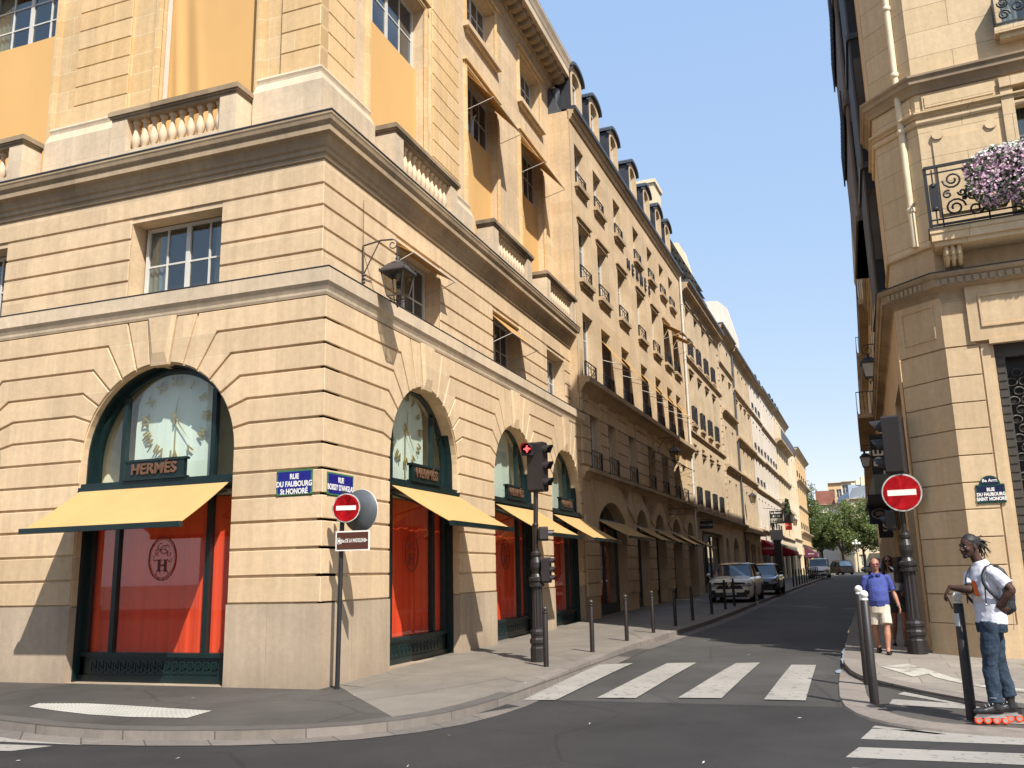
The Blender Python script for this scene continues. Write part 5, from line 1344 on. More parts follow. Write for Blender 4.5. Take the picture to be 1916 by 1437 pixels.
# ================================================================ street furniture
M_post = pmat('dark_brown_post', (0.016,0.012,0.011), 0.5, .2, 5)
M_cast = pmat('cast_iron_brown', (0.020,0.017,0.017), 0.42, .2, 6)
M_lampgl = glass_thin('lantern_glass', (0.55,0.52,0.45), 1.6)
M_lampmilk = pmat('milky_glass', (0.62,0.63,0.60), 0.3)
M_lampir = pmat('lantern_iron', (0.05,0.043,0.043), 0.45, .2, 6)
def lantern(name, label, loc, rz, arm=.72, top=7.25, zbot=6.67, zl=6.9, size=.22, style=0, glass=None, group='wall lanterns', iron=None):
    """bracket starts at loc, local -y is out of the wall"""
    iron = iron or M_lampir
    t = thing(name, label, 'street lamp', (loc[0], loc[1], zbot), rz, group); h = top-zbot
    b = MB()
    if style == 0:
        b.tube([(0,-.03,0),(0,-.03,h+.0)], .020, 6); b.tube([(0,-.03,h),(0,-arm*.55,h+.05),(0,-arm*.85,h+.03)], .016, 6)
        b.tube([(0,-.05,h*.30),(0,-arm*.5,h+.04)], .012, 5); b.tube([(0,-.03,h),(0,-.03,h+.9)], .005, 4)
        for k in range(3): b.lathe([(.02,-.02),(.034,0),(.02,.02)], (0,-.05,.06+.07*k), 6)
        b.tube([(0,-arm*.86-.10*sin(a*.5)*(1-a*.045), h-.07+.10*cos(a*.5)*(1-a*.045)) for a in range(16)], .011, 5)
    else:
        b.tube([(0,0,h),(0,-arm*.9,h+.0)], .016, 6); n = 22
        b.tube([(0,-arm-.0-.17*(1-.035*a)*sin(a*.42-.2)*1.0, h-.17+.17*(1-.035*a)*cos(a*.42-.2)) for a in range(n)], .012, 5)
    yl = -arm; zt = zl-zbot
    b.tube([(0,yl,h-.1 if style == 0 else h-.30),(0,yl,zt+.16)], .013, 6)
    b.build('bracket', iron, t)
    s = size; c = MB()
    c.lathe([(.03,.20),(.05,.16),(.03,.13),(.06,.10),(s*.60,.08),(s*.62,.06)], (0,yl,zt), 8)
    c.add([(sx*s*.55,yl+sy*s*.55,zt+.06) for sx,sy in ((-1,-1),(1,-1),(1,1),(-1,1))]+[(sx*s*1.10,yl+sy*s*1.10,zt-.09) for sx,sy in ((-1,-1),(1,-1),(1,1),(-1,1))]+[(sx*s*1.10,yl+sy*s*1.10,zt-.115) for sx,sy in ((-1,-1),(1,-1),(1,1),(-1,1))],
          [(0,1,2,3)]+[(i,(i+1)%4,4+(i+1)%4,4+i) for i in range(4)]+[(4+i,4+(i+1)%4,8+(i+1)%4,8+i) for i in range(4)]+[(8,9,10,11)])
    hb = s*2.0
    for sx,sy in ((-1,-1),(1,-1),(1,1),(-1,1)):
        c.tube([(sx*s*.98,yl+sy*s*.98,zt-.10),(sx*s*.62,yl+sy*s*.62,zt-.10-hb)], .011, 4)
        c.tube([(sx*s*.60,yl+sy*s*.60,zt-.10-hb),(sx*s*.35,yl+sy*s*.35,zt-.17-hb),(0,yl,zt-.22-hb)], .008, 4)
        c.ball((sx*s*1.05,yl+sy*s*1.05,zt-.07), .016, 6, 4)
    q = [(sx*s*.62,yl+sy*s*.62,zt-.10-hb) for sx,sy in ((-1,-1),(1,-1),(1,1),(-1,1))]
    for i in range(4): c.tube([q[i],q[(i+1)%4]], .012, 4)
    c.lathe([(.01,-.04),(.03,0),(.01,.03)], (0,yl,zt-.25-hb), 6)
    c.build('lantern_frame', iron, t)
    g = MB(); A = [(sx*s*.96,yl+sy*s*.96,zt-.105) for sx,sy in ((-1,-1),(1,-1),(1,1),(-1,1))]; B = [(sx*s*.60,yl+sy*s*.60,zt-.10-hb) for sx,sy in ((-1,-1),(1,-1),(1,1),(-1,1))]
    for i in range(4): g.quad(A[i],A[(i+1)%4],B[(i+1)%4],B[i])
    g.build('lantern_glass', glass or M_lampgl, t)
    k = MB(); k.lathe([(.02,-.25),(.035,-.18),(.03,-.12),(.015,-.10)], (0,yl,zt), 8); k.build('bulb', M_lampmilk, t)
    return t
lantern('wall_lantern', 'large iron lantern on a scrolled bracket beside the corner building first floor window', (-.27,1.6), pi/2, arm=.74, top=7.60, zbot=6.83, zl=7.08, size=.23)
x, y = LP(11.3,.35); lantern('wall_lantern', 'iron lantern on a bracket above the shaded second building awnings', (LP(11.3)[0],LP(11.3)[1]), RZL, arm=.75, top=7.25, zbot=6.67, zl=6.76, size=.2)
lantern('wall_lantern', 'iron lantern on the weathered building beside its grey rain pipe', LP(40.0), RZL, arm=.60, top=7.53, zbot=7.0, zl=6.95, size=.24, style=1)
lantern('wall_lantern', 'small lantern beside the hanging plants on the white building', LP(63), RZL, arm=.8, top=8.15, zbot=7.6, zl=7.75, size=.26, style=1)
lantern('wall_lantern', 'farthest small lantern on the cream building past the red square sign', LP(77), RZL, arm=.7, top=7.5, zbot=7.0, zl=6.95, size=.26, style=1)
lantern('wall_lantern', 'white glass lantern on a spiral bracket against the sky on the right building', (9.05,16.0), -pi/2, arm=.37, top=8.12, zbot=7.6, zl=7.64, size=.21, style=1, glass=M_lampmilk, iron=M_iron)
lantern('wall_lantern', 'distant pale lantern below the right balconies beside the dark blade sign', (9.35,36.0), -pi/2, arm=.55, top=7.6, zbot=7.2, zl=7.1, size=.24, style=1, glass=M_lampmilk, iron=M_iron)

# ---- bollards
def bollard_proto():
    t = thing('bollard', 'x', 'bollard', (0,0,0), 0, 'black ball-topped bollards along the left kerb')
    p = MB(); p.lathe([(.046,-.05),(.046,.86),(.040,.875),(.040,.89),(.048,.90),(.048,.915),(.030,.925)], (0,0,0), 14); p.build('post', M_post, t)
    b = MB(); b.ball((0,0,.965), .043, 14, 10); b.build('ball', pmat('worn_ball', (.05,.042,.040), .3), t)
    return t
bp = bollard_proto()
BL = [(2.55,3.16),(2.68,5.70),(2.78,8.26),(2.93,10.48),(3.06,12.79),(3.18,14.95),(3.30,18.0),(3.38,20.8),(3.46,22.8)]
BLAB = ['black bollard beside the base of the traffic light mast','black bollard in the sunlit part of the pavement, second from the traffic light','black bollard at the edge of the street shadow, third from the traffic light',
 'black bollard in front of the first shaded arch, fourth from the traffic light','black bollard fifth from the traffic light along the shaded kerb','black bollard sixth from the traffic light along the shaded kerb','black bollard just left of the parked cream car, seventh from the traffic light',
 'black bollard standing before the left headlight of the cream car','black bollard standing before the middle of the cream car']
for i, (x, y) in enumerate(BL):
    o = bp if i == 0 else duptree(bp)
    o.location = (x, y, gz(y)); o.rotation_euler = (radians(random.uniform(-.8,.8)), radians(random.uniform(-.8,.8)), 0); o['label'] = BLAB[i]
me = MB(); me.lathe([(.05,-.05),(.05,.95),(.03,.97),(.055,1.02),(.03,1.07),(1e-4,1.08)], (0,0,0), 8); me = me.mesh('bollard')
for i in range(18):
    y = 48.5+i*2.65; x = lerp([48,62,76,92,100],[4.12,4.38,4.63,5.0,5.2], y)
    o = link(me, 'bollard', M_post, None, (x, y, gz(y)))
    tag(o, 'thin black bollard in the distant row before the white van', 'bollard', 'distant bollards before the white van')
MW = pmat('white_ball_paint', (.70,.68,.62), .5, .12, 6)
def tall_bollard(x, y, label, ang=(0,0), h=1.22):
    t = thing('bollard', label, 'bollard', (x,y,gz(y)-.04), 0, 'tall white-topped bollards on the right corner')
    p = MB(); p.lathe([(.056,-.05),(.053,h),(.04,h+.01)], (0,0,0), 16); p.build('post', M_post, t)
    b = MB(); b.lathe([(.045,h+.008),(.047,h+.028),(.030,h+.034)], (0,0,0), 14); b.ball((0,0,h+.078), .053, 16, 12); b.build('white_ball', MW, t)
    t.rotation_euler = (ang[0], ang[1], 0); return t
tall_bollard(7.70,2.1,'white-topped bollard just behind another one, in front of the man in blue')
tall_bollard(7.75,.42,'white-topped bollard nearest the zebra crossing, overlapping the one behind it')
b3 = tall_bollard(8.72,-.71,'white-topped bollard that the man on skates leans his arm over')
k = MB(); k.lathe([(.0565,.98),(.0565,1.12)], (0,0,0), 16, arc=(pi*1.0,pi*1.45)); k.build('sticker', pmat('sticker_paper', (.5,.5,.5), .6), b3)

# ---- no entry signs
M_red = pmat('sign_red', (.56,.008,.014), .35, .05); M_swhite = pmat('sign_white', (.74,.72,.66), .4, .04); M_sgrey = pmat('sign_back_grey', (.11,.12,.13), .45, .08, 3, metal=.3)
M_brown = pmat('sign_brown', (.085,.030,.018), .4); M_blue = pmat('enamel_blue', (.012,.014,.19), .25, .08, spec=.8); M_navy = pmat('enamel_navy', (.010,.014,.055), .25, spec=.8); M_egreen = pmat('enamel_green', (.05,.16,.075), .3); M_dkgreen = pmat('enamel_dark_green', (.012,.055,.035), .3)
def disc_sign(parent, loc, rz, r, front=True, name='no_entry_disc'):
    d = MB(); d.lathe([(1e-4,.012),(r,.012),(r+.004,0),(r,-.012),(1e-4,-.012)], (0,0,0), 40, 'y'); o = d.build(name, M_sgrey, parent, loc, rz)
    if front:
        w = MB(); w.lathe([(1e-4,-.014),(r*.985,-.014)], (0,0,0), 40, 'y'); w.build('sign_rim', M_swhite, o)
        e = MB(); e.lathe([(1e-4,-.017),(r*.915,-.017)], (0,0,0), 40, 'y'); e.build('sign_face', M_red, o)
        b = MB(); b.quad((-r*.70,-.020,-r*.15),(r*.70,-.020,-r*.15),(r*.70,-.020,r*.15),(-r*.70,-.020,r*.15)); b.build('sign_bar', M_swhite, o)
    return o
sg = thing('sign_post', 'black post with small no entry disc, grey sign back and brown direction plate', 'road sign', (.27,.09,0))
p = MB(); p.tube([(0,0,-.1),(.03,0,2.0),(.05,0,2.95)], .036, 12); p.build('post', M_iron, sg)
disc_sign(sg, (.155,-.075,2.68), radians(12), .225); o = disc_sign(sg, (.325,.06,2.64), radians(172), .325, False, 'sign_back')
b = MB(); b.tube([(.322*cos(a*pi/20),0,.322*sin(a*pi/20)) for a in range(41)], .009, 6, caps=False); link(b.mesh('sign_rim'), 'sign_rim', M_swhite, o)
pl = MB(); pl.box(-.285,.285,-.0,.015,-.15,.15); pt_ = pl.build('direction_plate', M_swhite, sg, (.27,-.075,2.18), radians(4))
pl = MB(); pl.box(-.262,.262,-.004,.0,-.128,.128); link(pl.mesh('plate_face'), 'plate_face', M_brown, pt_)
text('Église DE LA MADELEINE', .082, M_swhite, pt_, (.0,-.007,0), ext=.001, bold=.001, squeeze=.50)
ar = MB(); ar.tube([(-.265+.50-.03,-.006,0),(-.265+.515,-.006,0)], .006, 4); ar.prism([(.215,.025),(.245,0),(.215,-.025),(.222,0)], -.008, -.005); ar.box(.19,.235,-.008,-.005,-.006,.006); link(ar.mesh('arrow'), 'arrow', M_swhite, pt_)
bx_ = MB(); 
for a,b_,c,d in ((-.250,-.205,.04,.046),(-.250,-.205,-.046,-.04),(-.250,-.244,-.04,.04),(-.211,-.205,-.04,.04),(-.238,-.217,-.02,.02)): bx_.box(a,b_,-.008,-.004,c,d)
link(bx_.mesh('pictogram'), 'pictogram', M_swhite, pt_)

# ---- enamel street name plates
def plaque(name, label, loc, rz, w, h, lines, sizes, face, border, arch=None):
    t = thing(name, label, 'street sign', loc, rz)
    b = MB(); b.box(-w/2,w/2,-.014,.0,-h/2,h/2); 
    if arch: b.prism([(w*.36*cos(a*pi/10), h/2+arch[0]*sin(a*pi/10)) for a in range(11)], -.014, 0)
    b.build('plate', border, t)
    f = MB(); e = .028; f.box(-w/2+e,w/2-e,-.018,-.014,-h/2+e,h/2-e)
    if arch: f.prism([((w*.36-.03)*cos(a*pi/10), h/2+.0+(arch[0]-.03)*sin(a*pi/10)) for a in range(11)], -.018, -.014)
    f.build('enamel_face', face, t)
    if arch: text(arch[1], arch[2], M_swhite, t, (0,-.020,h/2+arch[0]*.42), ext=.001, bold=.002)
    k = MB()
    for sx in (-1,1):
        for sz in (-1,1): k.lathe([(.022,-.019),(.012,-.024),(1e-4,-.025)], (sx*(w/2-.02),0,sz*(h/2-.02)), 8, 'y')
    k.build('corner_screw', border, t)
    z = h/2-e-.02
    for ln, s_ in zip(lines, sizes):
        z -= s_*.55; text(ln, s_, M_swhite, t, (0,-.020,z), ext=.001, bold=.004, squeeze=.80); z -= s_*.45
plaque('street_name_plate', 'blue enamel plate with green border reading RUE DU FAUBOURG ST HONORÉ', (-.505,-.002,3.125), 0, .66, .40, ['RUE','DU FAUBOURG','St HONORÉ'], [.115,.118,.118], M_blue, M_egreen)
plaque('street_name_plate', 'blue enamel plate half hidden by the round sign, reading RUE BOISSY D\'ANGLAS', (.002,.52,3.10), pi/2, .80, .36, ['RUE','BOISSY D\'ANGLAS'], [.12,.125], M_blue, M_egreen)
fx, fy = BX+fdx*.42, BY+fdy*.42
plaque('street_name_plate', 'dark enamel plate with arched green top on the right corner building', (fx,fy-.006,2.79), rzF, .44, .32, ['RUE','DU FAUBOURG','SAINT HONORÉ'], [.082,.078,.078], M_navy, M_dkgreen, arch=(.15,'8ᵉ Arrᵗ' if False else '8e Arrt',.075))

# ---- traffic lights
def cast_base(mb, h=1.95, r=.115, flute=12):
    P = [(1.22,0),(1.22,.24),(1.10,.26),(1.10,.30),(1.26,.33),(1.26,.39),(1.08,.42),(1.08,.46),(1.18,.48),(1.18,.53),(.92,.57),(.92,.60)]
    mb.lathe([(r*a_, b_) for a_, b_ in P], (0,0,0), 12, smooth=False)
    n = 24; rr = r*.86; H0, H1 = .60, h*.66
    ring = lambda z, q: [((q*(1 if k%2 else .88))*cos(2*pi*k/n), (q*(1 if k%2 else .88))*sin(2*pi*k/n), z) for k in range(n)]
    a, b = ring(H0, rr), ring(H1, rr*.86)
    mb.add(a+b, [(k,(k+1)%n,n+(k+1)%n,n+k) for k in range(n)])
    z = H1; q = r
    P = [(.80,0),(1.10,.01),(1.10,.05),(.98,.06),(.98,.09),(1.16,.10),(1.16,.15),(.84,.17),(.62,.22),(.66,.26),(.86,.33),(.84,.41),(.56,.50),(.70,.53),(.70,.57),(.5,.60),(.5,.63)]
    k_ = (h-z)/.63; mb.lathe([(q*a_,b_*k_) for a_,b_ in P], (0,0,z), 16, smooth=False)
def visor(mb, c, M, r=.085, L=.17):
    n = 12; A = []; 
    for i in range(n+1):
        a = -pi*.15+pi*1.3*i/n; A.append((cos(a)*r, sin(a)*r))
    for i in range(n):
        (u0,w0),(u1_,w1) = A[i],A[i+1]; f0 = .55+.45*max(0,w0/r); f1 = .55+.45*max(0,w1/r)
        P = [(u0,0,w0),(u1_,0,w1),(u1_,-L*f1,w1*.96),(u0,-L*f0,w0*.96)]
        mb.add([Vector(c)+M@Vector(p) for p in P], [(0,1,2,3)])
def rot(a): return Matrix.Rotation(a, 3, 'Z')
def signal_head(parent, loc, rz, w, d, h, n, name='signal_head', face=0.0):
    hb = MB(); e = .035
    hb.prism([(-w/2+e,-h/2),(w/2-e,-h/2),(w/2,-h/2+e),(w/2,h/2-e),(w/2-e,h/2),(-w/2+e,h/2),(-w/2,h/2-e),(-w/2,-h/2+e)], -d/2, d/2)
    o = hb.build(name, M_sig, parent, loc, rz)
    r = min(w*.36, h/n*.40)
    for i in range(n):
        v = MB(); ln = MB(); z = h/2-h*(i+.5)/n; visor(v, (0,-d/2,z), Matrix.Identity(3), r, r*1.9); ln.lathe([(1e-4,-d/2-.006),(r*.85,-d/2-.003)], (0,0,z), 16, 'y')
        link(v.mesh('visor', recalc=False), 'visor', M_sig, o); link(ln.mesh('lens'), 'lens', M_lens, o)
    return o
M_sig = pmat('signal_housing', (.022,.018,.018), .5, .12, 4); M_lens = pmat('unlit_lens', (.02,.02,.02), .2)
T1 = thing('traffic_light', 'tall traffic light with ornate iron base and a lit red cross', 'traffic light', (2.17,3.90,gz(3.9)))
b = MB(); cast_base(b, 2.0, .125); b.build('cast_base', M_cast, T1)
p = MB(); p.tube([(0,0,1.95),(.01,0,2.5),(.03,0,3.15)], .045, 12); p.lathe([(.05,0),(.065,.02),(.05,.06)], (0,0,2.42), 12); p.build('mast', M_cast, T1)
o = signal_head(T1, (.07,.02,3.53), radians(80), .26, .31, .93, 3)
# small repeater with the red cross, facing the camera
rp = MB(); rp.box(-.11,.11,-.02,.06,-.12,.12); o = rp.build('cross_repeater', M_sig, T1, (-.06,-.17,3.86), radians(4))
v = MB(); visor(v, (0,-.02,.0), Matrix.Identity(3), .10, .20); v.lathe([(1e-4,-.022),(.098,-.022)], (0,0,0), 16, 'y'); link(v.mesh('visor', recalc=False), 'visor', M_sig, o)
E_red = emis('lit_red_cross', (1.0,.03,.03), 5)
c = MB()
for k in range(-2,3):
    c.ball((k*.026,-.03,0), .012, 8, 6)
    if k: c.ball((0,-.03,k*.026), .012, 8, 6)
    if abs(k) < 2: c.ball((k*.022,-.03,.022), .009, 6, 4); c.ball((k*.022,-.03,-.022), .009, 6, 4)
link(c.mesh('red_cross'), 'red_cross', E_red, o)
signal_head(T1, (.16,-.02,2.28), radians(115), .20, .16, .26, 1, 'small_signal_head')
signal_head(T1, (.20,-.02,1.62), radians(95), .20, .15, .46, 3, 'pedestrian_signal_head')
T2 = thing('traffic_light', 'traffic light mast with large no entry disc and dark signal boxes', 'traffic light', (8.60,5.80,.09))
b = MB(); cast_base(b, 2.15, .14); b.build('cast_base', M_cast, T2)
p = MB(); p.tube([(0,0,2.1),(0,0,3.3)], .045, 12); p.build('mast', M_cast, T2)
signal_head(T2, (-.0,.02,3.72), radians(-105), .46, .30, 1.06, 3)
signal_head(T2, (-.17,.10,2.35), radians(-115), .22, .18, .36, 1, 'small_signal_head')
disc_sign(T2, (.02,-.16,2.83), radians(-4), .345)
signal_head(T2, (-.14,.20,1.46), radians(-70), .20, .16, .46, 1, 'pedestrian_signal_head')

# ---- hanging and blade signs
def board(name, label, s, out0, out1, z0, z1, face, txts, ink, th=.05, bar=True, left=True, wallx=None, cat='shop sign'):
    """board perpendicular to the left facade line"""
    x, y = LP(s); t = thing(name, label, cat, (x,y,z0), -radians(1.2))
    b = MB(); b.box(out0,out1,-th/2,th/2,0,z1-z0); b.build('panel', face, t)
    if bar:
        k = MB(); k.tube([(0,0,z1-z0+.06),(out1,0,z1-z0+.06)], .015, 5); k.tube([(out0+.05,0,z1-z0),(out0+.05,0,z1-z0+.06)], .01, 4); k.tube([(out1-.05,0,z1-z0),(out1-.05,0,z1-z0+.06)], .01, 4); k.build('bracket', M_iron, t)
    for tx, sz, dz in txts: text(tx, sz, ink, t, ((out0+out1)/2,-th/2-.004,dz), ext=.002, bold=.003)
    return t
M_sblack = pmat('sign_black', (.015,.013,.014), .4); M_sred = pmat('square_red', (.75,.045,.03), .5)
board('shop_sign', 'black hanging sign reading JOHN LOBB beyond the cream awnings', 20.6, .0, .70, 3.76, 4.17, M_sblack, [('JOHN LOBB',.125,.20)], pmat('pale_ink', (.45,.42,.38), .5))
board('shop_sign', 'red square sign with white letters below the hanging plants', 62.5, .85, 1.45, 5.25, 6.05, M_sred, [('Barilla' if False else 'salon',.20,.42)], M_swhite)
# wrought iron hanging sign
x, y = LP(12.6); t = thing('shop_sign', 'openwork black iron sign projecting above the cream awnings', 'shop sign', (x,y,4.0), -radians(1.2))
b = MB()
for k in range(14): b.tube([(.08+.08*k,0,.08),(.10+.08*k,0,.30)], .008, 4)
b.tube([(0,0,.06),(1.2,0,.06)], .014, 5); b.tube([(0,0,.31),(1.15,0,.31)], .011, 5)
for k in range(5): b.tube([(.14+.23*k+.09*cos(a*.6),0,.42+.09*sin(a*.6)) for a in range(9)], .010, 4)
b.build('iron_lattice', M_iron, t)
b = MB(); b.tube([(0,0,-.35),(.3,0,-.05),(.5,0,.02)], .012, 5); b.build('bracket', M_iron, t)
# pierced biscuit shop sign with its bracket
x, y = LP(52); t = thing('shop_sign', 'dark pierced metal sign with pale letters and a row of bottles', 'shop sign', (x,y,5.4), -radians(1.2))
b = MB(); b.box(.52,1.60,-.02,.02,0,1.05); b.build('panel', M_sblack, t)
b = MB(); b.box(.58,1.54,-.028,-.021,.06,.42); b.build('pale_band', pmat('pale_olive', (.42,.42,.34), .6), t)
b = MB()
for k in range(7): b.prism([(.63+.135*k,.09),(.71+.135*k,.09),(.71+.135*k,.22),(.68+.135*k,.28),(.68+.135*k,.38),(.66+.135*k,.38),(.66+.135*k,.28),(.63+.135*k,.22)], -.036, -.029)
b.build('bottle_row', M_sblack, t)
text('La Bonne', .26, M_swhite, t, (1.06,-.024,.88), ext=.002, bold=.006, squeeze=.9); text('d · · n', .26, M_swhite, t, (1.06,-.024,.60), ext=.002, bold=.008)
b = MB(); b.tube([(0,0,1.3),(.6,0,1.25),(1.6,0,1.06)], .02, 5); b.tube([(.4,0,-.9),(.55,0,.2)], .02, 5); b.build('bracket', M_iron, t)
# chocolate awning and further awnings
M_redawn = pmat('red_awning_cloth', (.30,.008,.022), .8, .1, 2); M_purp = pmat('purple_awning_cloth', (.10,.018,.045), .8, .1, 2)
def street_awning(name, label, s0, s1, out, z0, z1, drop, m, txt=None, group='shop awnings down the left side', frame=None):
    x, y = LP(s0); t = thing(name, label, 'awning', (x,y,z1), RZL, group); L = s1-s0
    b = MB(); b.quad((0,0,z0-z1),(L,0,z0-z1),(L,-out,0),(0,-out,0)); b.quad((0,-out,0),(L,-out,0),(L,-out,-drop),(0,-out,-drop)); b.add([(0,0,z0-z1),(0,-out,0),(0,-out,-drop),(0,0,-drop*1.2)], [(0,1,2,3)]); b.add([(L,0,z0-z1),(L,-out,0),(L,-out,-drop),(L,0,-drop*1.2)], [(0,1,2,3)])
    b.build('cloth', m, t, recalc=False)
    if txt: text(txt, .26, M_swhite, t, (L/2,-out-.01,-drop*.5), ext=.002, bold=.004); text(txt, .20, M_swhite, t, (-.012,-out*.55,-.06), -pi/2, ext=.002, bold=.003)
    return t
street_awning('shop_awning', 'deep red awning with white letters reading CHOCOLATS over the red shopfront', 48.8, 54.5, 1.15, 4.05, 3.35, .50, M_redawn, 'CHOCOLATS')
street_awning('shop_awning', 'smaller red awning farther on, behind the chocolate shop awning', 62, 67.5, 1.5, 3.9, 3.3, .35, M_redawn)
street_awning('shop_awning', 'purple awning at the far end before the trees', 99, 106, 1.5, 4.5, 3.6, .45, M_purp, 'LE BISTROT' if False else 'BISTROT')
street_awning('shop_awning', 'pale grey awning between the red awnings', 56.5, 61.5, 1.0, 4.2, 3.75, .10, pmat('pale_awning_cloth', (.55,.55,.52), .8))
# hanging plants in a wall basket
x, y = LP(58); t = thing('wall_planter', 'two tall dark green plants in an iron balcony box above the red square sign', 'planter', (x,y,5.9), RZL)
b = MB(); b.box(-.2,2.2,-1.75,-1.15,-.15,.55); b.box(-.1,2.1,-1.15,0,-.15,-.05); b.build('box', M_iron, t)
M_dleaf = pmat('dark_leaf', (.018,.05,.015), .7, .35, 8)
b = MB(); random.seed(11)
for cx in (.5,1.6):
    for k in range(420):
        h = random.random(); r = .34*(1-h*.75); a = random.random()*6.28; z = .5+h*1.5; c = Vector((cx+r*cos(a)*random.random()**.5,-1.45+r*sin(a)*.9,z))
        d = Vector((random.gauss(0,1),random.gauss(0,1),random.gauss(0,1))).normalized()*.07; e = d.cross(Vector((random.gauss(0,1),random.gauss(0,1),random.gauss(0,1)))).normalized()*.04
        b.add([c-d,c+e,c+d,c-e], [(0,1,2,3)])
b.build('foliage', M_dleaf, t, recalc=False)
# right side blade signs
def blade(name, label, y, x0, x1, z0, z1, face, txt=None, ts=.2, ink=None, vert=False):
    t = thing(name, label, 'shop sign', (x1,y,z0), 0); b = MB(); b.box(x0-x1,0,-.05,.05,0,z1-z0); b.build('panel', face, t)
    k = MB(); k.box(0,.25,-.02,.02,.1,.14); k.box(0,.25,-.02,.02,z1-z0-.14,z1-z0-.1); k.build('bracket', M_iron, t)
    if txt and vert:
        me = text_mesh(txt, ts, .002, .006); 
        if not me.materials: me.materials.append(ink or M_swhite)
        o = link(me, 'lettering', None, t, ((x0-x1)/2,-.056,(z1-z0)/2)); o.rotation_euler = (0,-pi/2,0)
    elif txt: text(txt, ts, ink or M_swhite, t, ((x0-x1)/2,-.056,(z1-z0)/2), ext=.002, bold=.004)
    return t
blade('shop_sign', 'tall black blade sign with vertical white letters beside the no entry disc', 17, 8.50, 8.95, 3.55, 5.55, M_sblack, 'EL DE', .42, vert=True)
tt = blade('shop_sign', 'small navy sign with a pale oval ring below the grey awning', 19, 8.32, 8.98, 2.95, 3.55, M_navy)
b = MB(); b.tube([(-.33+.24*cos(a*.4),-.06,.32+.15*sin(a*.4)) for a in range(17)], .012, 4); link(b.mesh('oval_ring'), 'oval_ring', M_swhite, tt)
for k in range(3): 
    b = MB(); b.box(-.45,-.21,-.062,-.056,.27+.045*k,.29+.045*k); link(b.mesh('ring_line'), 'ring_line', M_swhite, tt)
blade('shop_sign', 'black square sign with a pale figure under the navy oval sign', 22, 8.65, 9.1, 2.6, 3.3, M_sblack, 'S', .4)
t = thing('shop_awning', 'grey green box awning over the right shops behind the no entry disc', 'awning', (9.0,15,3.6))
b = MB(); b.box(-.55,.2,0,6,0,.55); b.build('cloth', pmat('grey_green_canvas', (.12,.14,.125), .7), t); b = MB(); b.box(-.75,.2,0,6,-.12,0); b.build('front_bar', M_sblack, t)

# ---- window box with trailing flowers on the balcony
M_pet = pmat('pink_petals', srgb(206,176,192), .7, .12, 20); M_petw = pmat('white_petals', (.72,.70,.66), .7, .05, 20); M_leaf = pmat('geranium_leaf', (.045,.10,.022), .7, .35, 12); M_petd = pmat('mauve_petals', srgb(182,132,160), .7, .12, 20)
fx, fy = BX+fdx*1.25, BY+fdy*1.25
t = thing('flower_box', 'window box overflowing with pale pink flowers hanging over the scrolled balcony railing', 'flower box', (fx+.10,fy-.62,8.02), rzF)
b = MB(); b.box(-.5,1.6,-.1,.14,.02,.24); b.build('box', M_sblack, t)
random.seed(21)
def flowers(name, m, n, sz, f):
    b = MB()
    for k in range(n):
        c = f()
        if c is None: continue
        c = Vector(c)
        if name == 'leaves':
            d = Vector((random.gauss(0,1),random.gauss(0,1),random.gauss(0,.6))).normalized()*sz; e = d.cross(Vector((random.gauss(0,1),random.gauss(0,1),random.gauss(0,1)))).normalized()*sz*.7
            b.add([c-d,c+e,c+d,c-e], [(0,1,2,3)])
        else:
            nrm = Vector((random.gauss(0,.5),-1,random.gauss(0,.6))).normalized(); u = nrm.cross(Vector((0,0,1))).normalized(); v = nrm.cross(u); a0 = random.random()*6
            for p in range(5):
                a = a0+p*1.257; d = u*cos(a)+v*sin(a); w_ = (u*-sin(a)+v*cos(a))
                b.add([c, c+d*sz*.6+w_*sz*.4-nrm*sz*.1, c+d*sz, c+d*sz*.6-w_*sz*.4-nrm*sz*.1], [(0,1,2,3)])
    b.build(name, m, t, recalc=False)
def cl(up=.42, dn=.80, lo=-.30, bl=.85):
    def f():
        u = random.uniform(-.78,1.6); e = max(0, (u+.85)/.55); e = min(1,e); h = random.uniform(-dn, up)
        if h > up*(.35+.65*e): return None
        if h < -dn*(.40+.60*e)*(.85+.15*sin(u*9)): return None
        bulge = .30*sqrt(max(0,1-((h+.05)/.62)**2))
        return (u, -.05-bulge*random.uniform(bl,1.08), .2+h)
    return f
flowers('leaves', M_leaf, 4200, .045, cl(.46,.80,bl=.4)); flowers('pink_blossoms', M_pet, 2500, .029, cl(.40,.78)); flowers('mauve_blossoms', M_petd, 800, .027, cl(.36,.80)); flowers('white_blossoms', M_petw, 420, .032, cl(.50,-.28))
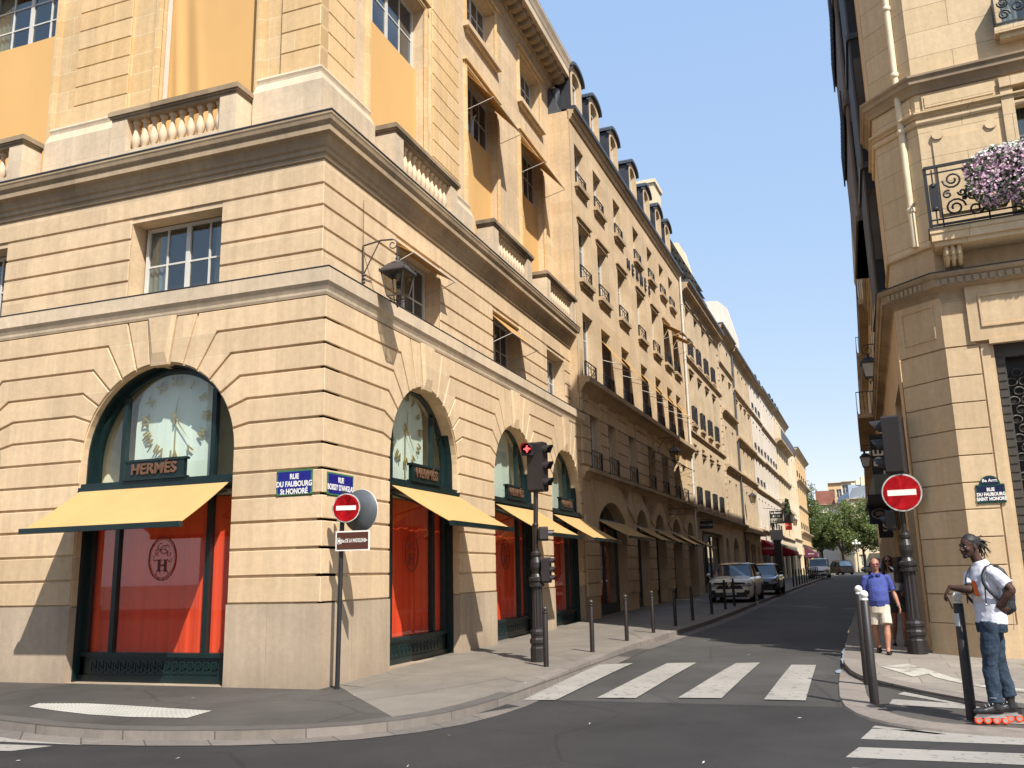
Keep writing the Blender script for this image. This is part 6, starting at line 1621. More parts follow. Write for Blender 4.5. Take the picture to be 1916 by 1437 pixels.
# ================================================================ people
def voxel_mesh(mb, name, voxel=.008, smooth=3, disp=0.0, dscale=.12):
    me = bpy.data.meshes.new(name+'_src'); me.from_pydata(mb.v, [], mb.f)
    import bmesh
    bm = bmesh.new(); bm.from_mesh(me); bmesh.ops.remove_doubles(bm, verts=bm.verts, dist=1e-5); bmesh.ops.recalc_face_normals(bm, faces=bm.faces); bm.to_mesh(me); bm.free()
    ob = bpy.data.objects.new('tmp', me); COL.objects.link(ob)
    r = ob.modifiers.new('r', 'REMESH'); r.mode = 'VOXEL'; r.voxel_size = voxel; r.use_smooth_shade = True
    s = ob.modifiers.new('s', 'SMOOTH'); s.factor = .5; s.iterations = smooth
    if disp:
        tx = bpy.data.textures.new('folds', 'CLOUDS'); tx.noise_scale = dscale; tx.noise_depth = 2
        d = ob.modifiers.new('d', 'DISPLACE'); d.texture = tx; d.strength = disp; d.mid_level = .5; d.texture_coords = 'LOCAL'
    dg = bpy.context.evaluated_depsgraph_get(); dg.update()
    out = bpy.data.meshes.new_from_object(ob.evaluated_get(dg)); bpy.data.objects.remove(ob)
    out.name = name; out.polygons.foreach_set('use_smooth', [True]*len(out.polygons)); return out
def eloft(mb, secs, n=14, caps=True):
    """secs: (center, a, b, xdir) elliptical rings; a along xdir, b along the perpendicular, ring plane normal follows the path"""
    m = len(secs); P = []
    for i, (c, a, b, xd) in enumerate(secs):
        c = Vector(c); t = (Vector(secs[min(i+1,m-1)][0])-Vector(secs[max(i-1,0)][0])).normalized()
        x = Vector(xd); x = (x - t*x.dot(t)).normalized(); y = t.cross(x)
        for k in range(n): P.append(c + x*(a*cos(2*pi*k/n)) + y*(b*sin(2*pi*k/n)))
    F = [(i*n+k, i*n+(k+1)%n, (i+1)*n+(k+1)%n, (i+1)*n+k) for i in range(m-1) for k in range(n)]
    F += [list(range(n-1,-1,-1)), list(range((m-1)*n, m*n))]
    mb.add(P, F)
def limb(mb, a, b, ra, rb, bulge=1.0, n=12):
    a, b = Vector(a), Vector(b); d = (b-a)
    if d.length < 1e-5: return
    u = d.normalized(); pts = [a-u*ra*.7, a, a+d*.35, a+d*.7, b, b+u*rb*.7]; rs = [ra*.55, ra, (ra*.75+rb*.25)*bulge, (ra*.35+rb*.65)*(1+(bulge-1)*.4), rb, rb*.55]
    mb.tube(pts, rs, n)
def ellipsoid(mb, c, rx, ry, rz, M=None, n=16, m=10):
    M = M or Matrix.Identity(3); P = []; 
    for i in range(m+1):
        for k in range(n):
            th = pi*i/m; r = max(1e-4, sin(th)); P.append(Vector(c)+M@Vector((rx*r*cos(2*pi*k/n), ry*r*sin(2*pi*k/n), -rz*cos(th))))
    F = [(i*n+k, i*n+(k+1)%n, (i+1)*n+(k+1)%n, (i+1)*n+k) for i in range(m) for k in range(n)]
    F += [list(range(n-1,-1,-1)), list(range(m*n,(m+1)*n))]; mb.add(P, F)
def hand(mb, w, d, nrm, side, curl=.35, s=1.0, spread=.07):
    """w wrist, d pointing direction, nrm palm normal, side +1/-1 decides where the thumb is"""
    w, d, nrm = Vector(w), Vector(d).normalized(), Vector(nrm).normalized(); nrm = (nrm-d*nrm.dot(d)).normalized(); x = d.cross(nrm)*side
    eloft(mb, [(w-d*.02, .026*s,.020*s,x),(w+d*.01,.028*s,.019*s,x),(w+d*.045*s,.038*s,.017*s,x),(w+d*.085*s,.041*s,.014*s,x),(w+d*.10*s,.036*s,.010*s,x)], 12)
    L = [.070,.080,.075,.058]
    for i in range(4):
        off = (-.029+.0195*i)*s; p = w+d*.090*s-x*off; a = 0; pts = [p-d*.02]; rs = [.0085*s]
        dd = (d-x*(off*spread/.02)).normalized()
        pts.append(p); rs.append(.0092*s)
        for j, f in enumerate((.45,.30,.25)):
            a += curl*(.8+.25*i)*(1 if j else .7); v = dd*cos(a)+nrm*sin(a); p = p+v*L[i]*f*s; pts.append(p); rs.append((.0088,.0080,.0062)[j]*s)
        mb.tube(pts, rs, 8)
    p = w+d*.025*s+x*.026*s; v = (d*.55+x*.75+nrm*.35).normalized()
    mb.tube([p-v*.01, p+v*.03*s, p+v*.03*s+(v+d*.5).normalized()*.028*s, p+v*.03*s+(v*.7+d*.9).normalized()*.052*s], [.013*s,.0125*s,.0105*s,.007*s], 8)
def face_dir(az, pitch=0.0):
    """rotation whose local -y looks towards azimuth az (0 = -y world), pitch down positive"""
    return Matrix.Rotation(az,3,'Z') @ Matrix.Rotation(pitch,3,'X')
def head(mb, c, M, s=1.0, jaw=1.0):
    C_ = Vector(c); g = lambda v: C_+M@(Vector(v)*s)
    ellipsoid(mb, g((0,.012,.03)), .074*s, .094*s, .088*s, M); ellipsoid(mb, g((0,-.018,-.01)), .064*s*jaw, .074*s, .088*s, M)
    ellipsoid(mb, g((0,-.040,-.062)), .044*s*jaw, .046*s, .040*s, M); ellipsoid(mb, g((0,-.070,-.082)), .022*s, .018*s, .017*s, M)
    mb.tube([g((0,-.082,.022)), g((0,-.100,-.004)), g((0,-.110,-.022))], [.008*s,.012*s,.015*s], 8)
    for sx in (-1,1):
        ellipsoid(mb, g((sx*.013,-.098,-.027)), .009*s,.010*s,.008*s, M, 8, 6)
        ellipsoid(mb, g((sx*.074,.008,-.005)), .008*s,.020*s,.031*s, M, 8, 6)
        ellipsoid(mb, g((sx*.030,-.080,.030)), .022*s,.010*s,.008*s, M, 8, 6)
        ellipsoid(mb, g((sx*.042,-.066,-.018)), .020*s,.020*s,.018*s, M, 8, 6)
    ellipsoid(mb, g((0,-.090,-.050)), .024*s,.011*s,.005*s, M, 10, 6); ellipsoid(mb, g((0,-.088,-.060)), .020*s,.011*s,.0065*s, M, 10, 6)
def skin_mat(name, c):
    m = pmat(name, c, .5, .10, 9, spec=.4); return m
def cloth(name, c, var=.14): return pmat(name, c, .85, var, 5, bump=.25, spec=.15, bscale=60)
def feature(parent, M, c, s, eyes=True, mouth=(.20,.07,.06), iris=(.03,.02,.015)):
    g = lambda v: Vector(c)+M@(Vector(v)*s)
    if eyes:
        b = MB(); 
        for sx in (-1,1): ellipsoid(b, g((sx*.030,-.079,.012)), .0125*s,.008*s,.0065*s, M, 8, 6)
        b.build('eye', pmat('eye_white', (.55,.52,.48), .2), parent); b = MB()
        for sx in (-1,1): ellipsoid(b, g((sx*.030,-.0855,.012)), .0055*s,.003*s,.0058*s, M, 8, 6)
        b.build('iris', pmat('iris', iris, .15), parent)
    b = MB(); ellipsoid(b, g((0,-.099,-.055)), .021*s,.004*s,.0045*s, M, 8, 6); b.build('lips', pmat('lips_%.2f' % mouth[0], mouth, .5), parent)
def sunglasses(parent, M, c, s, lens, frame):
    g = lambda v: Vector(c)+M@(Vector(v)*s)
    b = MB()
    for sx in (-1,1):
        P = [g((sx*(.032+.027*cos(a*pi/8)), -.100+.006*abs(sx*cos(a*pi/8)), .010+.021*sin(a*pi/8))) for a in range(16)]; b.add(P, [list(range(16))])
    b.build('lens', lens, parent, recalc=False); b = MB()
    for sx in (-1,1):
        b.tube([g((sx*(.032+.028*cos(a*pi/8)), -.099, .010+.022*sin(a*pi/8))) for a in range(17)], .0028*s, 5, caps=False); b.tube([g((sx*.060,-.097,.018)), g((sx*.078,-.01,.018))], .003*s, 5)
    b.tube([g((-.008,-.101,.016)), g((.008,-.101,.016))], .003*s, 5); b.build('glasses_frame', frame, parent)
def shoe(mb, heel, d, L=.27, w=.045, h=.075):
    heel, d = Vector(heel), Vector(d).normalized(); x = Vector((0,0,1)).cross(d)
    eloft(mb, [(heel-d*.01+Vector((0,0,h*.5)),w*.6,h*.45,x),(heel+d*.03+Vector((0,0,h*.55)),w*.85,h*.55,x),(heel+d*L*.35+Vector((0,0,h*.48)),w*.9,h*.48,x),(heel+d*L*.65+Vector((0,0,h*.36)),w*1.08,h*.36,x),(heel+d*L*.88+Vector((0,0,h*.30)),w*.92,h*.30,x),(heel+d*L+Vector((0,0,h*.22)),w*.45,h*.18,x)], 12)

# ---- man in a blue polo, walking towards us
P1 = thing('person', 'walking man in blue polo shirt, cream shorts and mirrored sunglasses', 'person', (8.04,5.88,gz(5.88)))
SK1 = skin_mat('tanned_skin', (.36,.17,.105)); X_ = (1,0,0)
hc = (.0,-.03,1.555); Mh = face_dir(.05, .05)
b = MB(); head(b, hc, Mh, .98, 1.08)
b.tube([(0,.0,1.34),(0,-.01,1.42),(0,-.015,1.54)], [.066,.056,.054], 12)
# trunk core so the figure is one body
eloft(b, [((0,0,.78),.15,.11,X_),((0,.0,.95),.165,.12,X_),((0,-.01,1.15),.145,.105,X_),((0,-.01,1.28),.14,.085,X_),((0,0,1.36),.08,.06,X_)])
arms = {-1: ((-.19,.0,1.325),(-.245,.045,1.06),(-.285,-.03,.84)), 1: ((.19,.0,1.325),(.27,.02,1.06),(.33,-.06,.83))}
for sx, (s_, e_, w_) in arms.items():
    limb(b, s_, e_, .052, .040, 1.05); limb(b, e_, w_, .040, .027, 1.12); d = (Vector(w_)-Vector(e_)).normalized()
    hand(b, w_, d+Vector((0,-.1,0)), (-sx,.1,0), sx, .38, .98)
legs = {-1: ((-.085,.02,.80),(-.10,.05,.44),(-.075,.17,.085)), 1: ((.085,0,.80),(.095,-.10,.45),(.075,-.20,.075))}
for sx, (h_, k_, a_) in legs.items():
    limb(b, h_, k_, .085, .055, 1.0); limb(b, k_, a_, .052, .036, 1.25); limb(b, a_, Vector(a_)+Vector((0,-.10,-.045)), .036, .03)
link(voxel_mesh(b, 'body', .0075, 3), 'body', SK1, P1)
b = MB(); eloft(b, [((0,0,.83),.178,.140,X_),((0,-.015,.93),.188,.158,X_),((0,-.02,1.08),.180,.152,X_),((0,-.01,1.20),.184,.134,X_),((0,0,1.30),.182,.114,X_),((0,0,1.36),.140,.090,X_),((0,0,1.395),.092,.074,X_),((0,-.005,1.415),.066,.062,X_)], 18)
for sx, (s_, e_, w_) in arms.items():
    s2, e2 = Vector(s_), Vector(e_); b.tube([s2+Vector((-sx*.05,0,.012)), s2+Vector((-sx*.01,0,-.0)), s2.lerp(e2,.3), s2.lerp(e2,.6), s2.lerp(e2,.84)], [.050,.066,.068,.066,.070], 12)
PB = cloth('polo_blue', (.062,.082,.27)); link(voxel_mesh(b, 'polo_shirt', .009, 5, .014, .10), 'polo_shirt', PB, P1)
b = MB(); 
for sx in (-1,1): b.prism([(sx*.010,1.40),(sx*.075,1.425),(sx*.085,1.385),(sx*.035,1.35)], -.125, -.085)
b.build('collar', PB, P1)
b = MB(); eloft(b, [((0,0,.88),.170,.132,X_),((0,0,.80),.180,.138,X_),((0,0,.70),.175,.130,X_)], 16)
for sx, (h_, k_, a_) in legs.items(): h2, k2 = Vector(h_), Vector(k_); eloft(b, [(h2+Vector((0,0,.03)),.098,.12,X_),(h2.lerp(k2,.4),.098,.108,X_),(h2.lerp(k2,.84),.102,.108,X_)], 14)
link(voxel_mesh(b, 'shorts', .009, 2, .012, .09), 'shorts', cloth('cream_shorts', (.56,.50,.40)), P1)
b = MB(); shoe(b, (-.075,.24,.055), (.05,-1,-.22), .27, .046, .075); link(voxel_mesh(b,'shoe',.006,2), 'shoe', pmat('black_shoe', (.012,.010,.010), .4), P1)
b = MB(); shoe(b, (.075,-.14,.0), (.05,-1,0), .27, .046, .075); link(voxel_mesh(b,'shoe',.006,2), 'shoe', MATS['black_shoe'], P1)
sunglasses(P1, Mh, hc, .98, pmat('magenta_lens', (.20,.012,.09), .08), pmat('glasses_frame_dark', (.02,.012,.012), .3)); feature(P1, Mh, hc, .98, False)
b = MB(); C_ = Vector(hc)
for sx in (-1,1): ellipsoid(b, C_+Mh@Vector((sx*.066,.035,.022)), .018,.060,.056, Mh, 10, 8)
ellipsoid(b, C_+Mh@Vector((0,.060,.030)), .072,.056,.078, Mh, 12, 8); b.build('hair', pmat('grey_hair', (.06,.05,.045), .7), P1)
b = MB(); b.lathe([(.031,-.012),(.034,0),(.031,.012)], arms[1][2], 12); b.build('wristwatch', pmat('watch_metal', (.3,.3,.3), .3, metal=.8), P1)

# ---- woman half hidden behind him
P2 = thing('person', 'woman with long dark hair, sunglasses and white top behind the man in blue', 'person', (8.42,7.36,gz(7.36)))
SK2 = skin_mat('brown_skin', (.25,.115,.07)); hc = (-.10,-.03,1.60); Mh = face_dir(-.05,.03)
b = MB(); head(b, hc, Mh, .93, .92); b.tube([(-.075,0,1.38),(-.09,-.01,1.48),(-.10,-.02,1.60)], [.055,.045,.042], 12)
eloft(b, [((0,0,.82),.155,.11,X_),((0,0,.92),.16,.115,X_),((-.02,-.01,1.10),.125,.095,X_),((-.05,-.01,1.28),.145,.10,X_),((-.07,0,1.40),.12,.07,X_)])
arms = {-1: ((-.22,0,1.37),(-.27,.03,1.12),(-.27,-.05,.90)), 1: ((.09,0,1.37),(.17,.02,1.12),(.12,-.16,1.02))}
for sx, (s_, e_, w_) in arms.items():
    limb(b, s_, e_, .042, .034, 1.05); limb(b, e_, w_, .034, .023, 1.1); hand(b, w_, (Vector(w_)-Vector(e_)), (-sx,.1,0), sx, .4, .88)
legs = {-1: ((-.08,.0,.84),(-.09,.04,.46),(-.13,.10,.09)), 1: ((.08,0,.84),(.085,-.06,.46),(.06,-.05,.08))}
for sx, (h_, k_, a_) in legs.items():
    limb(b, h_, k_, .082, .050, 1.0); limb(b, k_, a_, .048, .032, 1.22); limb(b, a_, Vector(a_)+Vector((0,-.09,-.045)), .032, .028)
link(voxel_mesh(b, 'body', .008, 3), 'body', SK2, P2)
b = MB(); eloft(b, [((-.01,0,1.04),.150,.118,X_),((-.03,-.01,1.15),.140,.110,X_),((-.05,-.012,1.28),.160,.115,X_),((-.07,-.0,1.37),.150,.088,X_)], 16)
for sx, (s_, e_, w_) in arms.items(): s2, e2 = Vector(s_), Vector(e_); b.tube([s2, s2.lerp(e2,.35)], [.055,.055], 10)
link(voxel_mesh(b, 'top', .009, 2, .01, .08), 'top', cloth('white_top', (.55,.54,.55)), P2)
b = MB(); eloft(b, [((0,0,1.05),.150,.118,X_),((0,0,.90),.178,.135,X_),((0,0,.78),.180,.130,X_)], 16)
for sx, (h_, k_, a_) in legs.items(): h2, k2 = Vector(h_), Vector(k_); eloft(b, [(h2,.10,.115,X_),(h2.lerp(k2,.55),.095,.10,X_)], 12)
link(voxel_mesh(b, 'shorts', .009, 2, .01, .08), 'shorts', cloth('dark_grey_shorts', (.045,.045,.05)), P2)
b = MB(); C_ = Vector(hc); ellipsoid(b, C_+Vector((0,.025,.035)), .082,.088,.085); 
for sx in (-1,1): b.tube([C_+Vector((sx*.04,-.01,.09)), C_+Vector((sx*.084,.01,.0)), C_+Vector((sx*.10,.01,-.12)), C_+Vector((sx*.105,-.02,-.24)), C_+Vector((sx*.09,-.05,-.33))], [.030,.036,.040,.034,.012], 10)
b.tube([C_+Vector((0,.07,.02)), C_+Vector((0,.09,-.12)), C_+Vector((0,.09,-.28))], [.07,.07,.03], 12)
link(voxel_mesh(b, 'hair', .008, 2, .01, .03), 'hair', pmat('dark_hair', (.012,.008,.006), .5), P2)
sunglasses(P2, Mh, hc, .95, pmat('black_lens', (.008,.006,.006), .08), MATS['glasses_frame_dark']); feature(P2, Mh, hc, .93, False)
for sx, hx, hy in ((-1,-.13,.14),(1,.06,-.01)): b = MB(); shoe(b, (hx,hy,.0), (sx*.05,-1,0), .25, .042, .09); link(voxel_mesh(b,'shoe',.007,2), 'shoe', MATS['black_shoe'], P2)
bag = thing('shoulder_bag', 'dark shoulder bag carried by the woman behind the man in blue', 'bag', (8.60,7.24,1.15)); b = MB(); ellipsoid(b, (0,0,0), .13,.06,.16); b.build('bag_body', pmat('bag_leather', (.015,.013,.013), .5), bag)
b = MB(); b.tube([(.05,0,.12),(-.02,-.02,.26),(-.14,-.02,.34)], .012, 6); b.tube([(-.06,0,.12),(-.12,-.03,.24),(-.2,-.03,.33)], .012, 6); b.build('strap', MATS['bag_leather'], bag)

# ---- inline skater leaning over the bollard (x, z measured in the plane y = -.85)
SX, SY = 8.98, -.86
P3 = thing('person', 'man on inline skates in white t-shirt and jeans leaning over a bollard', 'person', (SX, SY, -.06))
ZB = .06                                      # local z = world z + .06
def q(x, y, z): return Vector((x-SX, y, z+ZB))
SK3 = pmat('dark_skin', (.055,.026,.017), .62, .12, 9, spec=.3); Mh = face_dir(-radians(52), .10); hc = q(8.885,-.02,1.80)
tw = Vector((.68,-.73,0))                      # across the shoulders, towards his left
b = MB(); head(b, hc, Mh, 1.10, 1.0)
b.tube([q(8.99,.0,1.53), q(8.97,-.0,1.61), q(8.935,-.0,1.70), q(8.915,-.01,1.785)], [.070,.060,.056,.052], 12)
eloft(b, [(q(9.02,0,1.0),.12,.085,tw),(q(9.02,0,1.10),.140,.10,tw),(q(9.0,.0,1.28),.16,.11,tw),(q(8.985,0,1.44),.175,.11,tw),(q(8.985,0,1.54),.12,.08,tw)])
# his right arm, resting forward over the bollard
shR, elR, wrR = q(8.865,.13,1.50), q(8.845,-.03,1.335), q(8.645,.02,1.365)
limb(b, shR, elR, .055, .043, 1.05); limb(b, elR, wrR, .044, .029, 1.15)
hand(b, wrR, (-.55,.05,-.85), (.75,.05,-.35), -1, .42, 1.05, .03)
shL, elL, wrL = q(9.085,-.14,1.515), q(9.225,-.20,1.33), q(9.085,-.16,1.165)
limb(b, shL, elL, .058, .046, 1.06); limb(b, elL, wrL, .046, .031, 1.15)
hand(b, wrL, (.80,.35,-.50), (-.2,.8,.2), 1, .55, 1.02, .03)
legs = {1: (q(8.985,-.09,.98), q(8.935,-.08,.56), q(8.945,-.10,.15)), -1: (q(9.04,.08,.98), q(9.04,.06,.56), q(9.105,.06,.20))}
for sx, (h_, k_, a_) in legs.items(): limb(b, h_-Vector((0,0,.06)), k_, .078, .056, 1.0); limb(b, k_, a_, .053, .042, 1.12)
link(voxel_mesh(b, 'body', .006, 3), 'body', SK3, P3)
feature(P3, Mh, hc, 1.10, True, (.10,.04,.035))
# beard, brows
b = MB(); g = lambda v: hc+Mh@(Vector(v)*1.10)
ellipsoid(b, g((0,-.070,-.088)), .030,.024,.022, Mh, 16, 10); ellipsoid(b, g((0,-.095,-.043)), .026,.010,.006, Mh, 10, 6)
for sx in (-1,1): b.tube([g((sx*.014,-.090,.034)), g((sx*.034,-.088,.040)), g((sx*.050,-.074,.034))], [.004,.0045,.003], 6)
b.build('beard', pmat('black_hair', (.009,.007,.007), .6), P3)
# tied-back dreadlocks
b = MB(); ellipsoid(b, g((0,.022,.044)), .088,.100,.098, Mh); ellipsoid(b, g((0,.10,.045)), .035,.035,.035, Mh)
me = voxel_mesh(b, 'hair', .006, 1, .008, .02); ho = link(me, 'hair', MATS['black_hair'], P3)
b = MB(); random.seed(4); root = g((0,.105,.045)); back = (Mh@Vector((0,1,0)))
for k in range(42):
    v = (back*1.0+Vector((random.gauss(0,.35),random.gauss(0,.35),random.gauss(.05,.5)))).normalized(); L = random.uniform(.07,.15); dr = random.uniform(.2,1.3)
    pts = [root+v*L*t+Vector((0,0,-dr*L*t*t*.9)) for t in (0,.25,.5,.75,1)]; b.tube(pts, [.009,.0085,.008,.007,.005], 5)
b.tube([root, root+back*.07+Vector((0,0,-.02)), root+back*.11+Vector((0,0,-.09)), root+back*.09+Vector((0,0,-.18)), root+back*.05+Vector((0,0,-.22))], [.008,.007,.006,.005,.004], 5)
b.tube([root, root+back*.08+Vector((0,0,.01)), root+back*.15+Vector((0,0,-.02)), root+back*.20+Vector((0,0,-.04))], [.007,.006,.004,.003], 5)
link(b.mesh('dreadlock'), 'dreadlock', MATS['black_hair'], P3)
# t-shirt
b = MB(); eloft(b, [(q(9.012,0,.975),.180,.142,tw),(q(9.015,0,1.02),.176,.138,tw),(q(9.02,0,1.10),.170,.132,tw),(q(9.005,.0,1.24),.172,.130,tw),(q(8.99,0,1.40),.185,.125,tw),(q(8.985,0,1.50),.182,.110,tw),(q(8.985,0,1.565),.150,.096,tw),(q(8.975,0,1.61),.104,.082,tw),(q(8.965,0,1.645),.072,.068,tw)], 20)
b.tube([shR+Vector((.06,-.05,.02)), shR+Vector((.01,-.01,.0)), shR.lerp(elR,.4), shR.lerp(elR,.78)], [.052,.068,.068,.072], 12)
b.tube([shL+Vector((-.06,.05,.025)), shL+Vector((-.01,.01,.0)), shL.lerp(elL,.4), shL.lerp(elL,.72)], [.054,.070,.072,.078], 12)
TS = cloth('white_tshirt', (.60,.60,.66), .06); shirt = link(voxel_mesh(b, 't_shirt', .0075, 5, .022, .13), 't_shirt', TS, P3)
# chest print, wrapped on the shirt front
fw = Vector((-.73,-.68,0)); cc = q(8.995,0,1.34)
def patch(name, m, pts, cz):
    b = MB(); P = []
    for u, z in pts:
        a = u/.155; P.append(cc+tw*(.180*sin(a))+fw*(.134*cos(a))+Vector((0,0,z)))
    n = len(P); b.add(P, [list(range(n))]); link(b.mesh(name, recalc=False), name, m, shirt)
patch('shirt_print', pmat('print_orange', (.70,.13,.02), .8), [(-.10,.075),(-.05,.10),(.0,.085),(.02,-.03),(.035,-.075),(-.02,-.07),(-.06,-.01)], 0)
patch('shirt_print', pmat('print_cream', (.55,.47,.38), .8), [(-.075,-.01),(-.03,-.072),(.035,-.078),(.05,-.13),(-.04,-.13)], 0)
patch('shirt_print', pmat('print_black', (.03,.03,.03), .8), [(-.085,.065),(-.06,.085),(-.05,.045),(-.07,.03)], 0)
# jeans
b = MB(); eloft(b, [(q(9.01,0,1.05),.155,.122,tw),(q(9.01,0,.98),.168,.130,tw),(q(9.01,0,.88),.165,.125,tw)], 18)
for sx, (h_, k_, a_) in legs.items():
    eloft(b, [(h_+Vector((0,0,.02)),.098,.108,X_),(h_.lerp(k_,.5),.092,.094,X_),(k_,.078,.078,X_),(k_.lerp(a_,.5),.080,.076,X_),(k_.lerp(a_,.85),.076,.070,X_),(a_+Vector((0,0,.01)),.080,.072,X_)], 14)
s = NT('denim'); co = s.obj(); n = s.noise(7, co, 5); s.l(s.ramp(n, [(.3,(.008,.018,.034)),(.55,(.016,.034,.060)),(.75,(.035,.062,.095))]), s.b.inputs['Base Color']); s.b.inputs['Roughness'].default_value = .85; s.bump(s.noise(22, co, 4), .3, .01); MATS['denim'] = s.m
link(voxel_mesh(b, 'jeans', .008, 4, .026, .085), 'jeans', s.m, P3)
# inline skates
M_sk = pmat('skate_boot', (.022,.022,.024), .35, .2, 8); M_whl = pmat('orange_wheel', (.85,.10,.035), .4, .1); M_buck = pmat('skate_buckle', (.45,.45,.45), .35, metal=.6)
for (hx, hy, az) in ((9.00,-.10,radians(8)),(9.155,.07,radians(10))):
    d = Vector((-cos(az), -sin(az), 0)); hp = q(hx, hy, .045)
    b = MB(); shoe(b, hp, d, .285, .050, .105); up = Vector((0,0,1)); b.tube([hp+d*.055+up*.05, hp+d*.055+up*.13, hp+d*.045+up*.21], [.052,.050,.056], 12)
    bo_ = link(voxel_mesh(b, 'skate', .006, 2), 'skate', M_sk, P3)
    x = up.cross(d); f = MB()
    for t in (-1,1): f.add([hp+d*.0+x*.012*t-up*.0, hp+d*.26+x*.012*t, hp+d*.29+x*.012*t-up*.035, hp-d*.02+x*.012*t-up*.035], [(0,1,2,3)])
    link(f.mesh('skate_frame'), 'skate_frame', M_buck, bo_)
    w = MB(); hb = MB()
    for k in range(4):
        c = hp+d*(-.015+.088*k)-up*.063; n = 18; P = []
        for (r, o) in ((.020,-.011),(.034,-.011),(.042,0),(.034,.011),(.020,.011)):
            for i in range(n): P.append(c+(d*cos(2*pi*i/n)+up*sin(2*pi*i/n))*r+x*o)
        w.add(P, [(j*n+i, j*n+(i+1)%n, (j+1)*n+(i+1)%n, (j+1)*n+i) for j in range(4) for i in range(n)], True)
        hb.add([c+(d*cos(2*pi*i/n)+up*sin(2*pi*i/n))*.021+x*.010*t for t in (-1,1) for i in range(n)], [list(range(n)), list(range(n,2*n))])
    link(w.mesh('wheel'), 'wheel', M_whl, bo_); link(hb.mesh('wheel_hub'), 'wheel_hub', M_buck, bo_)
    k_ = MB(); 
    for t in range(3): k_.tube([hp+d*(.10+.035*t)+up*(.105-.012*t)+x*.045*cos(a*pi/6)+up*.0+up*.020*sin(a*pi/6) for a in range(7)], .005, 4)
    k_.tube([hp+d*.06+up*.17+x*.056*cos(a*pi/8)+d*.056*sin(a*pi/8) for a in range(9)], .007, 5); link(k_.mesh('buckle'), 'buckle', M_buck, bo_)
# backpack and phone are things of their own
bpk = thing('backpack', 'black backpack worn by the skater in the white t-shirt', 'backpack', (SX, SY, 1.34)); ofs = Vector((0,0,-1.40))
M_bp = pmat('black_nylon', (.012,.013,.020), .6, .2, 10); bk_ = -fw
b = MB(); c0 = q(9.0,0,1.34)+ofs+bk_*.20
def bb(u, v, z): return c0+tw*u+bk_*v+Vector((0,0,z))
eloft(b, [(bb(0,-.02,-.26),.11,.05,tw),(bb(0,.02,-.22),.15,.10,tw),(bb(0,.02,-.08),.155,.105,tw),(bb(0,.0,.08),.145,.09,tw),(bb(0,-.03,.20),.12,.06,tw),(bb(0,-.05,.25),.07,.03,tw)], 16)
link(voxel_mesh(b, 'pack_body', .009, 2, .018, .07), 'pack_body', M_bp, bpk)
for sx in (-1,1):
    b = MB(); pts = []
    for u, v, z in ((.085,.09,.20),(.10,.02,.262),(.10,-.06,.235),(.105,-.135,.14),(.12,-.140,.05),(.17,-.085,-.06),(.195,.02,-.14),(.17,.10,-.19)):
        pts.append(q(8.995,0,1.34)+ofs+tw*(u*sx)+bk_*v+Vector((0,0,z)))
    e4 = pts[4].copy(); fine = []
    for i in range(len(pts)-1):
        p0, p1, p2, p3 = pts[max(0,i-1)], pts[i], pts[i+1], pts[min(len(pts)-1,i+2)]
        for k in range(4):
            t_ = k/4; fine.append(.5*((2*p1)+(p2-p0)*t_+(2*p0-5*p1+4*p2-p3)*t_*t_+(3*p1-p0-3*p2+p3)*t_**3))
    pts = fine+[pts[-1]]
    rows = []
    for i in range(len(pts)):
        t = (pts[min(i+1,len(pts)-1)]-pts[max(i-1,0)]).normalized(); nr = pts[i]-(q(8.995,0,0)+ofs); nr.z *= .35 if pts[i].z > 0 else 0
        nr = Vector((nr.x,nr.y,0)).normalized()*(1 if i else 1)
        if pts[i].z > (q(0,0,1.53)+ofs).z: nr = (nr*.4+Vector((0,0,1))).normalized()
        wv = t.cross(nr).normalized()*.018; rows.append([pts[i]-wv, pts[i]+wv, pts[i]+wv+nr*.010, pts[i]-wv+nr*.010])
    V = [v for r_ in rows for v in r_]; b.add(V, [(i*4+k, i*4+(k+1)%4, (i+1)*4+(k+1)%4, (i+1)*4+k) for i in range(len(rows)-1) for k in range(4)], True)
    e = e4; b.tube([e, e+Vector((0,0,-.12))+fw*.012, e+Vector((0,0,-.20))+fw*.014], .007, 5)
    b.build('shoulder_strap', M_bp, bpk)
b = MB(); b.ball(e4+Vector((0,0,-.21))+fw*.02, .014, 8, 6); b.tube([bb(.1,.05,-.24), bb(.11,.03,-.34), bb(.10,.03,-.44)], .004, 4); b.build('strap_end', M_buck, bpk)
ph = thing('phone', 'small dark phone held in the hand hanging over the bollard', 'phone', (8.625,SY+.02,1.20)); b = MB()
b.obox((0,0,0), .006, .034, .070, Matrix.Rotation(radians(-18),3,'Y')); b.build('phone_body', pmat('phone_black', (.01,.01,.012), .2), ph)
# distant pedestrian by the van
P4 = thing('person', 'distant person in dark clothes on the left pavement beside the white van', 'person', (4.0,82,gz(82))); b = MB()
head(b, (0,0,1.62), face_dir(0), 1); b.tube([(0,0,1.42),(0,0,1.55)], .055, 8); 
for sx in (-1,1): limb(b, (sx*.19,0,1.38), (sx*.24,.05,1.1), .05,.04); limb(b, (sx*.24,.05,1.1), (sx*.22,-.1,.88), .04,.03); hand(b, (sx*.22,-.1,.88), (0,-.2,-1), (-sx,0,0), sx)
for sx in (-1,1): limb(b, (sx*.09,0,.88), (sx*.1,-.08*sx,.47), .085,.055); limb(b, (sx*.1,-.08*sx,.47), (sx*.1,.1*sx,.08), .055,.04)
eloft(b, [((0,0,.84),.15,.11,X_),((0,0,1.1),.15,.11,X_),((0,0,1.38),.17,.10,X_),((0,0,1.45),.08,.06,X_)]); link(voxel_mesh(b,'body',.014,2), 'body', SK2, P4)
